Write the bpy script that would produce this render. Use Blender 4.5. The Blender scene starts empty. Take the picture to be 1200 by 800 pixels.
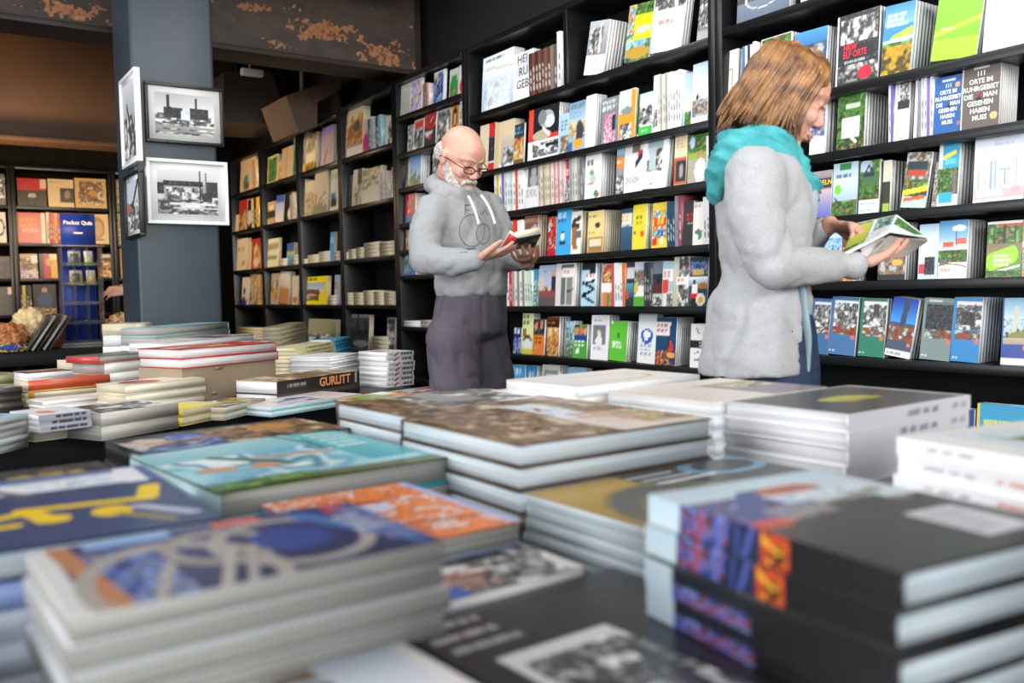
import bpy, bmesh, math, random
import numpy as np
from mathutils import Vector, Matrix, noise as mnoise

# ------------------------------------------------------------------ camera, world, light, exposure
scene = bpy.context.scene
COL = scene.collection
F_PX = 1050.0                       # focal length for a 1200 px wide frame
CAM_H = 1.13
HEAD = math.radians(34.07)          # heading, clockwise from +Y
fwdh = Vector((math.sin(HEAD), math.cos(HEAD), 0))
rgt0 = Vector((math.cos(HEAD), -math.sin(HEAD), 0))
zup = Vector((0, 0, 1))
PITCH = math.atan(57 / F_PX)
ROLL = 0.018
c_fw = fwdh * math.cos(PITCH) - zup * math.sin(PITCH)
_u0 = zup * math.cos(PITCH) + fwdh * math.sin(PITCH)
c_rt = rgt0 * math.cos(ROLL) - _u0 * math.sin(ROLL)
c_up = _u0 * math.cos(ROLL) + rgt0 * math.sin(ROLL)
c_pos = Vector((0, 0, CAM_H))
cam_data = bpy.data.cameras.new('camera')
cam = bpy.data.objects.new('camera', cam_data)
COL.objects.link(cam)
m = Matrix((c_rt, c_up, -c_fw)).transposed().to_4x4()
m.translation = c_pos
cam.matrix_world = m
cam_data.sensor_width = 36
cam_data.lens = 36 * F_PX / 1200
cam_data.clip_start = 0.02
cam_data.dof.use_dof = True
cam_data.dof.focus_distance = 3.4
cam_data.dof.aperture_fstop = 3.5
scene.camera = cam

world = bpy.data.worlds.new('world')
scene.world = world
world.use_nodes = True
world.node_tree.nodes['Background'].inputs[0].default_value = (0.90, 0.94, 1.0, 1)
world.node_tree.nodes['Background'].inputs[1].default_value = 0.75
scene.view_settings.view_transform = 'Standard'
scene.view_settings.look = 'None'
scene.view_settings.exposure = -0.12
scene.view_settings.gamma = 1.0
scene.view_settings.use_curve_mapping = False


def area(name, loc, target, sx, sy, power, color, spread=180):
    d = bpy.data.lights.new(name, 'AREA')
    d.shape = 'RECTANGLE'
    d.size, d.size_y = sx, sy
    d.energy = power
    d.color = color
    d.spread = math.radians(spread)
    o = bpy.data.objects.new(name, d)
    COL.objects.link(o)
    o.location = loc
    o.rotation_euler = (Vector(target) - Vector(loc)).to_track_quat('-Z', 'Y').to_euler()
    return o


# daylight from the glazed front of the shop (behind and left of the viewer) and a long skylight
area('daylight_left_glazing', (-4.2, 2.6, 2.1), (2.4, 3.2, 1.0), 5.0, 2.2, 330, (0.96, 0.98, 1.0))
area('daylight_shop_front', (-1.6, -3.2, 2.4), (1.9, 3.2, 1.1), 4.0, 1.8, 150, (0.96, 0.98, 1.0))
area('skylight', (0.6, 2.4, 3.40), (0.9, 2.4, 0.0), 3.0, 1.2, 60, (0.96, 0.98, 1.0))
for _i, (_p, _t, _w) in enumerate((((1.75, .35, 3.3), (2.95, 1.9, 1.7), 14), ((1.9, 2.2, 3.3), (2.95, 3.9, 1.6), 16), ((1.8, 3.6, 3.05), (2.95, 5.2, 1.6), 11))):
    area('shelf_fill', _p, _t, .35, .35, _w, (1.0, .96, .90))  # added fill lights, no visible fitting: brighten the shelved books from above
area('page_edge_fill_right', (1.45, -2.3, 2.2), (2.95, 2.6, 1.45), 1.4, 1.4, 16, (1.0, .98, .95), 62)  # added fill with a narrow cone, no real opening: lifts the shelved page edges
area('page_edge_fill_far', (1.1, -2.4, 2.6), (2.95, 5.4, 1.6), 1.2, 1.0, 10, (1.0, .98, .95), 44)  # second added fill, narrower, for page edges further along the shelving wall

# ------------------------------------------------------------------ projection helpers (pixel -> point on a known plane)
def ray(px, py):
    return c_fw + c_rt * ((px - 600) / F_PX) - c_up * ((py - 400) / F_PX)
def on_z(px, py, z):
    d = ray(px, py); return c_pos + d * ((z - CAM_H) / d.z)
def on_x(px, py, x):
    d = ray(px, py); return c_pos + d * (x / d.x)
def on_y(px, py, y):
    d = ray(px, py); return c_pos + d * (y / d.y)
def at_d(px, py, dist):
    return c_pos + ray(px, py) * dist

# ------------------------------------------------------------------ materials
def lin(c):
    return tuple(((v / 12.92) if v <= 0.04045 else ((v + 0.055) / 1.055) ** 2.4) for v in c)
def hexc(h):
    h = h.lstrip('#')
    if len(h) == 3: h = ''.join(a * 2 for a in h)
    return tuple(int(h[i:i + 2], 16) / 255 for i in (0, 2, 4))

def material(name, col='#888', rough=0.5, metal=0.0, spec=0.5, noise=None, bump=None, coat=0.0, trans=0.0, alpha=1.0, sheen=0.0):
    """noise=(scale, second colour, low, high, detail)  bump=(scale, strength)"""
    mt = bpy.data.materials.new(name)
    mt.use_nodes = True
    nt = mt.node_tree
    b = nt.nodes['Principled BSDF']
    c = lin(hexc(col)) + (1,)
    b.inputs['Base Color'].default_value = c
    b.inputs['Roughness'].default_value = rough
    b.inputs['Metallic'].default_value = metal
    b.inputs['Specular IOR Level'].default_value = spec
    b.inputs['Coat Weight'].default_value = coat
    b.inputs['Transmission Weight'].default_value = trans
    b.inputs['Alpha'].default_value = alpha
    if sheen: b.inputs['Sheen Weight'].default_value = sheen
    tc = nt.nodes.new('ShaderNodeTexCoord')
    if noise:
        n = nt.nodes.new('ShaderNodeTexNoise')
        n.inputs['Scale'].default_value = noise[0]
        n.inputs['Detail'].default_value = noise[4] if len(noise) > 4 else 4
        r = nt.nodes.new('ShaderNodeValToRGB')
        r.color_ramp.elements[0].position = noise[2]; r.color_ramp.elements[0].color = c
        r.color_ramp.elements[1].position = noise[3]; r.color_ramp.elements[1].color = lin(hexc(noise[1])) + (1,)
        nt.links.new(tc.outputs['Object'], n.inputs['Vector'])
        nt.links.new(n.outputs['Fac'], r.inputs['Fac'])
        nt.links.new(r.outputs['Color'], b.inputs['Base Color'])
    if bump:
        n2 = nt.nodes.new('ShaderNodeTexNoise')
        n2.inputs['Scale'].default_value = bump[0]; n2.inputs['Detail'].default_value = 5
        bp = nt.nodes.new('ShaderNodeBump')
        bp.inputs['Strength'].default_value = bump[1]; bp.inputs['Distance'].default_value = 0.01
        nt.links.new(tc.outputs['Object'], n2.inputs['Vector'])
        nt.links.new(n2.outputs['Fac'], bp.inputs['Height'])
        nt.links.new(bp.outputs['Normal'], b.inputs['Normal'])
    return mt

def printed(name, rough, coat=0.0):
    mt = bpy.data.materials.new(name); mt.use_nodes = True
    nt = mt.node_tree; b = nt.nodes['Principled BSDF']
    a = nt.nodes.new('ShaderNodeAttribute'); a.attribute_name = 'ink'
    nt.links.new(a.outputs['Color'], b.inputs['Base Color'])
    n = nt.nodes.new('ShaderNodeTexNoise'); n.inputs['Scale'].default_value = 30
    mr = nt.nodes.new('ShaderNodeMapRange')
    mr.inputs[3].default_value = rough - 0.06; mr.inputs[4].default_value = rough + 0.08
    nt.links.new(n.outputs['Fac'], mr.inputs[0]); nt.links.new(mr.outputs[0], b.inputs['Roughness'])
    b.inputs['Coat Weight'].default_value = coat; b.inputs['Coat Roughness'].default_value = 0.2
    return mt

def paper(name, c1, c2, scale=420):
    """page edges: fine lines running across the thickness (local z)"""
    mt = bpy.data.materials.new(name); mt.use_nodes = True
    nt = mt.node_tree; b = nt.nodes['Principled BSDF']
    tc = nt.nodes.new('ShaderNodeAttribute'); tc.attribute_name = 'ink'; mp = nt.nodes.new('ShaderNodeMapping')
    mp.inputs['Scale'].default_value = (2, 2, scale)
    n = nt.nodes.new('ShaderNodeTexNoise'); n.inputs['Scale'].default_value = 1.0; n.inputs['Detail'].default_value = 3
    r = nt.nodes.new('ShaderNodeValToRGB')
    r.color_ramp.elements[0].position = 0.3; r.color_ramp.elements[0].color = lin(hexc(c1)) + (1,)
    r.color_ramp.elements[1].position = 0.7; r.color_ramp.elements[1].color = lin(hexc(c2)) + (1,)
    nt.links.new(tc.outputs['Vector'], mp.inputs['Vector']); nt.links.new(mp.outputs[0], n.inputs['Vector'])
    nt.links.new(n.outputs['Fac'], r.inputs['Fac']); nt.links.new(r.outputs['Color'], b.inputs['Base Color'])
    b.inputs['Roughness'].default_value = 0.75
    return mt

M = {}
M['print'] = printed('printed_cover', 0.34, 0.25)
M['matte_print'] = printed('printed_matte', 0.6)
M['white'] = paper('pages_white', '#c6c6c6', '#e8e8e7')
M['cream'] = paper('pages_cream', '#b5a888', '#d8ceb4')
M['grey'] = paper('pages_grey', '#86857f', '#b4b2ab')
M['blue'] = paper('pages_blue_white', '#9fadb5', '#d2dade')
M['black_shelf'] = material('black_lacquered_board', '#0e0f11', 0.33, spec=0.5, bump=(25, 0.03))
M['black_back'] = material('black_back_panel', '#0b0c0d', 0.6)
M['black_table'] = material('black_table_board', '#111214', 0.5)
M['pillar'] = material('slate_blue_paint', '#35414b', 0.46, noise=(1.6, '#303b44', 0.35, 0.7), bump=(3, 0.04))
M['floor'] = material('dark_floor', '#2a2a2b', 0.45, noise=(3, '#353433', 0.4, 0.6))
M['ceiling'] = material('ceiling_brown', '#1e1613', 0.8, noise=(2, '#2a1f19', 0.3, 0.7))
M['wall'] = material('dark_wall', '#1a1817', 0.8)
M['steel'] = material('rusty_steel', '#2b2421', 0.55, noise=(2.2, '#3a2d25', 0.4, 0.7), bump=(18, 0.25))
M['steel_brown'] = material('brown_steel', '#4a3628', 0.6, noise=(1.7, '#5c432f', 0.35, 0.7), bump=(10, 0.2))
M['rust'] = material('flaked_rust', '#6d432b', 0.9, noise=(28, '#a36d45', 0.4, 0.65), bump=(60, 0.6))
M['white_paint'] = material('white_paint', '#f0f0f0', 0.4)
M['black_frame'] = material('black_frame_wood', '#101012', 0.4)
M['grey_metal'] = material('grey_metal', '#9a968c', 0.5)
M['card'] = material('brown_cardboard', '#8d7c66', 0.85, noise=(6, '#9b8a73', 0.3, 0.7))
M['lamp_white'] = material('lamp_housing', '#c9c6bd', 0.5)

# ------------------------------------------------------------------ object helpers
def tag(o, label=None, cat=None, group=None, kind=None):
    if label: o['label'] = label
    if cat: o['category'] = cat
    if group: o['group'] = group
    if kind: o['kind'] = kind
    return o
def empty(name, loc, rz=0.0):
    o = bpy.data.objects.new(name, None); COL.objects.link(o)
    o.empty_display_size = 0.1
    o.location = loc; o.rotation_euler = (0, 0, rz)
    return o
def children_of(o):
    return [c for c in COL.objects if c.parent is o]
def copy_tree(o, parent=None, kids=None):
    c = o.copy(); COL.objects.link(c)
    if parent is not None: c.parent = parent
    for ch in (kids if kids is not None else o.children):
        d = ch.copy(); COL.objects.link(d); d.parent = c
    return c

class MB:
    """collects coloured quads and boxes, builds ONE mesh object"""
    def __init__(s):
        s.v = []; s.f = []; s.c = []; s.n = 0
    def add(s, verts, faces, cols):
        verts = np.asarray(verts, float).reshape(-1, 3)
        faces = np.asarray(faces, int).reshape(-1, 4) + s.n
        cols = np.asarray(cols, float)
        if cols.ndim == 1: cols = np.tile(cols[:3], (len(verts), 1))
        s.v.append(verts); s.f.append(faces); s.c.append(cols[:, :3]); s.n += len(verts)
    def quad(s, a, b, c, d, col=(.5, .5, .5)):
        s.add([a, b, c, d], [[0, 1, 2, 3]], col)
    def box(s, lo, hi, col=(.5, .5, .5), mat=None):
        x0, y0, z0 = lo; x1, y1, z1 = hi
        P = [(x0, y0, z0), (x1, y0, z0), (x1, y1, z0), (x0, y1, z0), (x0, y0, z1), (x1, y0, z1), (x1, y1, z1), (x0, y1, z1)]
        if mat is not None: P = [tuple(mat @ Vector(p)) for p in P]
        s.add(P, [[0, 3, 2, 1], [4, 5, 6, 7], [0, 1, 5, 4], [1, 2, 6, 5], [2, 3, 7, 6], [3, 0, 4, 7]], col)
    def grid(s, org, ux, uy, art, zfun=None, nz=(0, 0, 1)):
        """art rows run from the top (far end of uy) downwards"""
        h, w, _ = art.shape
        org, ux, uy, nz = map(np.asarray, (org, ux, uy, nz))
        u, v = np.meshgrid(np.linspace(0, 1, w), np.linspace(1, 0, h))
        P = org + u[..., None] * ux + v[..., None] * uy
        if zfun is not None: P = P + zfun(u, v)[..., None] * nz
        idx = np.arange(h * w).reshape(h, w)
        f = np.stack([idx[1:, :-1], idx[1:, 1:], idx[:-1, 1:], idx[:-1, :-1]], -1).reshape(-1, 4)
        s.add(P.reshape(-1, 3), f, art.reshape(-1, 3))
    def build(s, name, mat, parent=None, smooth=False, raw=False):
        V = np.concatenate(s.v); Fc = np.concatenate(s.f); Cc = np.concatenate(s.c)
        me = bpy.data.meshes.new(name)
        me.vertices.add(len(V)); me.vertices.foreach_set('co', V.astype(np.float32).ravel())
        me.loops.add(Fc.size); me.loops.foreach_set('vertex_index', Fc.astype(np.int32).ravel())
        me.polygons.add(len(Fc))
        me.polygons.foreach_set('loop_start', (np.arange(len(Fc)) * 4).astype(np.int32))
        me.polygons.foreach_set('loop_total', np.full(len(Fc), 4, np.int32))
        if smooth: me.polygons.foreach_set('use_smooth', np.ones(len(Fc), bool))
        me.update(calc_edges=True)
        ca = me.color_attributes.new('ink', 'FLOAT_COLOR', 'POINT')
        a = np.ones((len(V), 4), np.float32)
        x = Cc; a[:, :3] = x if raw else np.where(x <= 0.04045, x / 12.92, ((np.clip(x, 0, 1) + 0.055) / 1.055) ** 2.4)
        ca.data.foreach_set('color', a.ravel())
        me.materials.append(mat)
        o = bpy.data.objects.new(name, me); COL.objects.link(o)
        if parent is not None: o.parent = parent
        return o

def bevel(o, w, seg=2):
    md = o.modifiers.new('bevel', 'BEVEL'); md.width = w; md.segments = seg; md.limit_method = 'ANGLE'
    return o
def boxes(name, mat, blist, parent=None, bw=0.0, matx=None):
    mb = MB()
    for lo, hi in blist: mb.box(lo, hi, mat=matx)
    o = mb.build(name, mat, parent)
    if bw: bevel(o, bw)
    return o
def rounded_prism(name, mat, pts, y0, y1, parent=None, matx=None):
    """polygon in xz extruded along y"""
    bm = bmesh.new()
    a = [bm.verts.new((p[0], y0, p[1])) for p in pts]; b = [bm.verts.new((p[0], y1, p[1])) for p in pts]
    bm.faces.new(a); bm.faces.new(b[::-1])
    for i in range(len(pts)):
        j = (i + 1) % len(pts); bm.faces.new((a[j], a[i], b[i], b[j]))
    bmesh.ops.recalc_face_normals(bm, faces=bm.faces)
    if matx is not None: bmesh.ops.transform(bm, matrix=matx, verts=bm.verts)
    me = bpy.data.meshes.new(name); bm.to_mesh(me); bm.free(); me.materials.append(mat)
    o = bpy.data.objects.new(name, me); COL.objects.link(o)
    if parent is not None: o.parent = parent
    return o

# ------------------------------------------------------------------ cover printing (a tiny drawing language)
PAL = {
 'sky': ['#3d86c6', '#8fbfe0', '#d8e4e8', '#5f7d56', '#2f4a2b'], 'city': ['#9fb6c8', '#c9c4b8', '#6d665e', '#a37a58', '#3b3835'],
 'forest': ['#7fae5a', '#2f5a2a', '#5a8b3b', '#1d3319', '#8a7c4a'], 'bw': ['#f0f0ee', '#bdbdba', '#6c6c6b', '#2a2a2a', '#8e8e8d'],
 'dark': ['#20242a', '#3c444c', '#15171b', '#555b60', '#0f1012'], 'brown': ['#d7c3a0', '#8b6a48', '#4a3626', '#b08d63', '#2b2019'],
 'warm': ['#e8d6ae', '#d09a52', '#9a4f2a', '#e3b96b', '#5a3220'], 'sea': ['#9fd0dc', '#5fa9c0', '#cfe3e6', '#3b7f95', '#e2efef'],
 'red': ['#c8232c', '#8b1820', '#e2574f', '#5a1015', '#d9d4cf'], 'lake': ['#6aa2d8', '#bcd6ea', '#3b5f3a', '#7d9a4e', '#2f4658'],
 'night': ['#15335a', '#1c4a76', '#c8462a', '#e0b25a', '#1b1d2c'], 'pink': ['#e9b8c8', '#c0407e', '#f0dfe0', '#7a3a6a', '#d890a8'],
 'ruin': ['#cfd6d6', '#8c9690', '#4a504c', '#a5522e', '#7b2f1c'], 'lilac': ['#c9b7d6', '#8f7fb0', '#e8dfe8', '#d8c09a', '#6f5a78'],
 'orange': ['#e5742a', '#f08c3a', '#c9551c', '#e2e2e8', '#e5742a'], 'blues': ['#1e2a6a', '#3454a0', '#8fa8d8', '#1a2048', '#c9b9a8'],
 'gold': ['#b08a20', '#d0a428', '#6f5a1e', '#3a382c', '#8a6f1c'], 'snow': ['#eef1f4', '#dfe6ec', '#c6d2dc', '#f4f6f8', '#b0bfcd'],
 'fig': ['#2b3a7a', '#5a6fc0', '#9a4a5a', '#1c2036', '#7a8fd0'], 'fire': ['#e8c13a', '#d8502a', '#a02018', '#e8832a', '#3a1010'],
 'sepia': ['#d9c9a6', '#bda67c', '#8a7450', '#e4d8bc', '#5c4b32'], 'mixed': ['#c94f3d', '#e0c04a', '#4f7fb5', '#e9e6df', '#3f7f4f'],
}
def vnoise(rs, h, w, sy, sx):
    g = rs.rand(max(2, int(sy) + 2), max(2, int(sx) + 2))
    y = np.linspace(0, g.shape[0] - 1.001, h); x = np.linspace(0, g.shape[1] - 1.001, w)
    yi = y.astype(int); xi = x.astype(int); fy = (y - yi)[:, None]; fx = (x - xi)[None]
    fy = fy * fy * (3 - 2 * fy); fx = fx * fx * (3 - 2 * fx)
    return (g[yi][:, xi] * (1 - fy) * (1 - fx) + g[yi + 1][:, xi] * fy * (1 - fx) + g[yi][:, xi + 1] * (1 - fy) * fx + g[yi + 1][:, xi + 1] * fy * fx)
def ramp(pal, t):
    P = np.array([hexc(c) for c in pal]); t = np.clip(t, 0, 0.9999) * (len(P) - 1)
    i = t.astype(int); f = (t - i)[..., None]
    return P[i] * (1 - f) + P[i + 1] * f
_seed = [11]
def art(spec, w=30, h=42):
    """bg | p x0 y0 x1 y1 pal (layered photo) | n .. pal (busy photo) | r .. col | t .. col lines | e cx cy rx ry col | l x0 y0 x1 y1 width col"""
    _seed[0] += 1
    rs = np.random.RandomState(_seed[0])
    ops = spec.split('|'); C = np.zeros((h, w, 3)) + np.array(hexc(ops[0].strip()))
    X, Y = np.meshgrid(np.linspace(0, 1, w), np.linspace(0, 1, h))
    for op in ops[1:]:
        a = op.split(); k = a[0]
        n4 = [float(q) for q in a[1:5]]
        x0, y0, x1, y1 = n4
        i0, i1 = int(round(y0 * (h - 1))), int(round(y1 * (h - 1))) + 1; j0, j1 = int(round(x0 * (w - 1))), int(round(x1 * (w - 1))) + 1
        i0 = max(0, i0); j0 = max(0, j0); hh, ww = max(1, min(i1, h) - i0), max(1, min(j1, w) - j0)
        if k == 'r': C[i0:i0 + hh, j0:j0 + ww] = hexc(a[5])
        elif k == 'g':
            t = np.linspace(0, 1, hh)[:, None, None]; C[i0:i0 + hh, j0:j0 + ww] = (1 - t) * np.array(hexc(a[5])) + t * np.array(hexc(a[6]))
        elif k in 'pn':
            fr = float(a[6]) if len(a) > 6 else 6.0
            asp = max(0.3, hh / max(ww, 1))
            N = vnoise(rs, hh, ww, fr * asp, fr) * .55 + vnoise(rs, hh, ww, fr * 2.3 * asp, fr * 2.3) * .3 + vnoise(rs, hh, ww, fr * 5 * asp, fr * 5) * .15
            N = (N - .5) * 1.5 + .5
            yy = np.linspace(0, 1, hh)[:, None]
            T = (yy * .8 + (N - .5) * .75 + .08) if k == 'p' else (N - .5) * 1.5 + .5
            C[i0:i0 + hh, j0:j0 + ww] = ramp(PAL[a[5]], T)
        elif k == 't':
            nl = int(a[6]) if len(a) > 6 else 3
            lh = hh / nl
            for q in range(nl):
                r0 = int(i0 + q * lh + lh * .18); r1 = max(r0 + 1, int(i0 + q * lh + lh * .8))
                xx = j0; end = j0 + ww * (0.7 + .3 * rs.rand())
                while xx < end:
                    L = max(2, int(ww * (0.12 + .25 * rs.rand())))
                    seg = slice(xx, int(min(xx + L, end)))
                    wgt = 0.55 + .45 * rs.rand(max(0, min(r1, h) - r0), max(0, seg.stop - seg.start), 1)
                    blk = C[r0:r1, seg]
                    if blk.size and blk.shape[:2] == wgt.shape[:2]: C[r0:r1, seg] = blk * (1 - wgt) + np.array(hexc(a[5])) * wgt
                    xx += L + max(1, int(ww * .04))
        elif k == 'e':
            m_ = ((X - x0) / x1) ** 2 + ((Y - y0) / y1) ** 2 < 1; C[m_] = hexc(a[5])
        elif k == 'o':   # ring
            q = ((X - x0) / x1) ** 2 + ((Y - y0) / y1) ** 2; m_ = (q < 1) & (q > float(a[6])); C[m_] = hexc(a[5])
        elif k == 'l':
            wd = float(a[5]); dx, dy = x1 - x0, y1 - y0; L2 = dx * dx + dy * dy + 1e-9
            t = np.clip(((X - x0) * dx + (Y - y0) * dy) / L2, 0, 1)
            m_ = (X - x0 - t * dx) ** 2 + (Y - y0 - t * dy) ** 2 < wd * wd; C[m_] = hexc(a[6])
    return C

# ------------------------------------------------------------------ the book
_pg = random.Random(1)
def book(w, h, t, cover=None, base='#dddddd', spine=None, pages='white', hard=False, warp=None, mat='print', name='book', sres=None, back=None, edge=None):
    """origin: foot of the spine edge, back cover down.  x: spine to fore-edge, y: foot to head, z: thickness.
    cover: art array or None.  root = printed cover (front, spine, back), child = page block"""
    mb = MB()
    th = 0.0024 if hard else 0.0007
    o = 0.003 if hard else 0.0
    bc = np.array(hexc(base)); sc = spine if spine is not None else base
    bk = np.array(hexc(back)) if back else bc
    if edge: bk = bc = bc * .3 + np.array(hexc(edge)) * .7
    mb.box((0, 0, 0), (w, h, th), bk)
    mb.box((0, 0, th), (th * 1.4, h, t - th), bc if not isinstance(sc, str) else np.array(hexc(sc)))
    if cover is None and warp is None:
        mb.box((0, 0, t - th), (w, h, t), bc)
    else:
        A = cover if cover is not None else np.zeros((12, 12, 3)) + bc
        mb.box((0, 0, t - th), (w, h, t - th * .3), A[-1, :].mean(0))
        zf = warp if warp else None
        mb.grid((0, 0, t), (w, 0, 0), (0, h, 0), A, zf)
    if isinstance(sc, np.ndarray):           # spine print: rows top = front-cover side, columns run foot -> head
        mb.grid((-0.0004, 0, 0), (0, h, 0), (0, 0, t), sc, None)
        mb.v[-1][:, 0] = -0.0004
        mb.f[-1] = mb.f[-1][:, ::-1]
    ob = mb.build(name, M[mat])
    pb = MB()
    e = 0.0004 if not hard else o
    zz = t - th
    pb.box((th * 1.4, e, th), (w - e, h - e, zz))
    pb.c[0] = pb.v[0].copy() + np.array([_pg.random(), _pg.random(), _pg.random()])   # sheet coordinates for the paper grain
    p = pb.build('page_block', M[pages], ob, raw=True)
    return ob

def lettering(parent, lines, org, ux, uy, size, col, lead=1.1, bold=0.0, align='LEFT', name='lettering', squeeze=1.0):
    """real letters as flat thin meshes on a face: org in parent's frame, ux reading direction, uy up"""
    ux = Vector(ux).normalized(); uy = Vector(uy).normalized(); nz = ux.cross(uy)
    bm = bmesh.new()
    for i, ln in enumerate(lines):
        cu = bpy.data.curves.new('txt', 'FONT'); cu.body = ln; cu.size = size; cu.align_x = align
        cu.extrude = 0.00012; cu.offset = bold * size; cu.resolution_u = 2
        to = bpy.data.objects.new('txt', cu); COL.objects.link(to)
        dg = bpy.context.evaluated_depsgraph_get()
        me = bpy.data.meshes.new_from_object(to.evaluated_get(dg))
        mx = Matrix.Translation(Vector(org) - uy * (i * size * lead)) @ Matrix((ux * squeeze, uy, nz)).transposed().to_4x4()
        me.transform(mx)
        bm.from_mesh(me)
        bpy.data.objects.remove(to); bpy.data.curves.remove(cu); bpy.data.meshes.remove(me)
    me = bpy.data.meshes.new(name); bm.to_mesh(me); bm.free()
    key = 'ink' + col
    if key not in M: M[key] = material('lettering_ink_' + col.strip('#'), col, 0.5)
    me.materials.append(M[key])
    o = bpy.data.objects.new(name, me); COL.objects.link(o); o.parent = parent
    return o
# ------------------------------------------------------------------ the room
W = 2.90           # front plane of the long shelving wall
YB = 9.85          # front plane of the rear shelving wall
RZ = 3.45
tag(boxes('floor', M['floor'], [((-4.5, -3.5, -0.1), (3.6, 11.2, 0))]), kind='structure')
tag(boxes('ceiling', M['ceiling'], [((-4.5, -3.5, RZ), (3.6, 11.2, RZ + .12))]), kind='structure')
tag(boxes('wall_right', M['wall'], [((3.28, -3.5, 0), (3.4, 11.2, RZ))]), kind='structure')
tag(boxes('wall_back', M['wall'], [((-4.5, 10.35, 0), (3.28, 10.47, RZ))]), kind='structure')
tag(boxes('wall_left', M['wall'], [((-4.5, 5.4, 0), (-4.38, 10.35, RZ))]), kind='structure')

# steel construction overhead
def ibeam(name, x0, x1, y, z0, z1, fw, tw, mat, label, cat='beam'):
    o = boxes(name, mat, [((x0, y, z0), (x1, y + fw, z0 + .035)), ((x0, y, z1 - .035), (x1, y + fw, z1)),
                          ((x0, y + fw / 2 - tw / 2, z0 + .035), (x1, y + fw / 2 + tw / 2, z1 - .035))], bw=.004)
    return tag(o, label, cat)
zb = on_y(370, 72, 5.72).z
b1 = ibeam('steel_beam', -4.3, 3.2, 5.72, zb, RZ - .002, .30, .05, M['steel'], 'dark rusty steel beam passing behind the slate pillar, with a flaked orange patch')
# the web plate with its flaked orange rust (a thin skin of paint and rust on the beam)
yw = 5.72 + .125
zl, zh = zb + .036, RZ - .04
XW0, XW1 = -1.2, 3.15
rsd = np.random.RandomState(5)
hh_, ww_ = 110, 620
N1 = vnoise(rsd, hh_, ww_, 9, 50); N2 = vnoise(rsd, hh_, ww_, 40, 230); N3 = vnoise(rsd, hh_, ww_, 3, 12)
base_ = ramp(['#2c2623', '#3a312c', '#4a3d34', '#332b27'], N3 * .6 + N1 * .4)
def uvp(px, py):
    p = on_y(px, py, yw); return (p.x - XW0) / (XW1 - XW0), 1 - (p.z - zl) / (zh - zl)
mask = np.zeros((hh_, ww_))
Xg, Yg = np.meshgrid(np.linspace(0, 1, ww_), np.linspace(0, 1, hh_))
for (xa_, ya_, xb_, yb_, s_) in ((338, 22, 418, 52, 1.0), (262, 2, 345, 18, .55), (410, 46, 482, 80, .62), (20, -6, 138, 24, .62), (300, 42, 345, 58, .4), (-140, 0, 10, 26, .4)):
    u0, v0 = uvp(xa_, ya_); u1, v1 = uvp(xb_, yb_); cu_, cv_ = (u0 + u1) / 2, (v0 + v1) / 2
    du, dv = abs(u1 - u0) / 2, abs(v1 - v0) / 2 + .04
    q = np.maximum(np.abs(Xg - cu_) / du, np.abs(Yg - cv_) / dv)
    mask = np.maximum(mask, np.clip(1.25 - q, 0, 1) * s_)
flak = (mask * 1.1 + (N1 - .5) * .7 + (N2 - .5) * .6) > .52
rust_ = ramp(['#4a3022', '#7c4e30', '#a8704a', '#8a5a3a', '#c08a5c'], N2)
spots = ((N2 > .86) & (N1 > .55))
base_[spots] = np.array(hexc('#5a4638'))
base_[flak] = rust_[flak]
mb_ = MB(); mb_.grid((XW0, yw - .002, zl), (XW1 - XW0, 0, 0), (0, 0, zh - zl), base_)
wf = mb_.build('web_face', M['matte_print'], b1); wf['label'] = 'web with flaking orange rust'
b2 = boxes('steel_beam', M['steel_brown'], [((-4.3, 4.35, 3.14), (2.86, 4.39, RZ - .002)), ((-4.3, 4.25, 3.10), (2.86, 4.6, 3.14))], bw=.004)
tag(b2, 'dark brown steel beam high up above the bookcases, nearest the viewer', 'beam')
# big brown plate girder behind the pillar
zp = on_y(70, 170, 7.5).z
g = boxes('plate_girder', M['steel_brown'], [((-4.3, 7.5, zp + .03), (1.72, 7.55, RZ - .002)), ((-4.3, 7.38, zp), (1.72, 7.66, zp + .03))], bw=.004)
tag(g, 'deep brown plate girder left of the pillar, its lower edge lit warmly', 'girder')
# hopper chutes under the ceiling
def prism(name, mat, pts2, dist0, dist1, label):
    """solid between two depths along the room, corners given on the plane y=dist0"""
    A = [on_y(p[0], p[1], dist0) for p in pts2]
    B = [Vector((a.x, dist1, a.z)) for a in A]
    bm = bmesh.new(); va = [bm.verts.new(a) for a in A]; vb = [bm.verts.new(a) for a in B]
    bm.faces.new(va); bm.faces.new(vb[::-1])
    for i in range(len(va)):
        j = (i + 1) % len(va); bm.faces.new((va[j], va[i], vb[i], vb[j]))
    bmesh.ops.recalc_face_normals(bm, faces=bm.faces)
    me = bpy.data.meshes.new(name); bm.to_mesh(me); bm.free(); me.materials.append(mat)
    o = bpy.data.objects.new(name, me); COL.objects.link(o)
    cx_ = sum(a.x for a in A) / len(A); cy_ = (dist0 + dist1) / 2; zt2 = max(a.z for a in A)
    boxes('hanger', M['steel'], [((cx_ - .02, cy_ - .02, zt2 - .12), (cx_ + .02, cy_ + .02, RZ - .001))], o)
    return tag(o, label, 'hopper')
prism('steel_hopper', M['steel_brown'], [(335, 112), (398, 90), (400, 104), (372, 120), (372, 148), (350, 154)], 7.0, 7.6, 'brown riveted steel hopper hanging above the far bookcases, right one')
prism('steel_hopper', M['steel'], [(262, 84), (318, 84), (338, 146), (262, 142)], 7.8, 8.6, 'darker steel hopper beside the slate pillar, left one')
lo = on_y(292, 84, 6.6)
ceil_lamp = empty('ceiling_lamp', (lo.x, 6.6, lo.z))
boxes('lamp_housing', M['lamp_white'], [((-.06, -.03, -.03), (.10, .03, .02))], ceil_lamp, .008)
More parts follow.
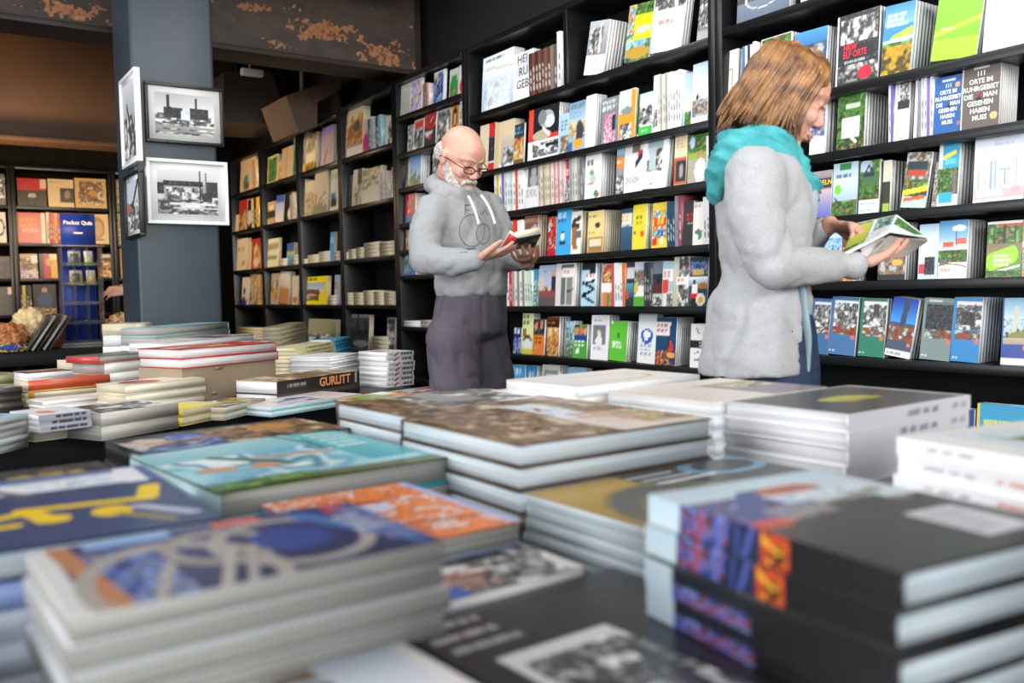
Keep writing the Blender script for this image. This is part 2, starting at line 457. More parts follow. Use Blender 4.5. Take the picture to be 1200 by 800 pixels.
boxes('hanger_rod', M['grey_metal'], [((.0, -.006, .02), (.012, .006, RZ - lo.z))], ceil_lamp)
tag(ceil_lamp, 'small off-white lamp box hanging under the steel beam right of the pillar', 'lamp')

# warm lamps over the rear of the shop
area('warm_lamp_rear_shelves', (.6, 8.3, 2.28), (.9, 9.9, 1.4), 1.6, .25, 16, (1.0, .72, .42))
area('warm_lamp_far_case', (1.5, 8.0, 2.28), (2.9, 8.6, 1.6), .5, .5, 24, (1.0, .76, .48))
area('warm_uplight', (.1, 6.9, 1.75), (.0, 7.5, 2.35), 1.8, .15, 48, (1.0, .62, .30))

# ------------------------------------------------------------------ pillar with four framed photographs
px0, px1, py0, py1 = 1.05, 1.49, 5.12, 5.58
pil = boxes('pillar', M['pillar'], [((px0, py0, 0), (px1, py1, RZ - .002))], bw=.022)
pil.modifiers[0].segments = 4
tag(pil, 'slate blue painted square steel pillar carrying four framed photographs', 'pillar')

def picture(plane, rect, fcol, mw, cov, label, fd=.03, fw=.016):
    """framed photo; rect px (x0,y0,x1,y1) on the pillar face"""
    x0, y0, x1, y1 = rect
    if plane == 'front':
        a = on_y(x0, (y0 + 0), py0 - fd); b = on_y(x1, y1, py0 - fd); wdt = b.x - a.x; org = Vector((a.x, py0 - .0015, b.z)); rz = 0
    else:
        a = on_x(x0, y0, px0 - fd); b = on_x(x1, y1, px0 - fd); wdt = abs(a.y - b.y); org = Vector((px0 - .0015, max(a.y, b.y), b.z)); rz = -math.pi / 2
    hgt = a.z - b.z
    e = empty('framed_photograph', org, rz)
    fr = boxes('frame', fcol, [((0, -fd, 0), (wdt, 0, fw)), ((0, -fd, hgt - fw), (wdt, 0, hgt)), ((0, -fd, fw), (fw, 0, hgt - fw)), ((wdt - fw, -fd, fw), (wdt, 0, hgt - fw))], e, .002)
    mt = boxes('mat_board', M['white_paint'], [((fw, -fd * .55, fw), (wdt - fw, -fd * .35, hgt - fw))], e)
    mb = MB(); q = mw
    mb.grid((q, -fd * .55 - .0008, q), (wdt - 2 * q, 0, 0), (0, 0, hgt - 2 * q), cov)
    mb.build('photograph', M['matte_print'], e)
    return tag(e, label, 'framed picture')
bwA = '#d9d9d8|g 0 0 1 .5 #b8b8b8 #e2e2e0|n 0 .5 1 .78 bw 9|n .15 .36 .45 .6 dark 8|n .6 .34 .9 .6 dark 8|r .2 .05 .235 .5 #2a2a2a|r .68 .08 .71 .5 #303030|l .22 .3 .34 .45 .012 #222222|n .44 .42 .58 .62 snow 5|n 0 .76 1 1 bw 5|r 0 .8 1 .84 #9a9a98|r 0 .9 1 .93 #8a8a88'
bwB = '#cfcfcf|g 0 0 1 .4 #d8d8d8 #bbbbbb|n 0 .3 .2 .55 dark 7|r .12 .32 .8 .7 #a2a2a0|n .15 .4 .75 .68 bw 9|n .1 .26 .75 .36 dark 9|r .7 .02 .715 .75 #222|r .8 .05 .812 .5 #666|n .82 .25 1 .6 dark 7|n 0 .66 1 1 bw 6|r .2 .74 .95 .78 #dddddd|r .25 .84 1 .87 #c8c8c8|r .40 .5 .43 .66 #dddddd|r .46 .52 .48 .66 #cccccc|n .75 .5 .9 .7 dark 8'
picture('front', (169, 94, 263, 172), M['black_frame'], .05, art(bwA, 80, 60), 'black-framed photograph of an ironworks with chimneys, upper one on the pillar front')
picture('front', (171, 184, 269, 264), M['white_paint'], .055, art(bwB, 80, 60), 'white-framed photograph of a kiosk with people, lower one on the pillar front', .04, .018)
picture('side', (139, 96, 161, 188), M['white_paint'], .04, art('#c8ccd0|g 0 0 1 .5 #dfe2e4 #b0b4b8|n 0 .45 1 1 bw 8|l .3 .3 .6 .8 .04 #222222', 40, 50), 'white-framed photograph on the narrow left side of the pillar, upper one')
picture('side', (144, 208, 165, 276), M['black_frame'], .04, art('#c8d0dc|n 0 .4 1 1 bw 8|l .9 0 .4 .5 .05 #333333|r 0 .5 .3 .6 #c8684a', 40, 50), 'black-framed photograph on the narrow left side of the pillar, lower one')

# ------------------------------------------------------------------ bookcases
BT = .032      # board thickness
DEPTH = .27
def bookcase_long(y_near, y_far, levels, top, label, split=None, base=.12):
    """bookcase along the right wall, open side facing -x"""
    e = empty('bookcase', (W, (y_near + y_far) / 2, 0))
    yn, yf = y_near - (y_near + y_far) / 2, y_far - (y_near + y_far) / 2
    for yy in (yn, yf):
        boxes('side_panel', M['black_shelf'], [((0, yy - .02 + (.02 if yy == yn else -.0195), 0), (DEPTH, yy + .02 + (.02 if yy == yn else -.0195) - .0005, top))], e, .0015)
    boxes('top_board', M['black_shelf'], [((0, yn + .041, top - BT), (DEPTH, yf - .041, top))], e, .0015)
    boxes('back_panel', M['black_back'], [((DEPTH, yn, 0), (DEPTH + .012, yf, top))], e)
    for z in levels:
        boxes('shelf_board', M['black_shelf'], [((0, yn + .041, z - BT), (DEPTH - .001, yf - .041, z))], e, .0015)
    boxes('plinth', M['black_shelf'], [((.01, yn + .041, 0), (.03, yf - .041, base))], e)
    if split:
        for (ys, z0, z1) in split:
            yc = ys - (y_near + y_far) / 2
            boxes('divider', M['black_shelf'], [((.001, yc - .016, z0), (DEPTH - .002, yc + .016, z1))], e, .0015)
    return tag(e, label, 'bookcase')
TOP = 2.62
LM = [.50, .778, 1.053, 1.326, 1.60, 1.858, 2.208]
LR = [.58, .868, 1.150, 1.395, 1.637, 1.872, 2.223]
def zs(px, ys): return sorted(on_x(px, y, W).z for y in ys)
LA = [.55] + zs(463, [138, 182, 222, 263, 294, 323, 382])
LF = [.70, 1.058, 1.415, 1.822, 2.205]
TF = [on_x(px, py, W).z for px, py in ((430, 112), (374, 140), (328, 162), (289, 180))]
YS = [.40, 2.71, 4.752, 5.718, 6.68, 7.594, 8.586, 9.558]
bookcase_long(YS[0], YS[1], LR, TOP, 'black bookcase of travel guides behind the woman')
bookcase_long(YS[1], YS[2], LM, TOP, 'black double-width bookcase between the man and the woman', [(3.748, 2.208, TOP - BT)])
bookcase_long(YS[2], YS[3], LA, TOP, 'black bookcase with closely set shelves directly behind the man')
bookcase_long(YS[3], YS[4], LF, TF[0], 'black bookcase left of the man, first of the four with paperbacks in flat piles')
bookcase_long(YS[4], YS[5], LF, TF[1], 'black bookcase holding the yellow-bordered book, second left of the man')
bookcase_long(YS[5], YS[6], LF, TF[2], 'black bookcase third left of the man, tan covers on its top shelf')
bookcase_long(YS[6], YS[7], LF, TF[3], 'last black bookcase of the long wall, next to the slate pillar')
# rear wall cases face the viewer
def bookcase_rear(x0, x1, levels, top, label):
    e = empty('bookcase', (x0, YB, 0)); w = x1 - x0
    for a, b in ((0, .036), (w - .036, w)):
        boxes('side_panel', M['black_shelf'], [((a + .0005, 0, 0), (b - .0005, .30, top))], e, .0015)
    boxes('top_board', M['black_shelf'], [((.037, 0, top - BT), (w - .037, .30, top))], e, .0015)
    boxes('back_panel', M['black_back'], [((0, .30, 0), (w, .312, top))], e)
    for z in levels:
        boxes('shelf_board', M['black_shelf'], [((.037, 0, z - BT), (w - .037, .299, z))], e, .0015)
    boxes('plinth', M['black_shelf'], [((.037, .01, 0), (w - .037, .03, .1))], e)
    return tag(e, label, 'bookcase')
LB = sorted(on_y(60, y, YB).z for y in (242, 285, 326, 368, 408))
xa, xb = on_y(15, 260, YB).x, on_y(133, 260, YB).x
wB = xb - xa
TB = on_y(60, 196, YB).z
bookcase_rear(xa - wB, xa, LB, TB, 'black rear-wall bookcase cut off by the left edge of the picture')
bookcase_rear(xa, xb, LB, TB, 'black rear-wall bookcase behind the blue quiz display')
bookcase_rear(xb, xb + wB, LB, TB, 'black rear-wall bookcase half hidden by the slate pillar')

# ------------------------------------------------------------------ books standing face out
rnd = random.Random(4)
def facing(rect, z, cov, desc, loc, base=None, x2=None, plane='x', n=None, t=None, lean=4.0, pages='white', tilt=0.0, yaw=0.0, res=None, text=None, hard=False, sp=None):
    """rect px: x0, x1, ytop; books stand on board height z.  x2: right limit of the copies seen behind"""
    x0, x1, yt = rect
    off = .03
    if plane == 'x':
        yb_px0 = None
        xf = W + off
        # left/right edges on the shelf board
        def hit(px):
            lo_, hi_ = 0., 900.
            for _ in range(30):
                mid = (lo_ + hi_) / 2
                if on_x(px, mid, xf).z > z: lo_ = mid
                else: hi_ = mid
            return on_x(px, lo_, xf)
        A, B = hit(x0), hit(x1)
        w = A.y - B.y
        h = on_x(x0, yt, xf).z - z
    else:
        xf = YB + off
        A = on_y(x0, 300, xf); B = on_y(x1, 300, xf)
        w = B.x - A.x; h = on_y(x0, yt, xf).z - z
    if t is None: t = rnd.uniform(.013, .021)
    h = max(.06, h - .002)
    dmax = DEPTH - off - .012 - h * math.sin(math.radians(lean))
    if n is None:
        if x2 and x2 > x1 and plane == 'x':
            d = on_x(x2, 300, 1).y  # direction only
            dr = ray(x2, 300); k = B.y / dr.y; dep = dr.x * k - xf
            n = max(0, int(round(dep / t)) - 1)
        else: n = 1
    n = int(min(n, max(0, (dmax - t) // t), 7))
    pxw = abs(x1 - x0); rw = int(max(8, min(64, pxw * 0.8))); rh = int(max(10, min(96, rw * h / max(w, .02))))
    if res: rw, rh = res
    c = art(cov, rw, rh) if isinstance(cov, str) else cov
    bcol = base or cov.split('|')[0].strip()
    b = book(w - .001, h, t - .0006, c, base=bcol, pages=pages, spine=sp, hard=hard)
    if plane == 'x': R = Matrix((Vector((0, -1, 0)), Vector((0, 0, 1)), Vector((-1, 0, 0)))).transposed()
    else: R = Matrix((Vector((1, 0, 0)), Vector((0, 0, 1)), Vector((0, -1, 0)))).transposed()
    R = R.to_4x4()
    pre = Matrix.Rotation(math.radians(yaw), 4, 'Z') @ R @ Matrix.Rotation(math.radians(-lean), 4, 'X') @ Matrix.Rotation(math.radians(tilt), 4, 'Z')
    back = t * math.cos(math.radians(lean))
    lift = (w * math.sin(math.radians(-tilt)) if tilt < 0 else 0) + .0006
    org = Vector((xf + back, A.y, z + lift)) if plane == 'x' else Vector((A.x, xf + back, z + lift))
    b.matrix_world = Matrix.Translation(org) @ pre
    tag(b, desc + ', ' + loc, 'book')
    if text: lettering(b, *text(w, h, t))
    dirn = Vector((1, 0, 0)) if plane == 'x' else Vector((0, 1, 0))
    if n > 0:
        pb = [q for q in b.children if q.name.startswith('page_block')]
        plain = book(w - .001, h, t - .0003, None, base=bcol, pages=pages, hard=hard, edge='#e4e4e0')
        kids = list(plain.children)
        for i in range(n):
            cp = plain if i == 0 else copy_tree(plain, kids=kids)
            cp.matrix_world = Matrix.Translation(org + dirn * ((i + 1) * t / math.cos(math.radians(lean)) + .0002 * (i + 1)) + Vector((0, 0, 0))) @ pre
            tag(cp, 'further copy right behind the ' + desc, 'book', 'copies behind the ' + desc)
    return b

def spines(x0, x1, yt, z, cols, desc, loc, dep=.15, jitter=.012, plane='x', pages='white'):
    """row of books seen by their spines between two pixel columns"""
    xf = W + .03 if plane == 'x' else YB + .03
    if plane == 'x':
        ya, yb2 = on_x(x0, 300, xf).y, on_x(x1, 300, xf).y; span = ya - yb2
        h0 = on_x(x0, yt, xf).z - z
    else:
        ya, yb2 = on_y(x0, 300, xf).x, on_y(x1, 300, xf).x; span = yb2 - ya
        h0 = on_y(x0, yt, xf).z - z
    n = len(cols); t = span / n
    names = {'#e': 'white', }
    for i, c in enumerate(cols):
        h = max(.08, h0 - rnd.random() * jitter)
        hx = c
        sa = art(hx + '|t .15 .3 .7 .75 ' + ('#77787a' if sum(hexc(hx)) > 1.3 else '#c8c4c0') + ' 1', 18, 5)
        b = book(dep, h, t - .0008, None, base=hx, spine=sa, pages=pages)
        # spine faces the aisle: local x -> +X, y -> Z, z -> -Y
        if plane == 'x':
            R = Matrix((Vector((1, 0, 0)), Vector((0, 0, 1)), Vector((0, -1, 0)))).transposed().to_4x4()
            org = Vector((xf, ya - i * t, z + .0005))
        else:
            R = Matrix((Vector((0, 1, 0)), Vector((0, 0, 1)), Vector((1, 0, 0)))).transposed().to_4x4()
            org = Vector((ya + i * t, xf, z + .0005))
        b.matrix_world = Matrix.Translation(org) @ R
        tag(b, 'slim book in the ' + desc + ', ' + loc, 'book', desc + ' ' + loc)

def flats(x0, x1, z, n, dep, desc, loc, cols=('#e9e4d8', '#dcd6c8', '#f0eee8'), tb=.018, pages='cream', xoff=.02):
    """flat piles of paperbacks on the board between two pixel columns"""
    ya, yb2 = on_x(x0, 300, W + xoff).y, on_x(x1, 300, W + xoff).y
    w = ya - yb2
    proto = book(w - .004, dep, tb - .0004, None, base=cols[0], pages=pages)
    kids = list(proto.children)
    for i in range(n):
        b = proto if i == 0 else copy_tree(proto, kids=kids)
        R = Matrix((Vector((0, -1, 0)), Vector((1, 0, 0)), Vector((0, 0, 1)))).transposed().to_4x4()
        b.matrix_world = Matrix.Translation(Vector((W + xoff, ya - .002, z + .0005 + i * tb))) @ R
        tag(b, 'paperback in the ' + desc + ', ' + loc, 'book', desc + ' ' + loc)
# ------------------------------------------------------------------ middle bookcase
MID = 'in the double-width bookcase between the man and the woman'
m1, m2, m3, m4, m5, m6 = (q + ' shelf between man and woman' for q in ('lowest full', 'second', 'third', 'fourth', 'fifth', 'top'))
L0, L1, L2, L3, L4, L5, L6 = LM
fc = facing
# below: partly hidden
fc((598, 614, 427), L0, '#4aa0d8|t .1 .1 .9 .3 #ffffff 1|n 0 .45 .8 1 dark|e .6 .5 .25 .12 #d8c832', 'blue and black guide with a yellow disc', 'low shelf by the man\'s legs', x2=618)
fc((616, 628, 428), L0, '#3f86c0|t .2 .2 .9 .35 #d8e8f4 1|p 0 .4 1 1 lake', 'pale-titled blue guide', 'low shelf by the man\'s legs', x2=632)
fc((634, 654, 427), L0, '#d9d6cc|r .15 .15 .85 .9 #8a9398|r .25 .25 .75 .8 #d0d3d0', 'grey book with nested frames', 'low shelf by the man\'s legs', x2=662)
fc((664, 685, 430), L0, '#8fb8dc|p 0 .3 1 1 sky', 'light blue cover', 'low shelf by the man\'s legs', x2=690)
# m1
fc((601, 610, 383), L1, '#1c2a55|t .1 .05 .9 .25 #dfe8f4 1|n 0 .4 1 1 blues', 'navy cover with pale figures', m1, x2=611)
fc((611, 623.5, 367), L1, '#d6dba0|t .1 .05 .8 .3 #4a5a30 2|r .1 .38 .35 .55 #7a6a3a|e .5 .65 .4 .12 #6d3f28|e .5 .74 .38 .12 #cfe0ec|r 0 .88 1 1 #c9b84e', 'cream-green cover with a lawn creature', m1, n=2)
fc((624, 637, 374), L1, '#d9772e|n .02 .02 1 .42 dark 5|e .25 .18 .16 .12 #c98a66|e .72 .15 .16 .12 #c98a66|t .2 .52 .9 .68 #5a2c10 2|e .3 .82 .1 .06 #7fae8a', 'orange cover with two men', m1, x2=641)
fc((640, 654, 371), L1, '#6d3c22|p 0 .25 1 1 warm|r 0 .12 1 .25 #3a1c12|t .1 .14 .9 .22 #c97a44 1', 'brown cover of a gilded town', m1, x2=666)
fc((662, 671.5, 376), L1, '#a8c8dc|p 0 0 1 1 lake', 'hazy blue landscape cover', m1, n=2)
fc((672, 687, 380), L1, '#4aa03c|n 0 0 1 .4 forest 4|e .2 .2 .16 .14 #c98a66|e .52 .16 .16 .14 #b97a56|e .85 .2 .14 .14 #d09a76|r 0 .34 1 .42 #24408a|t .1 .48 .9 .66 #ffffff 2|e .3 .78 .14 .1 #dff0d8', 'green cover with three faces', m1, x2=692)
fc((691.5, 712, 369), L1, '#eceaf0|r .16 .26 .78 .66 #7c7a80|e .45 .42 .12 .08 #d8d8d8|e .45 .58 .2 .12 #e4e4e4|t .2 .12 .8 .18 #9a9aa0 1|t .2 .72 .8 .8 #aaaaaa 2|e .4 .9 .05 .02 #333333', 'white cover with a small grey portrait', m1, x2=722)
fc((713, 733, 377), L1, '#63c13c|e .5 .35 .08 .06 #3f7a2c|t .2 .5 .75 .68 #ffffff 3|r .05 .02 .15 .06 #e8f4e0', 'bright green cover', m1, x2=747, tilt=-2)
fc((746, 767, 364), L1, '#eceef0|g 0 0 1 .3 #b9c4cc #eceef0|e .5 .48 .34 .14 #2a5ab0|r .42 .38 .56 .56 #e6f0fa|l .32 .45 .68 .45 .04 #f2f6fa|t .2 .66 .8 .86 #9aa4c4 3', 'white cover with a blue crossed emblem', m1, n=2, tilt=-1)
fc((767.5, 791, 372), L1, '#1f4a70|r .02 .1 .7 .36 #f2eeee|t .08 .14 .6 .32 #b56a6a 4|n 0 .7 1 1 night 7|e .72 .62 .13 .13 #d8442c|l .72 .2 .6 .7 .03 #3a2430|l .2 .6 .2 .9 .02 #a9c0d8|e .75 .78 .2 .06 #e0b25a', 'dark blue cover with a glowing red tower', m1, x2=812)
fc((808, 831, 379), L1, '#f2f2f0|r 0 .4 1 .55 #2a2a2c|t .5 .42 .95 .52 #dddddd 2|e .85 .22 .18 .06 #d0452c|l .3 .12 .4 .2 .02 #333333|l .2 .68 .5 .62 .015 #555555|l .2 .82 .5 .8 .02 #666666', 'black-banded white cover by the coat hem', m1, n=3)
# m2
spines(593, 599, 316, L2, ['#e8e4e2', '#c42a3a'], 'red and white spines', m2)
spines(599.5, 623, 316, L2, ['#9c9c98', '#dcdcd8', '#8a8782', '#e6e3dc', '#8f8f8c', '#d8e0d0', '#c8d8c0', '#bcd4c8'], 'grey and cream spines', m2)
fc((623.5, 630, 315), L2, '#3f7fae|n 0 .3 1 1 lake', 'narrow blue cover', m2, n=4)
fc((630.5, 650, 311), L2, '#a9b4cc|p 0 .55 1 1 brown|e .85 .2 .12 .1 #c99a7a|r .78 .28 1 .7 #2a2a48|e .35 .15 .05 .03 #3a4a5a|e .15 .45 .2 .2 #c8b8b0|r .1 .66 .95 .74 #8a4a54|r 0 .78 1 1 #5a5250', 'cover of a man with flowers under a grey-blue sky', m2, n=4)
fc((650.5, 673, 309), L2, '#d5cfcb|r .28 .36 .5 .95 #5f6c68|r .56 .32 .8 .95 #808484|r .3 .04 .9 .12 #5a6064|r .36 .14 .95 .3 #efe6e0|t .42 .18 .9 .24 #cc8a8a 1|l .6 .66 .9 .62 .015 #2a2a2a', 'pale cover with grey upright panels', m2, x2=681)
fc((680.5, 697, 309), L2, '#a9d0e4|r 0 .02 .55 .15 #1c1f24|r .6 0 .95 .2 #1e2228|r .3 .24 1 .38 #f0eef0|t .35 .27 .95 .34 #b87a80 2|l .1 .45 .9 .6 .035 #15181c|l .9 .6 .1 .76 .035 #15181c|l .1 .76 .9 .92 .035 #15181c|l .9 .4 .2 .48 .03 #15181c|l .8 .4 .8 1 .02 #15181c|e .15 .74 .14 .05 #15181c', 'pale blue cover with a black steel lattice', m2, x2=703, n=4)
fc((704, 716, 309), L2, '#c9a08a|e .7 .35 .65 .33 #b8485a|e .75 .38 .45 .28 #d88a3a|n .3 .2 1 .5 warm 4|r 0 .48 1 .66 #f2efec|r .2 .7 1 1 #d87a38|r .6 .75 .75 1 #3a8a6a', 'cover with a red archway', m2, n=4)
spines(716.5, 732, 308, L2, ['#cf4a58', '#eceaea', '#eceaea', '#eceaea', '#d87440'], 'red spines patterned with white pencils', m2)
fc((732.5, 742, 307), L2, '#2c3640|r .1 .15 1 .34 #c8d0d4|g .1 .5 .8 .8 #4fa0c0 #2c5a70|e .2 .75 .2 .08 #c8502e', 'charcoal cover with a teal shape', m2, n=4)
fc((742, 754, 307), L2, '#c8ccd8|n 0 .2 1 .7 city 5|r .3 .56 1 .8 #f0f0ee|r 0 .8 1 1 #5aa83a|e .1 .6 .3 .12 #e0b84a', 'city cover with a green foot', m2, n=4)
spines(754.5, 763, 306, L2, ['#3a3c44', '#2c2e36', '#444652'], 'dark spines with pale blocks', m2)
fc((763.5, 775, 306), L2, '#6e7684|p 0 .3 1 1 dark|r .1 .52 .9 .7 #5a2c30|r .1 .74 .95 .8 #c8c4c0|n 0 .82 1 1 bw', 'slate cover with a dark engine', m2, n=4)
fc((775.5, 787.5, 306), L2, '#a8c4d2|r 0 .2 1 .42 #f2efee|t .1 .24 .9 .38 #c88a8a 2|r 0 .44 .5 .7 #e04a30|r .1 .74 .5 1 #e8e4e0|n .5 .7 1 1 bw', 'pale cover with a red square', m2, n=4)
fc((788, 806, 301), L2, '#c6c6b8|n 0 0 1 1 bw 4|g 0 0 .3 1 #d8d4c4 #b8b8a8|r .2 .42 1 .54 #f4f2f0|t .3 .44 .9 .52 #c88a8a 1|l .3 .7 .7 1 .04 #e8e4d0|l .6 .6 .9 .95 .04 #5a6058', 'tall stone-grey cover with roots', m2, n=4)
fc((806.5, 828, 302), L2, '#2f4454|r 0 .1 .1 .3 #c83a3a|n .05 .08 .95 .3 blues 4|r .2 .26 .75 .34 #c9b070|g 0 .4 1 .55 #e8eef4 #8fa8b8|e .28 .5 .07 .05 #3a241c|r .16 .56 .42 .76 #f2f0f0|r .15 .76 .45 .84 #d02c40|r .18 .84 .42 1 #2a2c34|e .75 .58 .3 .06 #a8703a|e .65 .85 .25 .13 #dfe0cc|e .65 .87 .12 .07 #d8a838', 'busy cover with a footballer in white and red', m2, x2=837)
# m3
spines(593.5, 612.5, 259, L3, ['#b03038', '#e8e2dc', '#e4ded6', '#e0482c', '#d03a28', '#e8e4e0', '#eae6e4'], 'red and white spines behind the man\'s book', m3)
fc((613, 629, 253), L3, '#7c5048|r 0 .12 1 .15 #a07860|t .3 .08 .8 .13 #d8a070 1|e .75 .38 .3 .14 #b8b0b8', 'brown cover', m3, x2=640, pages='cream')
fc((641, 650.5, 254), L3, '#b01c34|n 0 0 1 .9 red 3', 'crimson cover', m3, n=4, pages='cream')
fc((651.5, 668, 246.5), L3, '#3fa4e0|t .1 .1 .9 .2 #d4ecfa 1|t .1 .22 .85 .28 #2a5a80 1|e .42 .57 .13 .1 #f2f4f4|e .42 .5 .12 .03 #2a2c30|r .25 .7 .6 .73 #1f3c50', 'bright blue cover with a small white figure', m3, n=4)
fc((668.5, 680, 248), L3, '#e8e6e2|l .1 .25 .9 .15 .06 #4a3a34|r .05 .3 .7 .4 #3a3430|r .1 .4 .55 .8 #a06a34|e .45 .84 .3 .06 #a06a34|r .5 .48 .95 .6 #6a6c70', 'white cover with a brown boot', m3, x2=688, pages='cream', n=4)
fc((688, 706, 247.5), L3, '#e6cf8c|t .05 .12 .75 .17 #8a6a2a 1|e .62 .35 .17 .07 #3a3428|t .1 .5 .7 .54 #b08a4a 1|r .05 .66 .95 .98 #b0803a|r .15 .69 .82 .93 #e8d8b8|r .15 .85 .82 .93 #8a7a5a', 'sand-yellow cover with a leaf', m3, x2=726, pages='cream')
fc((726.5, 740, 245), L3, '#34465e|r .1 .14 .85 .36 #e8dfc4|t .15 .18 .8 .32 #d0905a 2|n 0 .4 1 1 sea 2|g 0 .45 1 1 #3f607c #2b4a66', 'deep blue cover with a cream label', m3, n=4)
fc((740.5, 756, 240), L3, '#e4d63c|t .3 .28 .85 .34 #5a6a20 1|t .25 .4 .9 .48 #b88a1c 1|e .72 .66 .16 .07 #e05a28|e .15 .62 .08 .04 #7a4a28', 'yellow cover with an orange seal', m3, x2=765)
fc((763, 781.5, 238), L3, '#f0cc4a|n .05 .2 1 .35 mixed 4|r .15 .36 .85 .55 #e04a28|r .35 .36 .45 .48 #f0cc4a|r .6 .36 .7 .48 #f0cc4a|n .1 .55 1 .75 mixed 5|e .4 .66 .08 .08 #2a78c0|e .68 .68 .08 .09 #2a5ab0|e .2 .87 .18 .09 #d83038|e .65 .85 .14 .1 #f2e0a8', 'yellow cover crowded with red and blue figures', m3, n=4)
spines(782, 791, 236.5, L3, ['#24455c', '#24455c', '#24455c'], 'teal and black spines', m3, jitter=.002)
spines(791.3, 799, 229.5, L3, ['#8a8896', '#8f4a56'], 'tall grey and plum spines', m3, jitter=.002)
fc((799.5, 811, 236), L3, '#38393c|t .35 .28 1 .46 #d03038 2|t .5 .5 .95 .54 #c8c8c8 1', 'black cover with red letters', m3, n=4)
fc((811.5, 824, 237), L3, '#ebe7e3|t .1 .06 .9 .14 #a8a09a 2|e .5 .7 .3 .06 #4a7a50|e .65 .77 .15 .12 #5a8a60', 'white cover with a green plant', m3, n=4)
spines(824.3, 835.5, 231, L3, ['#e4e2e4', '#e8e6e6', '#dfdce2'], 'tall white spines', m3, jitter=.002)
# m4
spines(581, 586, 199, L4, ['#e4e2dc', '#d8b03c'], 'yellow and white spines', m4)
spines(586.3, 602, 192.5, L4, ['#eae8ee', '#7a68a8', '#cfd8d8', '#dfe4e4', '#c4d0d0'], 'white and purple spines', m4)
spines(602.3, 614.5, 197, L4, ['#eeeeec', '#e2583a', '#ececec', '#e6e6ea'], 'white spines with one orange-red', m4)
fc((615, 632, 189.5), L4, '#dfdde2|r .15 .1 .85 .52 #5c5c5e|e .55 .25 .2 .13 #c4c4c4|e .55 .42 .28 .14 #a4a4a4|t .1 .6 .9 .8 #a0a0a8 3', 'white cover with a grey portrait', m4, n=4)
spines(632.3, 650, 185, L4, ['#b8b0a0', '#d8cab0', '#a89e90', '#cfc0a4', '#d8ccb4', '#b4a898', '#e0d6c4'], 'cream spines', m4, pages='cream')
spines(650.3, 662, 185, L4, ['#d88a88', '#d8c8c8', '#c88a88', '#dcd2d0', '#d0a8a4'], 'pinkish spines', m4)
fc((662, 668, 183), L4, '#c8283a|t .2 .25 .9 .45 #f0e4e4 1|n 0 .5 1 1 bw', 'narrow red cover', m4, n=4)
spines(668.5, 684, 183, L4, ['#8a98a0', '#b8b8ac', '#ccc8b8', '#9a9890', '#6a6c70'], 'grey-green spines', m4)
fc((684.5, 703, 178), L4, '#f0eeec|t .15 .2 .7 .3 #4a4a4a 1|e .4 .45 .16 .06 #7a9a80|e .5 .58 .2 .08 #b8c4bc|e .4 .68 .2 .04 #c86a5a|e .7 .9 .16 .07 #4a8a5a|e .85 .92 .08 .05 #d03a40', 'white cover with a curled drawing', m4, x2=721)
fc((721, 730, 168), L4, '#8e9296|r 0 0 1 .2 #8fb8cc|r 0 .28 1 .46 #e8863a|t .1 .34 .9 .4 #ffe8d0 1|n 0 .66 1 1 bw 4', 'grey cover with an orange band', m4, n=3)
fc((730.5, 752, 160), L4, '#e2dfdb|r .45 .1 .8 .3 #6c6a68|r .78 .3 .98 .42 #c83a40|l .9 .38 .62 .52 .05 #2a3450|t .1 .74 .85 .84 #b8b4b0 3', 'off-white cover with a runner in red', m4, n=4)
fc((750, 780, 158), L4, '#f4f4f4|n .22 .1 .8 .68 bw 5|g .22 .1 .8 .3 #8fa8b0 #a8bcc0|r .3 .3 .5 .66 #b4c4c8|t .1 .8 .8 .84 #d0d0d0 1|e .4 .91 .04 .015 #555555', 'large white cover with a grey-blue street photo', m4, x2=790, tilt=-3)
fc((789, 803, 156), L4, '#e4d2b0|r 0 .5 1 .96 #c4664a|r .2 .56 1 .92 #3c3a40|e .6 .72 .2 .13 #a89aa0|t .2 .1 .9 .3 #a08a60 4', 'cream and terracotta cover with a small dark portrait', m4, n=4, pages='cream')
fc((805, 828, 159), L4, '#d8d4cc|n 0 0 1 .4 forest 5|e .2 .15 .15 .12 #a8c8dc|r 0 .4 1 .5 #9ab04a|r 0 .5 1 1 #b0a698|e .65 .42 .15 .09 #b8946a|r .58 .45 .74 .68 #c8a070|e .65 .75 .3 .25 #f0f0f4', 'cover of a blond child seen from behind', m4, n=4)
spines(828.5, 836, 159, L4, ['#e8e4e0', '#8acb50'], 'white and green spines', m4)
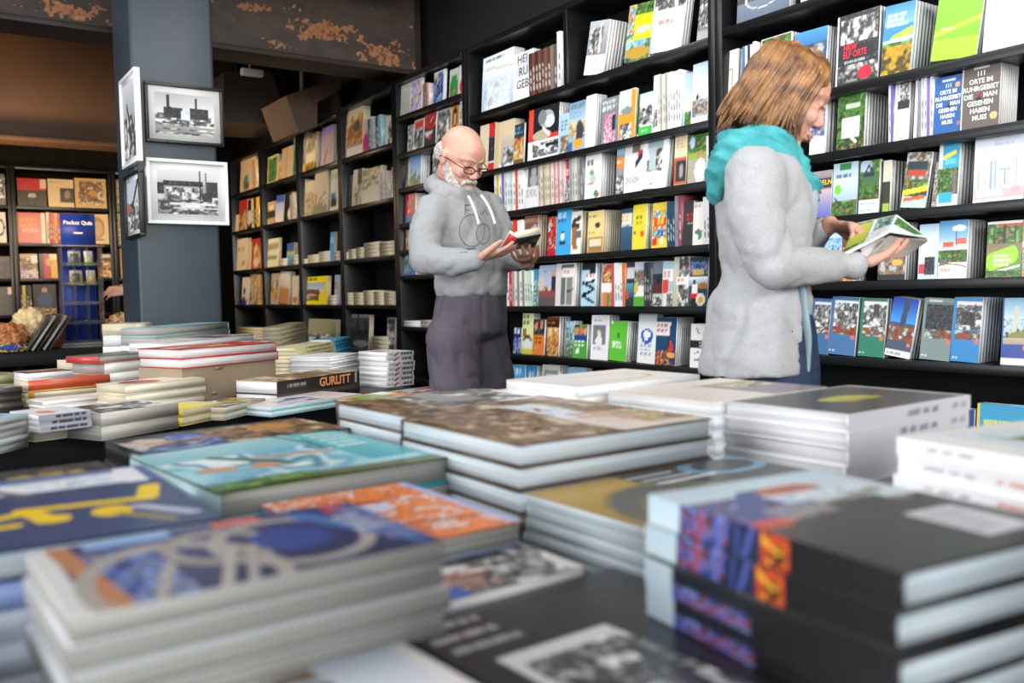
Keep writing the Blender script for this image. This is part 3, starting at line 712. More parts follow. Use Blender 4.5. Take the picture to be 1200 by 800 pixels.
# m5
fc((561, 571, 147), L5, '#d8ccb0', 'plain cream cover', m5, n=4, pages='cream')
fc((571.5, 578.5, 144), L5, '#e8e4e2|r 0 0 1 .28 #cc2a34|n 0 .3 1 .8 dark 3|r 0 .84 1 1 #cc2a34', 'narrow red and black cover', m5, n=4)
fc((579, 601, 144), L5, '#d6c3a2|r 0 0 .18 1 #cdb88e|g .4 .35 1 1 #c9bda8 #8f9090|n .5 .6 1 1 bw 4', 'cream cover with a faint factory', m5, n=4, pages='cream')
fc((601.5, 613, 146), L5, '#3a3228|r 0 .05 1 .3 #2f3a44|t .05 .1 .95 .26 #6fb4dc 2|n 0 .35 1 1 warm 4|r 0 .9 1 1 #6a5a34', 'brown cover with gilded figures', m5, x2=617)
fc((618, 653.5, 129), L5, '#eeeeee|r 0 0 1 .6 #1f2328|r 0 0 .16 .6 #d8493a|r 0 .55 1 .62 #cf3a32|e .6 .25 .24 .17 #a8adb2|e .7 .3 .16 .12 #d0d4d6|e .45 .2 .14 .14 #7c8288|e .45 .54 .3 .1 #b8ac98|l .5 .42 .7 .56 .03 #e8e8e8|n .16 .68 1 .94 bw 7|r .6 .72 1 .77 #2c2c2c', 'red, black and white cover with a bald profile', m5, n=4, res=(60, 80))
fc((654, 665.5, 134), L5, '#a8c8dc|t .3 .2 .9 .45 #3a5a78 3|n .3 .55 1 1 city 4', 'light blue cover with dark lines of type', m5, n=4)
fc((665.5, 684.5, 121), L5, '#8fb4cc|g 0 0 1 .45 #7a9cb4 #b8ccd4|t .05 .24 .95 .33 #4fa0d0 2|p 0 .4 1 .7 sepia|e .68 .62 .25 .22 #3c4044|e .6 .85 .3 .1 #e8a030|r 0 .8 .2 1 #3a6a98', 'blue-grey cover with a title at its head', m5, n=1, text=lambda w, h, t: (['KRUPP'], (w * .1, h * .86, t + .0006), (1, 0, 0), (0, 1, 0), w * .28, '#4a6c88'))
fc((685, 696.5, 112), L5, '#f2f2f2|t .45 .2 .55 .7 #b0b0b0 6', 'thick white book', m5, x2=703, n=4)
fc((703.5, 723.5, 116), L5, '#7c8084|t .06 .06 .95 .3 #d4dade 5|g .2 .36 .8 .95 #8a7a98 #6a5a78|n .2 .36 .8 .95 pink 5|r .68 .4 .82 .7 #2f3036', 'grey cover with a pink statue', m5, n=4)
fc((724, 743, 107), L5, '#e8e2d4|r 0 0 .8 .4 #c8cfcf|r .82 .05 1 1 #e8982c|r 0 .5 1 .66 #ec9a2c|n .1 .68 .8 .95 bw 4|e .5 .42 .36 .08 #8a8c88|r 0 .44 .1 1 #e8982c', 'orange-barred photo cover', m5, x2=748, pages='cream')
fc((747.5, 763, 110), L5, '#e4e6e0|r 0 0 .08 1 #3a9a48|g .1 0 1 .3 #b8c8cc #e0e0d4|n .1 .32 1 .7 bw 5|r 0 .78 1 1 #43b84a|t .3 .86 .9 .93 #d8f4d8 1', 'white cover with a green foot', m5, n=4)
fc((763.5, 771.5, 88), L5, '#e0e2e2|n .1 .6 .9 .9 bw', 'narrow tall pale cover', m5, x2=790)
spines(772, 799, 88, L5, ['#e8e6e2', '#b8a890', '#e8e8e8', '#a8a8a4', '#dcdcd8', '#ececea', '#d8d4d0', '#e0e0e4', '#dcdcdc'], 'tall white-grey spines', m5, jitter=.006)
fc((799.5, 809, 86), L5, '#a8c4d4|g 0 0 1 .7 #9dbcd0 #ded4cc|n .3 .75 1 1 forest', 'pale sky cover', m5, n=3)
fc((809.5, 829, 75), L5, '#f2f2f2|g 0 0 1 .3 #a9c6da #e8eef2|t .1 .08 .9 .16 #d4e2ec 2|n .1 .62 .95 .86 city 6|e .1 .82 .1 .05 #3a78c0|e .35 .56 .08 .05 #333333', 'white cover with sky above and clustered people', m5, x2=835)
# m6 top compartments
fc((564, 600, 68), L6, '#e6ecf0|g 0 0 1 .1 #dfe6ea #e6ecf0|t .1 .08 .8 .12 #333333 1|l .1 .22 .95 .3 .02 #d0c8b8|g 0 .42 1 1 #d8e4ec #a8c4d8|n .1 .5 .9 .95 snow 4', 'large pale blue and white cover', m6, n=4, pages='white')
fc((600.5, 623, 64), L6, '#e4e4e4|r .15 .25 1 .45 #d0d4d8', 'white cover with spaced black capitals', m6, n=3, text=lambda w, h, t: (['HEI', '', ' RU', '', 'GEB'], (w * .18, h * .78, t + .0006), (1, 0, 0), (0, 1, 0), w * .36, '#1c1c1c', .52))
spines(623.5, 656, 62, L6, ['#3a322e', '#7a4030', '#38302c', '#6d4438', '#443a36', '#7a4a3c', '#4a423e', '#8a6a5a', '#5c5450'], 'dark brown spines lettered in orange', m6, jitter=.002)
spines(656.5, 660.5, 36, L6, ['#e8eaec'], 'single tall white spine', m6, jitter=.001)
fc((684, 707, 32), L6, '#eeeeee|g 0 0 1 .62 #b8bcc2 #8a9098|n .1 .15 .7 .6 bw 6|l .3 .2 .35 .6 .03 #4a4e54|l .6 .1 .62 .6 .04 #e0e0e0|e .6 .62 .1 .03 #c84a30|t .2 .72 .8 .82 #9aa0a8 2', 'white cover with an ironworks tower, leaning', m6, x2=729, tilt=-9)
fc((731, 760, 12), L6, '#c8d428|n 0 .02 .3 .6 mixed 4|n .3 0 1 .2 forest 5|r .3 .22 1 .62 #c9d81e|p 0 .64 1 1 lake|e .5 .85 .5 .1 #b8943c|t .4 .52 .95 .56 #f4f4d0 1', 'lime green cover with landscape strips', m6, n=1, tilt=-6, text=lambda w, h, t: (['NRW'], (w * .42, h * .50, t + .0008), (1, 0, 0), (0, 1, 0), w * .22, '#ffffff', 1, .04))
fc((762, 798, -14), L6, '#f6f6f6|n 0 0 1 .4 bw 6|g 0 .0 1 .12 #333333 #777777|t .2 .55 .75 .62 #b07a7a 1|t .2 .64 .7 .76 #c8b8b8 3', 'large white cover with a grey photo on top', m6, x2=822, tilt=-6, n=2)
fc((816, 830, -10), L6, '#b0b0ae|n 0 .1 1 .8 bw 4', 'grey photo cover at the right end', m6, x2=834, tilt=-4)

# ------------------------------------------------------------------ right bookcase
RT = 'in the bookcase of travel guides behind the woman'
r1, r2, r3, r4, r5, r6 = (q + ' shelf, right-hand bookcase' for q in ('lowest full', 'second', 'third', 'fourth', 'fifth', 'top'))
Q0, Q1, Q2, Q3, Q4, Q5, Q6 = LR
def route(col, top, mid='ruin', low=None):
    return (col + '|g 0 0 1 .3 ' + top + '|n 0 .12 1 .5 ' + mid + ' 6|r 0 0 1 .05 ' + col + '|r 0 .52 1 .66 #a4583c|n 0 .52 1 .66 ruin 5|r 0 .66 1 1 ' + col + '|e .88 .68 .07 .035 #ec6a40|t .06 .93 .3 .96 #dfe8ee 1|r 0 0 .09 .66 ' + col + (low or ''))
fc((948, 969, 350), Q1, route('#3a6a98', '#dfe6ee #c8d4de', 'bw'), 'blue-footed industrial route guide half behind the coat', r1, x2=973, tilt=-3)
fc((970, 1001, 349), Q1, route('#466f9e', '#e4eaf2 #d0d8e0', 'bw') + '|e .35 .52 .08 .08 #8a4a54', 'slate-blue industrial route guide', r1, x2=1011, tilt=-3)
fc((1005, 1035, 350), Q1, route('#2f7a62', '#e8e8e4 #e0ddd4', 'bw') + '|r .5 .1 .7 .28 #4a4440', 'green-footed industrial route guide', r1, x2=1042, tilt=-2)
fc((1036, 1066, 351), Q1, '#44546e|g 0 0 1 .4 #1e3ca8 #3f9ae0|l .58 .08 .48 .55 .1 #34465a|n 0 .5 1 .74 red 5|r 0 .5 1 .74 #8a4428|n 0 .52 1 .74 ruin 5|r 0 .74 1 .9 #44546e|r 0 .9 1 1 #dcdcdc|t .1 .93 .8 .97 #8a8a8a 1|e .86 .78 .06 .035 #ec7a50', 'deep blue guide with a tall dark tower', r1, x2=1082, tilt=-8)
fc((1077, 1112, 350), Q1, route('#7d8f8c', '#5f706c #8a9894', 'dark') + '|r .2 .03 .6 .05 #cfd8d4', 'grey-green industrial route guide', r1, n=1, tilt=-3)
fc((1113, 1146, 349), Q1, route('#2a86c8', '#f0f0f0 #e4dcda', 'bw') + '|l .3 .1 .32 .4 .012 #3a3a3a|l .75 .1 .76 .4 .012 #3a3a3a|n .3 .22 .7 .42 dark 5', 'bright blue guide with winding towers', r1, x2=1172, tilt=-2)
fc((1172, 1202, 349), Q1, '#24469c|r 0 0 .1 1 #24469c|p .1 0 1 .7 sky|g .1 0 1 .3 #7fb4d8 #d0dfe4|l .55 .2 .5 .5 .09 #d8d2c0|e .7 .56 .4 .06 #8a8a3c|g .1 .6 1 .7 #c8b49a #a8a090|r 0 .7 1 .88 #24469c|r 0 .9 1 1 #eceeee|e .9 .74 .06 .03 #ec7a50', 'navy guide with a pale tower', r1, n=3)
# r2
fc((961, 984, 268), Q2, '#cfe0ea|p 0 .2 1 1 lake', 'pale blue guide just left of the hands', r2, n=2)
fc((986, 1003, 275), Q2, '#7a4a34|n 0 .3 1 1 warm', 'brown guide under the magazine', r2, n=2)
fc((1028, 1060, 262), Q2, '#2c2a2c|n 0 .1 1 .9 city 5|r .1 .5 .9 .6 #c84a34|e .7 .7 .2 .06 #d8b060', 'dark guide with red shopfronts under the magazine', r2, x2=1074)
fc((1075, 1098, 263), Q2, '#c4d8e4|g 0 0 1 .3 #a9cbe2 #e4eaec|n .05 .35 .85 .9 snow 3|r .05 .74 .3 .9 #c8404a|n .35 .6 .85 .92 dark 4', 'light blue guide with a climber', r2, n=5)
fc((1098.5, 1132, 259), Q2, '#f2f0ee|g 0 0 1 .4 #4b94cc #b8d4e8|e .7 .14 .25 .06 #e4ecf2|r .15 .38 .5 .47 #d8604a|r .62 .32 .95 .42 #e0705a|r .18 .46 .5 .56 #d4dce4|r .62 .42 .92 .52 #e4e8ee|l .6 .2 .6 .42 .02 #4a5a64|n 0 .52 1 .72 forest 6|e .2 .74 .16 .08 #6a6c6e|e .4 1 .9 .26 #c84a2a|e .4 1.02 .9 .26 #f4f2f0|t .1 .84 .5 .88 #d8907a 1', 'white-footed guide of red-roofed houses under a blue sky', r2, x2=1154, res=(60, 86))
fc((1154.5, 1196, 260), Q2, '#6f9a3c|r 0 0 1 .05 #e8ece8|n 0 .05 1 .45 forest 6|r .3 .05 1 .09 #c8523a|l .2 .1 .2 .4 .02 #2a3c20|l .5 .08 .5 .4 .03 #24381c|l .8 .1 .8 .4 .02 #2a3c20|g 0 .4 1 .6 #8a7a5a #9a8a68|l .15 .72 .75 .6 .16 #a4d93a|l .15 .72 .75 .6 .15 #a4d93a|t .22 .58 .8 .82 #f4fbe4 3|l .15 .92 .95 .8 .02 #f4f4f4|n 0 .88 1 1 forest', 'forest guide with a lime green slanted label', r2, n=3, res=(60, 80))
fc((1196.5, 1215, 256), Q2, '#e8a024|r 0 .4 1 .6 #f0f0f0|n 0 .5 1 1 mixed 5', 'orange guide cut by the right edge of the picture', r2, n=2)
# r3
fc((946, 973, 202), Q3, '#8a7684|g 0 0 1 .35 #b8a8ac #6a5a6a|r .02 .17 .95 .36 #3c342c|g 0 .4 1 1 #c8b0b4 #5a68b8|e .4 .45 .2 .05 #4a3a44', 'mauve guide with bold yellow capitals', r3, x2=975, text=lambda w, h, t: (['ANGELN'], (w * .05, h * .70, t + .0006), (1, 0, 0), (0, 1, 0), w * .245, '#f0cf3e', 1, .02))
fc((974.5, 1003, 192), Q3, '#bcd0dc|r .3 .03 .7 .13 #2f8a48|t .15 .22 .85 .3 #4a6a8a 1|r .1 .3 .9 .36 #efe8de|g 0 .42 1 .75 #c0d4ea #9fb8dc|e .2 .5 .14 .1 #7cc43c|n 0 .72 1 1 forest 5|l .1 .66 .5 .86 .02 #3a3c48', 'pale guide with a green tab and green badge', r3, x2=1006)
fc((1005.5, 1029, 189), Q3, '#9ab0c4|p 0 0 1 .8 forest|e .3 .1 .3 .12 #b0c4d8|l .45 .08 .25 .27 .03 #2c2c48|l .45 .08 .7 .27 .03 #2c2c48|l .25 .27 .7 .27 .05 #2c2c48|r .1 .32 .95 .42 #4a6a48|r 0 .76 1 1 #e8ecec|t .1 .8 .9 .98 #8fb0b4 3', 'hillside guide with a dark triangle', r3, x2=1034)
fc((1033, 1042, 188), Q3, '#d8cfb8|r 0 .42 1 1 #34382c|r .1 .85 .9 1 #9ab83a', 'cream and dark narrow guide', r3, x2=1062)
fc((1055, 1084, 182), Q3, '#3c4a3c|n 0 0 1 .5 city 5|r .1 .18 .85 .32 #2c3c44|r .15 .32 .8 .42 #b84a34|n 0 .5 1 .7 forest|l 0 .74 1 .64 .05 #ecd23c|r 0 .8 1 1 #bcdcc8|l .1 .86 .9 .8 .035 #d0684a', 'farm guide with a yellow stripe, leaning', r3, x2=1093, tilt=-6)
fc((1091, 1099, 190), Q3, '#4c4a3a|n 0 0 1 1 city', 'narrow dark guide', r3, n=1, tilt=-4)
fc((1097, 1121, 165), Q3, '#e0e4e0|r .2 0 1 .42 #2ea6cc|l .25 .27 .8 .2 .035 #ecdc50|r .35 .3 .85 .37 #6cc4dc|n 0 .44 1 .82 forest 5|r .1 .8 .7 .95 #3aaed0|r .75 .5 .9 .8 #7c6c78', 'sky blue and green guide with yellow lettering', r3, x2=1139, tilt=-1)
fc((1139.5, 1199, 158), Q3, '#dfe4ee|g 0 0 1 .6 #dde4f0 #f4f6fa|t .4 .1 .95 .2 #c8d0ea 2|n 0 .72 1 .86 snow 5|l .1 .5 .1 .8 .012 #a8b8d8|l .2 .25 .22 .8 .01 #c0c8dc|l .35 .42 .35 .8 .02 #98aed0|l .44 .42 .44 .8 .016 #98aed0|l .62 .55 .62 .75 .016 #8aa4b8|l .5 .54 .72 .54 .012 #a0b4c0|l .85 .4 .84 .78 .014 #a8c0c8|g 0 .82 1 .95 #c8c0c8 #d8b8b4|r .06 .84 .55 .87 #f8f8f8|r .06 .89 .6 .92 #f8f8f8|e .85 .84 .1 .05 #e8b0b4|r 0 .96 1 1 #eeeeee', 'broad white guide with faint towers', r3, n=4, res=(64, 70))
# r4
fc((948, 966, 117), Q4, '#d8dce4|n .1 .2 .9 .65 blues 4|r 0 .7 1 1 #f0f0f0', 'blue-windowed guide beside the woman\'s face', r4, x2=979)
fc((979.5, 1012, 101), Q4, '#2f4a2c|p 0 0 1 1 forest|r .3 .3 .8 .36 #c8d0c0|r .2 .52 .8 .8 #eef0ea|t .25 .56 .75 .76 #b8beb4 3|l .2 .6 .7 .9 .03 #f4f4f4', 'green guide with a white oval label', r4, x2=1040)
spines(1040.5, 1046, 90, Q4, ['#dcdae4', '#6a5aa8'], 'violet spines', r4)
fc((1046, 1049.5, 86), Q4, '#eeeeee', 'thin upright white card', r4, n=1)
fc((1050, 1064, 88), Q4, '#ecebea|n .2 .1 .9 .4 bw|r 0 .4 1 .5 #333333', 'white guide with a small black block', r4, x2=1070, n=4)
fc((1070, 1074, 88), Q4, '#f0f0f0', 'narrow white guide', r4, n=3)
spines(1074.5, 1092, 92, Q4, ['#8a8c90', '#c4c6cc', '#dcdae8', '#8a6ab8', '#cfd4da'], 'white and violet spines', r4)
T111 = ['111', 'ORTE IM', 'RUHRGEBIET', 'DIE      MAN', 'GESEHEN', 'HABEN', 'MUSS']
fc((1093, 1124.5, 92), Q4, '#2f62a8|r .3 .06 .75 .09 #dfe8f4|e .85 .17 .09 .045 #d8b070|l .6 .49 .5 .55 .04 #6a2c2c|e .56 .55 .1 .04 #2c2a30|e .95 .84 .07 .03 #d86a5a', 'blue guide with stacked white lettering', r4, n=3, text=lambda w, h, t: (T111, (w * .52, h * .80, t + .0006), (1, 0, 0), (0, 1, 0), h * .098, '#f4f4f4', 1.08, .03, 'CENTER', 'lettering', .82))
fc((1125, 1170, 73), Q4, '#6a605c|r 0 0 1 .015 #e4e0dc|r 0 0 .015 1 #e4e0dc|r .3 .1 .7 .13 #e0dcd8|l .5 .5 .42 .56 .03 #8a3428|e .45 .58 .09 .035 #2c2422|e .86 .84 .1 .055 #d8bc84', 'grey-brown guide with stacked white lettering', r4, x2=1204, res=(50, 70), text=lambda w, h, t: (T111, (w * .5, h * .76, t + .0006), (1, 0, 0), (0, 1, 0), h * .098, '#f4f4f4', 1.08, .03, 'CENTER', 'lettering', .92))
# r5
fc((847, 862, 60), Q5, '#e4e4dc|r .3 .3 .6 .8 #8a8a84|r .35 .32 .55 .78 #d8d8d0', 'white block-like book against the upright', r5, x2=871)
spines(871, 886, 52, Q5, ['#4a78a8', '#d8d8dc', '#2c3a58', '#e8e8e8', '#e4e6ea'], 'blue and white spines', r5)
fc((889, 925, 46), Q5, '#eef0ee|r .04 .03 .96 .97 #2c4a34|n .04 .03 .96 .97 forest 6', 'white-edged dark green guide behind the woman\'s hair', r5, n=4)
fc((928, 966, 40), Q5, '#2c5a94|g 0 0 1 .2 #4a94cc #3a78b4|n .05 .25 .9 .75 city 6|r 0 .78 1 1 #3068b8|t .1 .84 .9 .94 #d8e4f4 2', 'blue guide with a town view', r5, x2=980, tilt=-1)
fc((978.5, 1028, 20), Q5, '#34383c|n .04 0 1 .95 dark 7|n .1 .08 .95 .4 bw 6|n 0 .72 1 .95 bw 6|r .1 .46 .9 .63 #2a2c30|t .2 .66 .8 .7 #c8c8c8 1|e .7 .86 .16 .09 #d8263c|r 0 0 .03 1 #e4e4e4', 'black and grey city guide with red capitals', r5, n=4, res=(64, 80), text=lambda w, h, t: (['NRW', 'ELF ORTE'], (w * .17, h * .49, t + .0008), (1, 0, 0), (0, 1, 0), h * .13, '#e0344a', .8, .03, 'LEFT', 'lettering', .68))
fc((1031, 1066, 10), Q5, '#3f8fcc|g 0 0 1 .3 #3a88c8 #7ab8e0|t .1 .14 .8 .32 #e4f0f8 3|l .3 .5 .95 .4 .05 #b4c83c|l 0 .54 1 .5 .03 #f0f0f0|p 0 .55 1 1 forest|n 0 .6 1 1 gold 4', 'coastal blue guide with a golden field', r5, x2=1098, tilt=-3)
fc((1090, 1144, 0), Q5, '#84c82c|l 0 .62 1 .42 .04 #b4dc3a|g 0 .7 1 1 #a8d838 #a4d034|t .15 .52 .55 .56 #dff0b0 1', 'large lime green book', r5, x2=1156, tilt=-6, n=3)
fc((1151, 1203, -8), Q5, '#e4ecf0|g 0 0 1 .4 #cfe0ea #f4f4f2|l 0 .35 1 .1 .04 #eadfce', 'large white book cut by the right edge of the picture', r5, n=3, tilt=-2)
# r6
fc((863, 925, -20), Q6, '#5c6c80|n 0 0 1 1 dark 4|g 0 .55 1 1 #64748a #56657a|o .5 .5 .35 .25 #c8ccd0 .8', 'slate grey book with a pale ring', r6, x2=932, n=2)
fc((938, 985, -40), Q6, '#e8eaec|n 0 .6 1 1 snow', 'white book near the top edge of the picture', r6, n=2)
# low ledge behind the tables at the right
fc((1143, 1215, 472), Q0, '#38a4cc|r 0 0 .06 1 #ecc83c|g .06 0 1 1 #2f9cc8 #54b8d8|t .12 .3 .8 .6 #f0e47a 1', 'bright blue box-like guide with a yellow spine band', 'lowest ledge at the right edge', n=2)
fc((1116, 1140, 478), Q0, '#2c3c78|t .1 .2 .9 .5 #dfe4f0 2', 'navy guide', 'lowest ledge at the right edge', n=2)
for i_, (xx_, cc_) in enumerate(((960, '#dcd8c8'), (985, '#b8c4c8'), (1012, '#e8e4dc'))):
    fc((xx_, xx_ + 22, 470), Q0, cc_ + '|n 0 .3 1 1 city', ('cream', 'grey-blue', 'ivory')[i_] + ' guide low down', 'lowest ledge behind the white stack', n=2)

# ------------------------------------------------------------------ case behind the man
A = 'behind the man'
a7, a6, a5, a4, a3, a2, a1 = (lv for lv in LA[1:][::-1])
fc((464.5, 480, 102), a7, '#c4cabc|g 0 0 1 1 #c9cfc0 #b0b5a6', 'big blank grey-green cover', 'at the left end of the top shelf ' + A, n=6)
fc((480.5, 493.5, 95), a7, '#d4cede|n .1 .1 .9 .9 lilac 4', 'lilac-white cover', 'on the top shelf ' + A, x2=500)
spines(500, 507, 96, a7, ['#8a7068', '#7a5a54', '#b06a60', '#c8b8b4'], 'brown and rose spines', 'on the top shelf ' + A)
fc((507.5, 521, 85), a7, '#dfe4ec|n .05 .05 .8 .95 blues 4', 'white cover with dark blue shapes', 'on the top shelf ' + A, x2=526)
fc((526, 537, 82), a7, '#b8c4b8|e .5 .5 .4 .3 #2f8a44|n .2 .6 .9 1 forest', 'grey cover with a green patch', 'on the top shelf ' + A, n=4)
fc((537.5, 544, 76), a7, '#d8d4d4|e .5 .7 .4 .25 #c83a44', 'pale cover with a red figure', 'on the top shelf ' + A, n=3)
fc((477, 484, 147), a6, '#8a8e94|n 0 0 1 1 bw', 'narrow grey photo cover', 'on the second shelf down ' + A, n=4)
fc((484.5, 496, 141), a6, '#d8d4d0|r .1 .1 .9 .3 #c8463c|n 0 .35 1 1 bw 4', 'cover with a red title over grey', 'on the second shelf down ' + A, n=5)
fc((496.5, 510, 134), a6, '#3c3436|n .05 .1 .95 .45 red 4|e .4 .6 .3 .1 #d8d0cc|e .5 .72 .15 .07 #c83830', 'dark cover with red ornament', 'on the second shelf down ' + A, n=5)
fc((511.5, 527, 130), a6, '#b8bcbc|n 0 .1 1 1 bw 4', 'silver-grey photo cover', 'on the second shelf down ' + A, n=5)
fc((527.5, 537, 125), a6, '#c89038|e .5 .35 .35 .3 #3a241c|e .5 .38 .2 .18 #c89878|n 0 .75 1 1 dark', 'golden cover with a dark-haired woman', 'on the second shelf down ' + A, n=5)
fc((537.5, 544.5, 117), a6, '#c4c8d4|n 0 .2 1 1 mixed 4', 'pale cover with coloured specks', 'on the second shelf down ' + A, n=3)
fc((467, 478, 183), a5, '#34363c|n 0 .1 1 1 dark 4|e .5 .5 .2 .2 #6a5a50', 'dark photo cover', 'on the third shelf down ' + A, n=4)
fc((479, 492.5, 180), a5, '#4a7cb8|g 0 0 1 .5 #4a80c4 #9ab8d8|t .1 .1 .8 .18 #e4ecf4 1|p 0 .5 1 1 lake', 'blue coast cover', 'on the third shelf down ' + A, x2=505)
fc((506, 518, 180), a5, '#d8dce0|n 0 .2 1 1 bw', 'white cover next to the blue one', 'on the third shelf down ' + A, n=4)
fc((474, 486, 228), a4, '#b82c3c|r 0 .85 1 1 #3a68a8|n .3 .3 .7 .6 red', 'crimson cover with a blue foot', 'left of the man\'s shoulder ' + A, n=4)
fc((475, 484, 269), a3, '#5a4a44|n 0 0 1 1 warm 4', 'small brown cover', 'left of the man\'s arm ' + A, n=4)
fc((473, 487, 297), a2, '#3f74b0|n .1 .1 .5 .9 lake|t .2 .1 .9 .3 #b8d0ec 1', 'medium blue cover', 'left of the man\'s elbow ' + A, n=4)
flats(465.5, 490, a1, 2, .16, 'thin white pile', 'left of the man\'s legs ' + A, tb=.02, pages='white')
flats(491, 519, a1, 2, .17, 'thin grey-white pile', 'left of the man\'s legs ' + A, tb=.024, pages='white')
fc((524, 541, 392), LA[0] + .0, '#c8ccc0|r .1 .1 .9 .9 #d4d8cc|e .5 .6 .15 .12 #a85a5a', 'grey-green cover with a red mark, leaning', 'low beside the man\'s trousers ' + A, n=1, tilt=-12)
flats(500, 522, LA[0], 4, .18, 'green-cream pile', 'low beside the man\'s trousers ' + A, cols=('#cfd2a8',), tb=.022)

# ------------------------------------------------------------------ four far cases
def far(n): return ('first', 'second', 'third', 'fourth')[n] + ' case left of the man'
K1, K2, K3, K4, K5 = LF
B0, C0, D0, E0 = far(0), far(1), far(2), far(3)
sh = {K5: 'top shelf', K4: 'second shelf down', K3: 'third shelf down', K2: 'fourth shelf down', K1: 'fifth shelf down'}
def fr(rect, z, cov, desc, case, **k):
    k.setdefault('n', 3); k.setdefault('pages', 'cream')
    return fc(rect, z, cov, desc, sh[z] + ', ' + case, **k)
fr((401, 405, 134), K5, '#c02838|n 0 .2 1 .8 red', 'narrow red cover', B0)
fr((406, 424, 129), K5, '#e0cca4|p 0 .15 1 1 warm|e .6 .4 .25 .12 #5a5440|r 0 .85 1 1 #ece0c8', 'tall sand-coloured landscape cover', B0, n=2)
fr((425, 434.5, 139), K5, '#d8bcb4|e .4 .75 .45 .3 #c8247c|g 0 0 1 .4 #d8c8b8 #e0b0b0', 'cover with a magenta blaze', B0, n=3)
spines(435, 450, 138, K5, ['#4a5560', '#9ab0b8', '#b8c4c8', '#3a444e', '#8ab0c0'], 'grey-blue spines', 'on the top shelf ' + B0)
fr((451, 461, 136), K5, '#e0d8cc|n .4 .3 1 1 bw', 'pale cover with a dark branch', B0)
fr((350.8, 357, 155), K5, '#7a88a8|p 0 .2 1 1 city|r 0 .8 1 1 #d0a848', 'blue-grey town cover', C0)
fr((357.5, 370, 158), K5, '#a89078|n 0 0 1 .6 sepia 4|r .1 .55 .9 .8 #e8d8a8|n 0 .8 1 1 gold', 'tan patchwork cover', C0, x2=375)
fr((375.5, 389.5, 150), K5, '#a48cb4|g 0 0 1 1 #9a86b4 #d8b8b0|l .3 .9 .7 .3 .12 #d8b088|l .3 .9 .7 .3 .05 #b0805a', 'lilac evening cover', C0, n=3)
fr((313, 325, 184), K5, '#e0cc98|r .14 .1 .9 .9 #a89860|n .14 .1 .9 .9 forest 4', 'cream-bordered garden cover', D0, n=4)
fr((325.5, 329, 190), K5, '#e0b850|n 0 .2 1 1 warm', 'narrow yellow cover', D0, n=2)
fr((329.5, 342, 174), K5, '#b89c78|r .46 0 .5 1 #a08460', 'plain tan double cover', D0, n=4)
fr((343, 348.5, 160), K5, '#8a98b0|p 0 .3 1 1 forest', 'narrow blue-green cover', D0, n=2)
fr((281, 298, 188), K5, '#dcbc94|e .4 .7 .18 .2 #3a8a9c|e .45 .85 .2 .1 #5a5440', 'tan cover with a teal splash', E0, n=2)
spines(298.5, 304, 186, K5, ['#c8a884', '#b8946c', '#dcc49c'], 'tan spines', 'on the top shelf ' + E0)
fr((401.5, 412, 207), K4, '#1c1c20|n .1 .2 .9 .6 dark 6', 'black starry cover', B0)
fr((413, 423, 199), K4, '#dcd0b4|r .5 0 1 1 #4a4438|n .0 .5 1 1 sepia 5', 'cream and umber cover', B0)
fr((423.5, 446, 199), K4, '#cdbfa4|n .0 .0 1 .5 sepia 6|l 0 .55 1 .45 .02 #7a8a78|g 0 .6 1 1 #d4c8b0 #e0d2bc', 'broad cream cover with a green line', B0, n=2)
spines(446.5, 457, 200, K4, ['#b8b0a8', '#8a909c', '#c8c0b4', '#9aa0a8', '#b8a8a0'], 'mixed grey spines', 'on the second shelf down ' + B0)
fr((457.5, 461.8, 196), K4, '#d0c4ac|n 0 .1 1 .9 bw', 'narrow black-and-cream cover', B0)
fr((351, 357, 211), K4, '#d8c4a0|n .3 .4 1 1 warm', 'cream cover with amber lights', C0)
fr((357.5, 367, 213), K4, '#d0c0a0|n .0 .4 1 1 sepia 4', 'faded town cover', C0)
fr((367.5, 382, 203), K4, '#cfb896|n 0 .55 1 .9 sepia 4|r 0 .85 1 1 #8a8468', 'tall tan cover with a skyline', C0)
fr((386.5, 396, 199), K4, '#e0d8bc|t .1 .1 .9 .3 #b8a880 2|e .4 .65 .3 .1 #4a6c98|n .2 .75 .7 .85 dark', 'ivory cover with a small boat', C0)
fr((313, 322, 237), K4, '#b89c74|r 0 .4 1 .7 #3a3028|e .5 .25 .3 .12 #e0cca0', 'brown cover with a pale moon', D0)
fr((322.5, 331.5, 230), K4, '#6a7cb8|g 0 .2 1 1 #9aa8d8 #e0d0c8|r 0 .05 1 .2 #3c58a0', 'periwinkle cover', D0, tilt=-3)
fr((332.5, 341, 226), K4, '#1e1c1e|e .8 .75 .3 .2 #d8c8b8', 'black cover with a pale corner', D0, n=2)
spines(341.5, 348, 226, K4, ['#8a7c74', '#a89890', '#c8bcb0'], 'taupe spines', 'on the second shelf down ' + D0)
fr((274.5, 279, 252), K4, '#e4c898', 'plain cream narrow cover', E0)
fr((279.5, 289, 235), K4, '#c8683c|r 0 .05 1 .35 #b83028|n 0 .4 1 1 warm', 'red and orange cover', E0)
fr((289.5, 296, 234), K4, '#2c2420|e .4 .6 .4 .25 #d8c4a8', 'black cover with a pale shape', E0, n=2)
spines(296.5, 305, 232, K4, ['#e0c08c', '#3a3024', '#e8b840'], 'amber and yellow spines', 'on the second shelf down ' + E0)
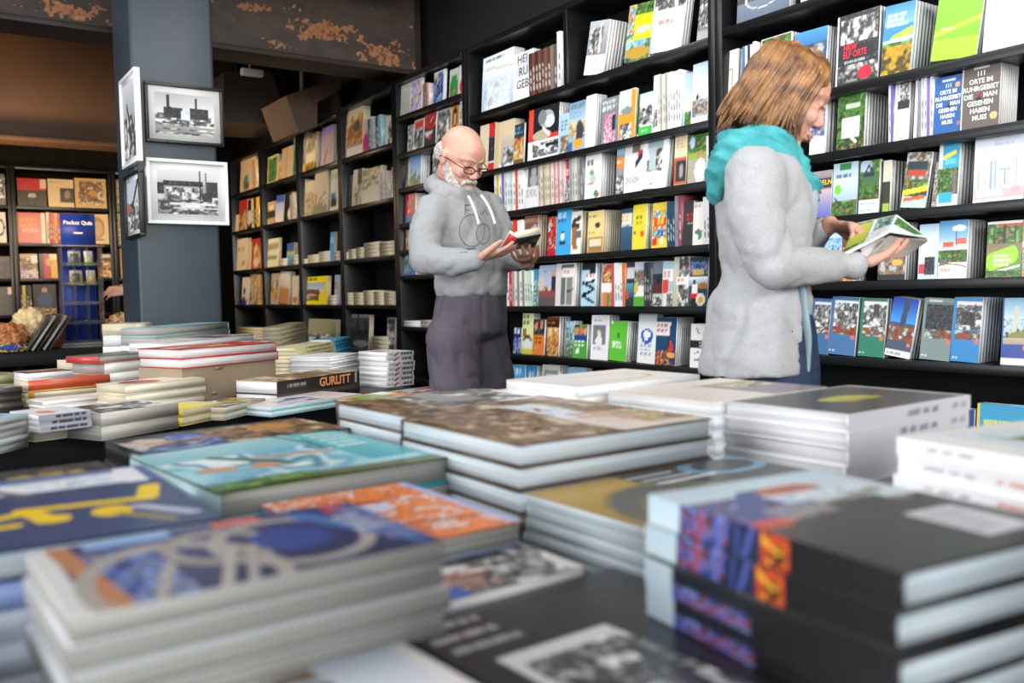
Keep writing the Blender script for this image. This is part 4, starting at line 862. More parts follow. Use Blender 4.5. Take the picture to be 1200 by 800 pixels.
# third shelf down: flat paperbacks plus a few upright
flats(399.8, 408, K3, 2, .16, 'low flat pile', 'left end, third shelf down ' + B0, tb=.03)
flats(408.5, 416.5, K3, 3, .16, 'flat pile', 'middle left, third shelf down ' + B0, tb=.026)
flats(417, 426, K3, 3, .16, 'flat pile', 'middle, third shelf down ' + B0, tb=.028)
flats(426.5, 444, K3, 4, .17, 'broad flat pile', 'middle right, third shelf down ' + B0, tb=.028, cols=('#d8ccb4',))
flats(444.5, 462, K3, 4, .17, 'broad flat pile', 'right end, third shelf down ' + B0, tb=.026, cols=('#c8bca4',))
def upright_on(rect, z, cov, desc, loc, back=.0):
    return fc(rect, z, cov, desc, loc, n=1, lean=3)
flats(351, 360, K3, 2, .14, 'low flat pile', 'left end, third shelf down ' + C0, tb=.022, cols=('#b8b4c4',))
flats(360.5, 373, K3, 3, .15, 'stepped flat pile', 'middle, third shelf down ' + C0, tb=.024)
flats(373.5, 385, K3, 4, .15, 'flat pile', 'right of middle, third shelf down ' + C0, tb=.022)
fr((386, 391, 272), K3, '#3f94cc|t .1 .2 .9 .4 #d0e8f4 1', 'bright blue narrow cover', C0, n=1)
flats(391.5, 397, K3, 3, .12, 'pink-topped flat pile', 'right end, third shelf down ' + C0, tb=.026, cols=('#d8a094',))
fr((308, 326, 281), K3, '#e4d8b8|r .1 .2 .9 .32 #a89c80|e .5 .64 .4 .07 #5a8a30|t .15 .38 .8 .45 #8a7c5c 1', 'cream cover with a green swoosh', D0, n=1)
flats(326.5, 335, K3, 2, .15, 'flat pile', 'third shelf down ' + D0, tb=.035)
fr((335.5, 344, 285), K3, '#3c5c94|r 0 .4 1 .55 #a8b830|g 0 .6 1 1 #6aa0b0 #3a6a84', 'small blue and lime cover', D0, n=1)
flats(344.3, 348.8, K3, 3, .12, 'narrow flat pile', 'right end, third shelf down ' + D0, tb=.03)
fr((273, 288.5, 281), K3, '#ecd4ac|r 0 0 .05 1 #c8402c|e .4 .35 .1 .05 #c03024|t .4 .34 .9 .38 #a89070 1|e .8 .8 .12 .04 #b86a50', 'cream cover with a small red sign', E0, n=2)
fr((289, 293.5, 284), K3, '#d8c0a0', 'narrow beige cover', E0, n=2)
fr((294, 305.5, 280), K3, '#b0402c|r 0 0 1 .12 #b83428|n .2 .2 .9 .9 warm 4|e .5 .8 .3 .15 #e0c8a8', 'red cover with a lit church', E0, n=2)
# fourth shelf down
fr((351, 383, 325), K2, '#e8d418|r 0 0 .16 1 #ecd814|t .2 .05 .75 .15 #5a5420 1|g .2 .22 .9 .5 #9aa8c0 #c8ccd0|n .2 .45 .7 .85 brown 4|e .45 .6 .3 .14 #6a4a34|e .42 .66 .2 .05 #c89878', 'yellow-bordered book with a rock photo', C0, n=1, res=(40, 40))
flats(384, 391, K2, 3, .15, 'flat pile', 'fourth shelf down, right of the yellow-bordered book, ' + C0, tb=.026)
fr((391.3, 397, 322), K2, '#a8b8c8|t .2 .3 .8 .5 #c86a60 1', 'pale blue narrow cover', C0, n=1)
flats(400, 412, K2, 4, .16, 'flat pile of journals', 'left end, fourth shelf down ' + B0, tb=.024, cols=('#dcd0a8',))
flats(412.5, 424, K2, 4, .16, 'flat pile of journals', 'left of middle, fourth shelf down ' + B0, tb=.024)
flats(424.5, 436, K2, 5, .16, 'flat pile of journals', 'middle, fourth shelf down ' + B0, tb=.022, cols=('#d8cfae',))
flats(436.5, 448, K2, 5, .16, 'flat pile of journals', 'right of middle, fourth shelf down ' + B0, tb=.02)
flats(448.5, 461.5, K2, 4, .16, 'flat pile of journals', 'right end, fourth shelf down ' + B0, tb=.024)
fr((317, 326, 320), K2, '#b0a490|n .0 .3 1 .8 sepia|e .4 .7 .3 .2 #c88a4a', 'taupe cover with an orange shape', D0, n=2)
fr((326.5, 337.5, 319), K2, '#cfc4b4|r 0 .55 1 1 #b07c48|g 0 .1 1 .5 #d8d0c4 #c8bcac', 'white over ochre cover', D0, n=3, tilt=-4)
fr((342, 348.8, 323), K2, '#c8b8a0|e .5 .85 .4 .12 #b8683c', 'pale cover with a rust spot', D0, n=3)
fr((283, 291, 325), K2, '#e8d8c4|e .4 .5 .14 .12 #3a2c34|e .3 .9 .5 .14 #4c2a90', 'white and violet cover', E0, n=1)
fr((292, 299, 321), K2, '#b8986c|n 0 0 1 1 sepia 4', 'sepia figure cover', E0, n=2)
spines(299.5, 306, 322, K2, ['#c89860', '#d8b480', '#b88850'], 'ochre spines', 'on the fourth shelf down ' + E0)
# fifth shelf down
fr((351, 393, 373), K1, '#a8a07c|n .15 .55 .95 .8 bw 9|r 0 0 1 .5 #a39b78', 'khaki cover with a black-and-white strip', C0, n=2, res=(40, 24))
fr((402, 431.5, 368), K1, '#5c6468|g 0 0 1 1 #7c868a #4a5256|n .1 .1 1 .9 dark 5|r .55 .0 .6 .5 #2a2c2e|e .6 .5 .12 .12 #1c1e20|e .7 .8 .3 .1 #8a9498', 'grey photo cover of a lone tree', B0, n=2, res=(30, 30))
fr((452.5, 462, 372), K1, '#8a98a0|n .1 .1 .9 .9 dark 6|n .2 .2 .8 .7 bw', 'blue-grey cover of figures', B0, n=1)
flats(433, 451, K1, 4, .18, 'grey-white flat pile', 'on the fifth shelf down ' + B0, tb=.03)
flats(310, 325, K1, 3, .18, 'tan flat pile', 'on the fifth shelf down ' + D0, tb=.03)
flats(275, 303, K1, 4, .18, 'tan flat pile', 'on the fifth shelf down ' + E0, tb=.03)

# ------------------------------------------------------------------ rear wall
RW = 'on the rear wall'
def rr(rect, lv, cov, desc, row, **k):
    k.setdefault('n', 2); k.setdefault('lean', 5)
    return fc(rect, LB[::-1][lv], cov, desc, row + ' shelf ' + RW, plane='y', **k)
rr((24, 58, 208), 0, '#3a302a|r 0 0 1 .4 #b02428|r .82 .02 1 .35 #d8b898|e .5 .65 .14 .12 #b8a894|n .35 .72 .75 1 dark', 'red and black cover with a small figure', 'top')
rr((60, 90, 209), 0, '#d4b88c|t .1 .1 .7 .16 #a08860 1|r .48 .34 1 .8 #3a342c|e .75 .55 .12 .15 #8a7c68', 'tan cover with a dark square', 'top')
rr((91.5, 128, 208), 0, '#c8a468|n .12 .1 .92 .88 sepia 7|n .15 .12 .85 .8 brown 6|e .55 .5 .14 .1 #c08a3c', 'mustard cover with a tangled drawing', 'top', res=(34, 34))
rr((-6, 10, 203), 0, '#6a6054|n 0 .1 1 .8 bw', 'grey cover at the left edge', 'top')
rr((137, 150, 210), 0, '#a88850|n 0 0 1 1 sepia', 'narrow sepia cover beside the pillar', 'top')
rr((19, 55, 248), 1, '#c4544c|r .05 .08 .92 .95 #cc6a5c|t .2 .2 .75 .5 #dc9c50 4|r .9 0 1 1 #e4d0c0|t .25 .55 .8 .65 #e8b8a0 1', 'salmon-red cover', 'second')
spines(56, 72, 248, LB[::-1][1], ['#d8c8b0', '#a82c20', '#c84c2c', '#d8a040', '#b83424'], 'red and orange spines', 'second shelf ' + RW, plane='y')
rr((73, 96, 249), 1, '#b83424|r 0 0 1 .2 #c03c28', 'brick red cover behind the quiz display', 'second')
rr((97, 129, 250), 1, '#d8b888|e .6 .45 .26 .36 #a87c50|e .6 .5 .18 .26 #c89c6c|r .1 .85 .8 .88 #a08058', 'tan cover with a large face', 'second', res=(30, 32))
rr((-4, 9, 248), 1, '#d0ccc4|o .3 .5 .6 .3 #2c2c2c .6', 'white cover with a black loop', 'second')
rr((137, 150, 249), 1, '#c8a878|n 0 .2 1 1 sepia', 'tan cover beside the pillar', 'second')
rr((23, 44, 297), 2, '#b8987c|n 0 .2 1 .9 brown 4|r .7 .1 1 .35 #e0d4c8|n 0 .7 1 1 lilac', 'mauve-brown photo cover', 'third')
rr((46, 67, 297), 2, '#3a2c20|r .3 0 .66 1 #b83028|r .66 0 1 1 #d8a838|e .55 .35 .2 .15 #c89848|r .6 .03 .95 .2 #e0d0b8', 'black, red and gold cover', 'third', text=lambda w, h, t: (['DDR'], (w * .06, h * .28, t + .0006), (1, 0, 0), (0, 1, 0), w * .42, '#f0e8dc', 1, .03))
rr((116, 136.5, 297), 2, '#5a4434|r .1 .04 .9 .12 #d0c0b0|n .05 .3 .95 .9 warm 5|r .6 .75 .95 .95 #d8c0a0', 'brown cover with small portraits', 'third')
rr((141, 156, 290), 2, '#d8b478|e .4 .35 .3 .12 #4a5c98|e .6 .7 .2 .14 #6a5a34', 'cream cover with a blue shape beside the pillar', 'third')
rr((-4, 17, 300), 2, '#4c443c|n 0 .3 1 1 dark', 'dark cover at the left edge', 'third')
rr((37, 64, 333), 3, '#2c241c|e .5 .2 .12 .1 #b88868|e .5 .55 .35 .28 #34486c|n 0 .8 1 1 brown', 'dark cover with a man in blue', 'fourth')
rr((-4, 20, 336), 3, '#241e1a|r .5 .05 .9 .25 #d8b8a0', 'black cover at the left edge', 'fourth')
spines(21, 35, 334, LB[::-1][3], ['#3a3228', '#c8b040', '#2c2620', '#4a4034'], 'black and yellow spines', 'fourth shelf ' + RW, plane='y')
# ------------------------------------------------------------------ tables
NEAR_Z = .80; FAR_Z = .75
def table(name, org, phi, lx, ly, z, label, leg_xy, thick=.07, leg=.06, inset=.05, mat='black_table', legmat='grey_metal'):
    e = empty(name, (org[0], org[1], 0), math.radians(phi))
    boxes('table_top', M[mat], [((0, 0, z - thick), (lx, ly, z - .0005))], e, .004)
    for (x, y) in leg_xy:
        boxes('leg', M[legmat], [((x - leg, y - leg / 2, 0), (x + leg, y + leg / 2, z - thick))], e, .003)
    return tag(e, label, 'table')
table('display_table', (-1.25, .22), 4.0, 2.68, 1.56, NEAR_Z, 'black display table in the foreground, covered with stacks of picture books',
      [(.2, .15), (2.45, .15), (.2, 1.4), (2.45, 1.4)])
E1A = 15.5
ta = table('display_table', (.195 - 1.2 * math.cos(math.radians(E1A)), 2.75 - 1.2 * math.sin(math.radians(E1A)) + .012), E1A, 2.80, 1.90, FAR_Z, 'long black display table in front of the pillar, crowded with book piles',
      [(.15, .2), (1.44, .16), (2.6, .2), (.15, 1.8), (2.6, 1.8)], thick=.13, leg=.036)
tb = table('display_table', (-1.5, 7.62), 6.0, 4.1, .95, FAR_Z, 'black table at the rear left carrying the blue quiz display',
      [(.15, .15), (3.9, .15), (.15, .8), (3.9, .8)], thick=.12)

ORD = ('top', 'second', 'third', 'fourth', 'fifth', 'sixth', 'seventh', 'eighth', 'ninth', 'tenth', 'eleventh', 'twelfth')
def stack(F, zt, phi, b, a, z0, layers, pile, sp=1, jit=.004, fill=True):
    """F: front corner (world xy, or px pair found on height zt); e1 runs right along phi, e2 away from the viewer.
    layers from the top: dict(t, c=art, base, pages, d=desc, hard, n, dx, dy, dphi, b, a, warp, spine, text)"""
    if max(abs(F[0]), abs(F[1])) > 30:
        p = on_z(F[0], F[1], zt); F = (p.x, p.y)
    # expand layers
    L = []
    for ly in layers:
        for i in range(ly.get('n', 1)):
            q = dict(ly); q['first'] = (i == 0); L.append(q)
    tot = sum(q['t'] for q in L)
    if fill:
        while tot + L[-1]['t'] * .6 < zt - z0:
            q = dict(L[-1]); q['first'] = False; L.append(q); tot += q['t']
    k = (zt - z0) / tot
    z = zt
    rj = random.Random(pile)
    prev = None
    for i, q in enumerate(L):
        t = q['t'] * k
        z -= t
        ph = math.radians(phi + q.get('dphi', 0) + (rj.uniform(-.8, .8) if i else 0))
        bb, aa = q.get('b', b), q.get('a', a)
        jx, jy = (rj.uniform(-jit, jit), rj.uniform(-jit, jit)) if i else (0, 0)
        e1 = Vector((math.cos(ph), math.sin(ph), 0)); e2 = Vector((-math.sin(ph), math.cos(ph), 0))
        O = Vector((F[0], F[1], 0)) + e1 * (q.get('dx', 0) + jx) + e2 * (q.get('dy', 0) + jy)
        s = q.get('sp', sp)
        if s == 0: X, Y, o, w, h = e1, e2, O, bb, aa
        elif s == 1: X, Y, o, w, h = e2, -e1, O + e1 * bb, aa, bb
        elif s == 2: X, Y, o, w, h = -e1, -e2, O + e1 * bb + e2 * aa, bb, aa
        else: X, Y, o, w, h = -e2, e1, O + e2 * aa, aa, bb
        cov = q.get('c') if q['first'] or q.get('allc') else None
        if isinstance(cov, str):
            rs_ = q.get('res', 60); rw = int(rs_ * bb / max(bb, aa)) + 8; rh = int(rs_ * aa / max(bb, aa)) + 8
            S_ = art(cov, rw, rh)            # drawn as it lies in front of the viewer, then turned to the book's own axes
            cov = S_ if s == 0 else (S_.transpose(1, 0, 2)[:, ::-1] if s == 1 else (S_[::-1, ::-1] if s == 2 else S_.transpose(1, 0, 2)[::-1]))
        spn = q.get('spine')
        if isinstance(spn, str) and '|' in spn: spn = art(spn, q.get('sres', 40), 9)
        bcol = q.get('base') or (q['c'].split('|')[0] if isinstance(q.get('c'), str) else '#cccccc')
        nm = q.get('name', 'book')
        bk = book(w, h, t - .0005, cov, base=bcol, spine=spn, pages=q.get('pages', 'white'), hard=q.get('hard', False), warp=q.get('warp') if q['first'] else None, name=nm, mat=q.get('mat', 'print'))
        bk.matrix_world = Matrix.Translation(Vector((o.x, o.y, z + .00025))) @ Matrix((X, Y, Vector((0, 0, 1)))).transposed().to_4x4()
        if i == 0: lab = q.get('d', 'book') + (', top of the ' + pile if len((q.get('d', 'book') + pile).split()) <= 12 else ', topmost of its pile')
        else: lab = (q['d'] + ', ' if q['first'] and q.get('d') else '') + ORD[min(i, 11)] + ' book down in the ' + pile
        tag(bk, lab, 'book', None if (i == 0 or q['first']) else 'lower books of the ' + pile)
        KEEP.add(bk.name)
        if (q['first'] or q.get('allt')) and q.get('text'): lettering(bk, *q['text'](w, h, t))
        prev = bk
    return prev
KEEP = set()
def stack2(FL, FR, zt, a, z0, layers, pile, **k):
    p, q = on_z(FL[0], FL[1], zt), on_z(FR[0], FR[1], zt)
    d = q - p
    return stack((p.x, p.y), zt, math.degrees(math.atan2(d.y, d.x)), d.length, a, z0, layers, pile, **k)
def D(t, c=None, d=None, **k):
    r = dict(t=t); 
    if c: r['c'] = c
    if d: r['d'] = d
    r.update(k); return r

# ---- foreground table -------------------------------------------------------------------------------------------------
stack((994, 486), .95, 2.5, .345, .222, NEAR_Z, [D(.0235, '#dedede|r .03 .03 .97 .97 #2e2d2c|r .05 .05 .95 .95 #393735|e .5 .5 .17 .10 #b8ae30|e .4 .46 .08 .07 #c4ba38|e .6 .56 .1 .06 #a89e28|e .52 .42 .09 .05 #b0a62c|e .44 .58 .06 .05 #9c9430|r .03 .03 .97 .05 #4a4846|e .5 .5 .1 .05 #b8b032', 'white-edged dark book with a yellow-green blot', base='#e3e2e6', res=110, hard=True, n=6, allc=False,
      spine='#dcdbe2|t .3 .35 .62 .7 #8a8894 1|t .05 .35 .2 .7 #a8a6b0 1', sp=1)], 'white pile right of centre')
stack((1.062, 1.0), .95, 4, .32, .245, NEAR_Z, [D(.026, '#e6ddd6|g 0 0 1 1 #e6dcd4 #ddd2ca|r .52 .3 1 1 #8d7f7a|l .5 .28 1 .28 .03 #c8a878|n .55 .35 1 1 sepia 3|g .54 .6 1 1 #7c7078 #857a80', 'cream book with a violet-grey and tan picture', base='#e8e8e8', hard=True, res=70, sp=2), D(.021, base='#dfe4ea', n=4)], 'white pile between brown and yellow-blot piles')
stack((1.0, 1.265), .958, 4, .33, .215, NEAR_Z, [D(.02, '#ece6e2|o .5 .55 .34 .26 #b98a4c .86|g 0 0 .3 1 #eee8e6 #e6dfdb', 'white book with a thin gold ring', base='#f0f0f2', res=70), D(.02, base='#ece8e0', n=2, dx=-.03, dy=.01, pages='cream'), D(.02, base='#e6e8ea', n=4)], 'rear white pile behind the brown pile')
def sag(amp, f=1.0, ph=0.):
    return lambda u, v: amp * (np.sin((u * 1.4 * f + v * .9) * 3.1 + ph) * .5 + .5) * (1 - (2 * v - 1) ** 2 * .3) * (0.25 + .75 * (1 - (2 * u - 1) ** 2))
brown_c = '#5c4a3e|n 0 0 1 1 brown 5|g .0 .0 .5 .05 #5a4a3e #4a3a30|r .5 0 1 1 #d4c6ba|n .52 .0 1 .9 sepia 6|n .75 0 1 .45 brown 5|n .5 0 .7 1 snow 5|g .5 .55 .72 1 #dccfc4 #e0d4ca|l .56 .3 .6 .2 .014 #b8402c|l .66 .62 .84 .7 .012 #c87860|l .6 .7 .8 .84 .01 #cc8a78|t .6 .45 .95 .6 #b88a7a 2|n 0 .3 .4 .8 brown 9|r .5 0 .505 1 #5a4a40'
stack((609, 521), .94, 1.5, .352, .31, NEAR_Z, [D(.0285, brown_c, 'large brown photographic book with a pale red-flecked picture', base='#4a3b33', hard=True, res=130, warp=sag(.006), n=3, sp=3, pages='blue'),
      D(.025, base='#5a4a40', hard=True, pages='blue')], 'tall brown pile at centre')
stack((.655, 1.235), .937, 2.5, .33, .29, NEAR_Z, [D(.030, '#6a625c|n 0 0 1 1 brown 5|n .3 0 1 .7 bw 5|g .4 .0 .7 .5 #a8a6a4 #8a8884|n .6 0 1 .3 bw 6', 'grey and brown photographic book', base='#5a5048', hard=True, res=90, warp=sag(.006, .8, 1), n=2, sp=3, pages='blue'), D(.028, base='#7a6a58', hard=True, pages='blue')], 'grey pile behind the brown one')
stack((763, 620), .88, 1.5, .385, .222, NEAR_Z, [D(.016, '#2f2e2d|n .5 .0 1 1 dark 2|g .5 0 1 1 #343536 #2c2c2d|r 0 0 .38 1 #a88420|g 0 0 .38 1 #b8901e #a07c20|e .34 .9 .3 .62 #57534a|o .34 .9 .32 .66 #8a7428 .88|o .34 .9 .22 .46 #6a6248 .8|o .34 .9 .14 .3 #3a3832 .6|o .84 .16 .2 .22 #6a9ab4 .5|e .84 .16 .1 .1 #3a3a3c|l .4 .1 .6 .1 .012 #d8d8d4|l .42 .2 .64 .2 .012 #d8d8d4|l .44 .3 .7 .3 .016 #e4e4e0|t .12 .84 .3 .94 #c8b880 1', 'thin dark book with a blue ring and ochre sweep', base='#dfe6ea', pages='blue', n=5, res=120, sp=3)], 'low pile of thin dark-covered books at centre right')
def comic_spine():
    S = art('#151516|r 0 0 .40 1 #151516|r .40 0 .82 1 #3c4f96|g .46 .0 .84 1 #46589c #34407c|n .6 .0 .84 1 fig 5|r .47 0 .56 1 #242a48|l .5 0 .54 1 .012 #4a5aa0|r .36 0 .47 1 #a02c20|n .37 .1 .46 .9 fire 3|l .38 .6 .44 .4 .014 #f0c838|l .73 0 .74 1 .012 #a04858|l .66 0 .64 1 .012 #5a6cb8|l .58 0 .60 1 .012 #1c2440|r .84 0 1 1 #c9dde6|g .86 0 1 1 #b8d0dc #d4e4ea', 150, 14)
    return S
comic_c = '#2a2828|g 0 0 1 .5 #c4d7e2 #dce6ea|r .0 .45 1 1 #302e2e|g 0 .5 1 1 #3a3836 #2b2929|e .2 .36 .3 .14 #3a4c90|n 0 .2 .34 .5 fig 5|l .1 .42 .42 .12 .05 #35488c|l .3 .1 .46 .14 .03 #23283c|e .56 .2 .17 .07 #b8603a|n .38 .24 .9 .34 snow 6|t .2 .36 .95 .5 #a8a4a0 2|l .1 .5 .9 .34 .025 #9a948c|e .1 .5 .1 .04 #d8402c|r .62 .62 .9 .9 #dcd6dc|t .66 .66 .86 .86 #a8a0a8 4|n .5 .4 .8 .5 dark 6|g 0 .0 1 .14 #c0d4e0 #cddde6'
csp = comic_spine(); csp2 = art('#18181a|r .84 0 1 1 #c0d2dc|r .5 0 .84 1 #1d202c|n .5 .6 .84 1 fig 4', 60, 8)
stack((1056, 671), .95, -6, .205, .262, .845, [D(.0262, comic_c, 'thick black album with a costumed blue figure on a pale sky', base='#1b1b1c', hard=True, pages='blue', n=2, sp=0, res=160, spine=csp, dx=.0), D(.0262, base='#1b1b1c', hard=True, pages='blue', n=2, sp=0, dx=-.008, dy=-.01, spine=csp2)], 'album pile at the right front')
stack((.917, .36), .955, -8, .25, .252, NEAR_Z, [D(.0205, '#e8e4de|n .1 .1 .95 .9 snow 3|n .35 .3 .75 .7 forest 3|n .4 .5 .95 .95 sepia 3|g 0 0 .2 1 #f2f0ee #eeeae6', 'white book with a soft green and sand photo', base='#efeff0', n=7, sp=0, res=70, spine='#f0eff0|t .62 .35 .9 .65 #b8b4b8 1|t .05 .35 .5 .65 #e09a8c 1')], 'white pile at the right edge')
stack((.352, .79), .882, 2, .196, .262, .8545, [D(.028, '#e07a34|n 0 0 1 1 orange 6|n .4 .1 1 .5 snow 5|n 0 .05 1 .95 orange 9|r .94 .0 1 1 #a8acd8|e .5 .4 .13 .08 #c8cce0|l .1 .2 .6 .3 .02 #8a3a1c|l .2 .7 .9 .8 .015 #8a3a1c', 'orange and lilac illustrated book', base='#8a94b4', hard=True, pages='grey', res=90, sp=0)], 'pile in the middle left')
stack((.388, .693), .8535, 2, .168, .345, NEAR_Z, [D(.018, '#d6d0c8|n .1 .7 .9 1 bw 6|n .3 .66 1 .84 bw 5|t .05 .8 .5 .96 #c87860 5|r 0 .92 .2 1 #3868b8', 'book with a black and white photo under the orange one', base='#b06a4a', res=90, sp=0), D(.018, base='#4a78c0')], 'flat pile below the orange book')
stack((255, 578), .90, 5.5, .335, .335, NEAR_Z, [D(.037, '#8fc0c8|n 0 0 1 1 sea 3|g 0 0 .72 .3 #9cc8cc #7fb8c4|g .0 .9 1 1 #6a7048 #5a6844|n 0 .88 .4 1 forest 5|l .25 .3 .45 .6 .03 #4a5a44|l .4 .42 .7 .5 .02 #c88a58|e .35 .62 .06 .05 #d0905c|e .16 .6 .08 .06 #c89070|l .66 0 .76 .5 .012 #2f7a84|r .74 0 1 .5 #5ab4bc|t .78 .05 .97 .48 #dcecec 5|g .74 .5 1 .8 #5ab4bc #48a4b0', 'large teal picture book with a leaping figure', base='#3ba6ac', hard=True, pages='grey', n=2, res=140, warp=sag(.008, .7, 2), sp=0, spine='#a8c4cc'), D(.03, base='#b8ac6a', pages='grey', d='olive-edged book')], 'teal pile at left of centre')
stack((.300, 1.425), .895, 9, .355, .20, NEAR_Z, [D(.032, '#3c3a3c|n 0 0 1 1 dark 4|n .0 .2 .6 .9 blues 3|n .4 .1 1 .9 brown 4|l .1 .5 .9 .4 .03 #a8705a|e .75 .35 .12 .2 #b8824a', 'dark landscape book', base='#1c1c1e', hard=True, pages='blue', n=2, res=80, sp=0)], 'pile just behind the teal one')
newc = '#26406e|g 0 0 1 .3 #5a6aa0 #4a5c94|r 0 .3 1 1 #26406c|l .48 .16 .9 .12 .045 #d4d4da|n .4 .1 .92 .28 snow 6|l .52 .14 .62 .32 .02 #6a6468|r 0 .2 .36 .36 #c8ccd8|n 0 .18 .36 .4 snow 8|r .02 .26 .3 .3 #4a5688|r .9 .02 .96 .3 #e8e8ee|l .06 0.75 .3 0.63 .028 #f4cc14|l .06 0.63 .12 0.77 .028 #f4cc14|l .12 0.77 .24 0.63 .028 #f4cc14|l .24 0.63 .3 0.77 .028 #f4cc14|l .34 0.71 .58 0.59 .026 #f4cc14|l .36 0.75 .56 0.73 .024 #f4cc14|l .34 0.67 .36 0.75 .026 #f4cc14|l .6 0.55 .9 0.59 .026 #f4cc14|l .6 0.55 .64 0.71 .03 #f4cc14|e .65 0.71 .045 .05 #f4cc14|e .79 0.71 .05 .07 #f4cc14|l .9 0.59 .94 0.41 .03 #f4cc14|l .86 0.69 .96 0.87 .022 #b8bccc|l .8 0.75 .9 0.91 .014 #a89030|r 0 .82 .46 .95 #dcdadc|n .02 .84 .42 .93 snow 8'
stack((.229 - .36, .82), .93, 0, .362, .325, NEAR_Z, [D(.026, newc, 'dark blue book with a yellow brushed scrawl', base='#1c2c50', hard=True, pages='blue', res=190, sp=0), D(.024, '#8a9cd0|n 0 0 1 1 blues', 'pale blue book', base='#8fa4d8', pages='blue', dx=.006, n=1), D(.026, base='#c8d0e0', pages='white')], 'pile at the left edge with yellow scrawl')
stack((-.17, 1.145), .905, 4, .40, .19, NEAR_Z, [D(.03, '#2c2f3c|n 0 0 1 1 dark 5|t .7 .2 .95 .5 #b8a83a 1|l .66 0 .66 1 .01 #a8acb8', 'charcoal book with a yellow mark', base='#2a2c34', res=60, sp=0)], 'pile behind the blue scrawl book')
stack((-.30, .575), .905, 4, .325, .19, NEAR_Z, [D(.022, '#8a2430|n 0 0 1 1 fig 4|n .3 .2 1 1 red 4|t .3 .7 .9 .8 #d8d4dc 1', 'dark red and navy book', base='#c8d0c0', pages='white', res=50, sp=0)], 'pile at the far left front')
ringc = '#202b5e|g 0 0 1 1 #26336c #1a234e|n .1 .2 .3 1 blues 3|r 0 0 .05 1 #d8d8d6|l .07 0 .12 1 .03 #b87a50|r .14 0 .38 .12 #8ab0e0|o .66 .52 .24 .42 #a29c96 .66|o .30 .8 .26 .6 #a8a098 .68|o .46 .42 .16 .3 #989088 .5|e .66 .5 .12 .2 #24408c|r .52 .0 .66 .1 #d8645c|l .8 .1 1 .8 .02 #2f5aa0|l .76 .1 .96 .9 .02 #3a70b8|r .88 .02 .96 .22 #c02c3c|n .9 .1 1 .8 blues 6|t .86 .25 .99 .6 #c8c4d0 3|l .36 1 .48 .5 .016 #b0a8a0|l .43 1 .54 .5 .014 #a8a098|l .2 1 .3 .55 .014 #a8a098'
stack((.329 - .257, .572), .945, 2, .257, .168, .8755, [D(.0175, ringc, 'navy magazine with overlapping grey rings', base='#c9cdd0', pages='grey', n=4, res=170, sp=3, back='#dfe2e4', jit=.002)], 'magazine pile at the left front', jit=.003)
# smaller low items at the bottom of the frame
stack((.160, .395), .875, 4, .145, .215, .8465, [D(.028, '#e9e5e2|n .25 .1 .8 .6 city 4|e .4 .4 .12 .12 #a88a5a|g .5 .1 .9 .5 #c8d4e4 #e4e6ea|n .3 .3 .5 .6 brown 5|t .1 .75 .9 .9 #c8a898 2', 'white book with a small blurred castle photo', base='#e9e6e2', res=80, sp=0)], 'low pile at the bottom left of centre')
stack((.15, .41), .846, 5, .19, .232, NEAR_Z, [D(.02, '#8b8982|g 0 0 1 1 #8c8a84 #84827c', 'plain grey-covered book', base='#8b8982', sp=0, res=20), D(.02, base='#777670')], 'grey pile under the white castle book')
stack((.349, .395), .8445, 3, .262, .292, NEAR_Z, [D(.02, '#19191b|t .02 .06 .38 .12 #b8b8b8 1|t .04 .16 .36 .21 #b8b8b8 1|t .05 .25 .34 .3 #b8b8b8 1|r .12 .38 .56 .98 #d8d6d2|n .16 .45 .56 .98 bw 5|l .2 .6 .4 .95 .02 #2a2a2a|l .5 .55 .46 .95 .03 #3a3a3a|r .72 .62 1 1 #c8c6c6|t .76 .7 .98 .95 #8a8888 4|g 0 0 .02 .02 #19191b #19191b', 'large black book with white photo panels', base='#161617', hard=True, pages='white', res=170, sp=0), D(.022, base='#202022', hard=True)], 'black pile at the bottom centre')

# ---- far display table ------------------------------------------------------------------------------------------------
T0 = FAR_Z
stack2((-16, 494), (33, 484), .838, .22, T0, [D(.018, '#a8c8e0|e .4 .5 .25 .2 #4a4440|n .3 .2 .8 .8 lake 4|e .2 .7 .15 .1 #b86a5a', 'light blue paperback with dark shapes', base='#c8ccc8', pages='grey', n=4)], 'paperback pile at the left end')
stack2((40, 501), (119, 491), .79, .2, T0, [D(.036, '#e8e2cc|g 0 0 1 1 #ece6d4 #e0d8c0', 'thick cream book', base='#e6dfc8', pages='cream', hard=True, d2='')], 'cream base under the white journals')
stack2((45, 487), (106, 480), .836, .17, .7905, [D(.015, '#e4e6ec|e .35 .6 .16 .2 #e08a4a|n .5 .3 .95 .8 snow 4', 'white journal with an orange blot', base='#d4d8e0', pages='white', n=3, spine='#c8cad4|t .1 .2 .9 .8 #3a3c46 1', sp=1)], 'white journals at the left front')
stack2((118, 484), (209, 471), .826, .2, T0, [D(.037, '#5c5854|n 0 0 1 1 bw 5|r .6 0 1 1 #d8d4cc|n .55 .2 .9 .8 bw 5', 'thick book with a black and white cover', base='#c8c4b8', pages='grey', n=2)], 'thick grey pile at the left front')
stack2((213, 480), (262, 471), .80, .14, T0, [D(.024, '#f2d614|r .7 0 1 1 #d8c898', 'bright yellow paperback', base='#f0d410', pages='cream', n=2, sp=0)], 'small yellow pile')
stack2((263, 477), (311, 466), .792, .16, T0, [D(.02, '#3c4034|n .1 .1 .7 .9 bw 5|n .5 .2 1 1 gold 4|l .1 .5 .6 .2 .04 #e8e8e4', 'dark green and ochre paperback with white strokes', base='#b8b4a4', pages='cream', n=2)], 'low pile right of the yellow one')
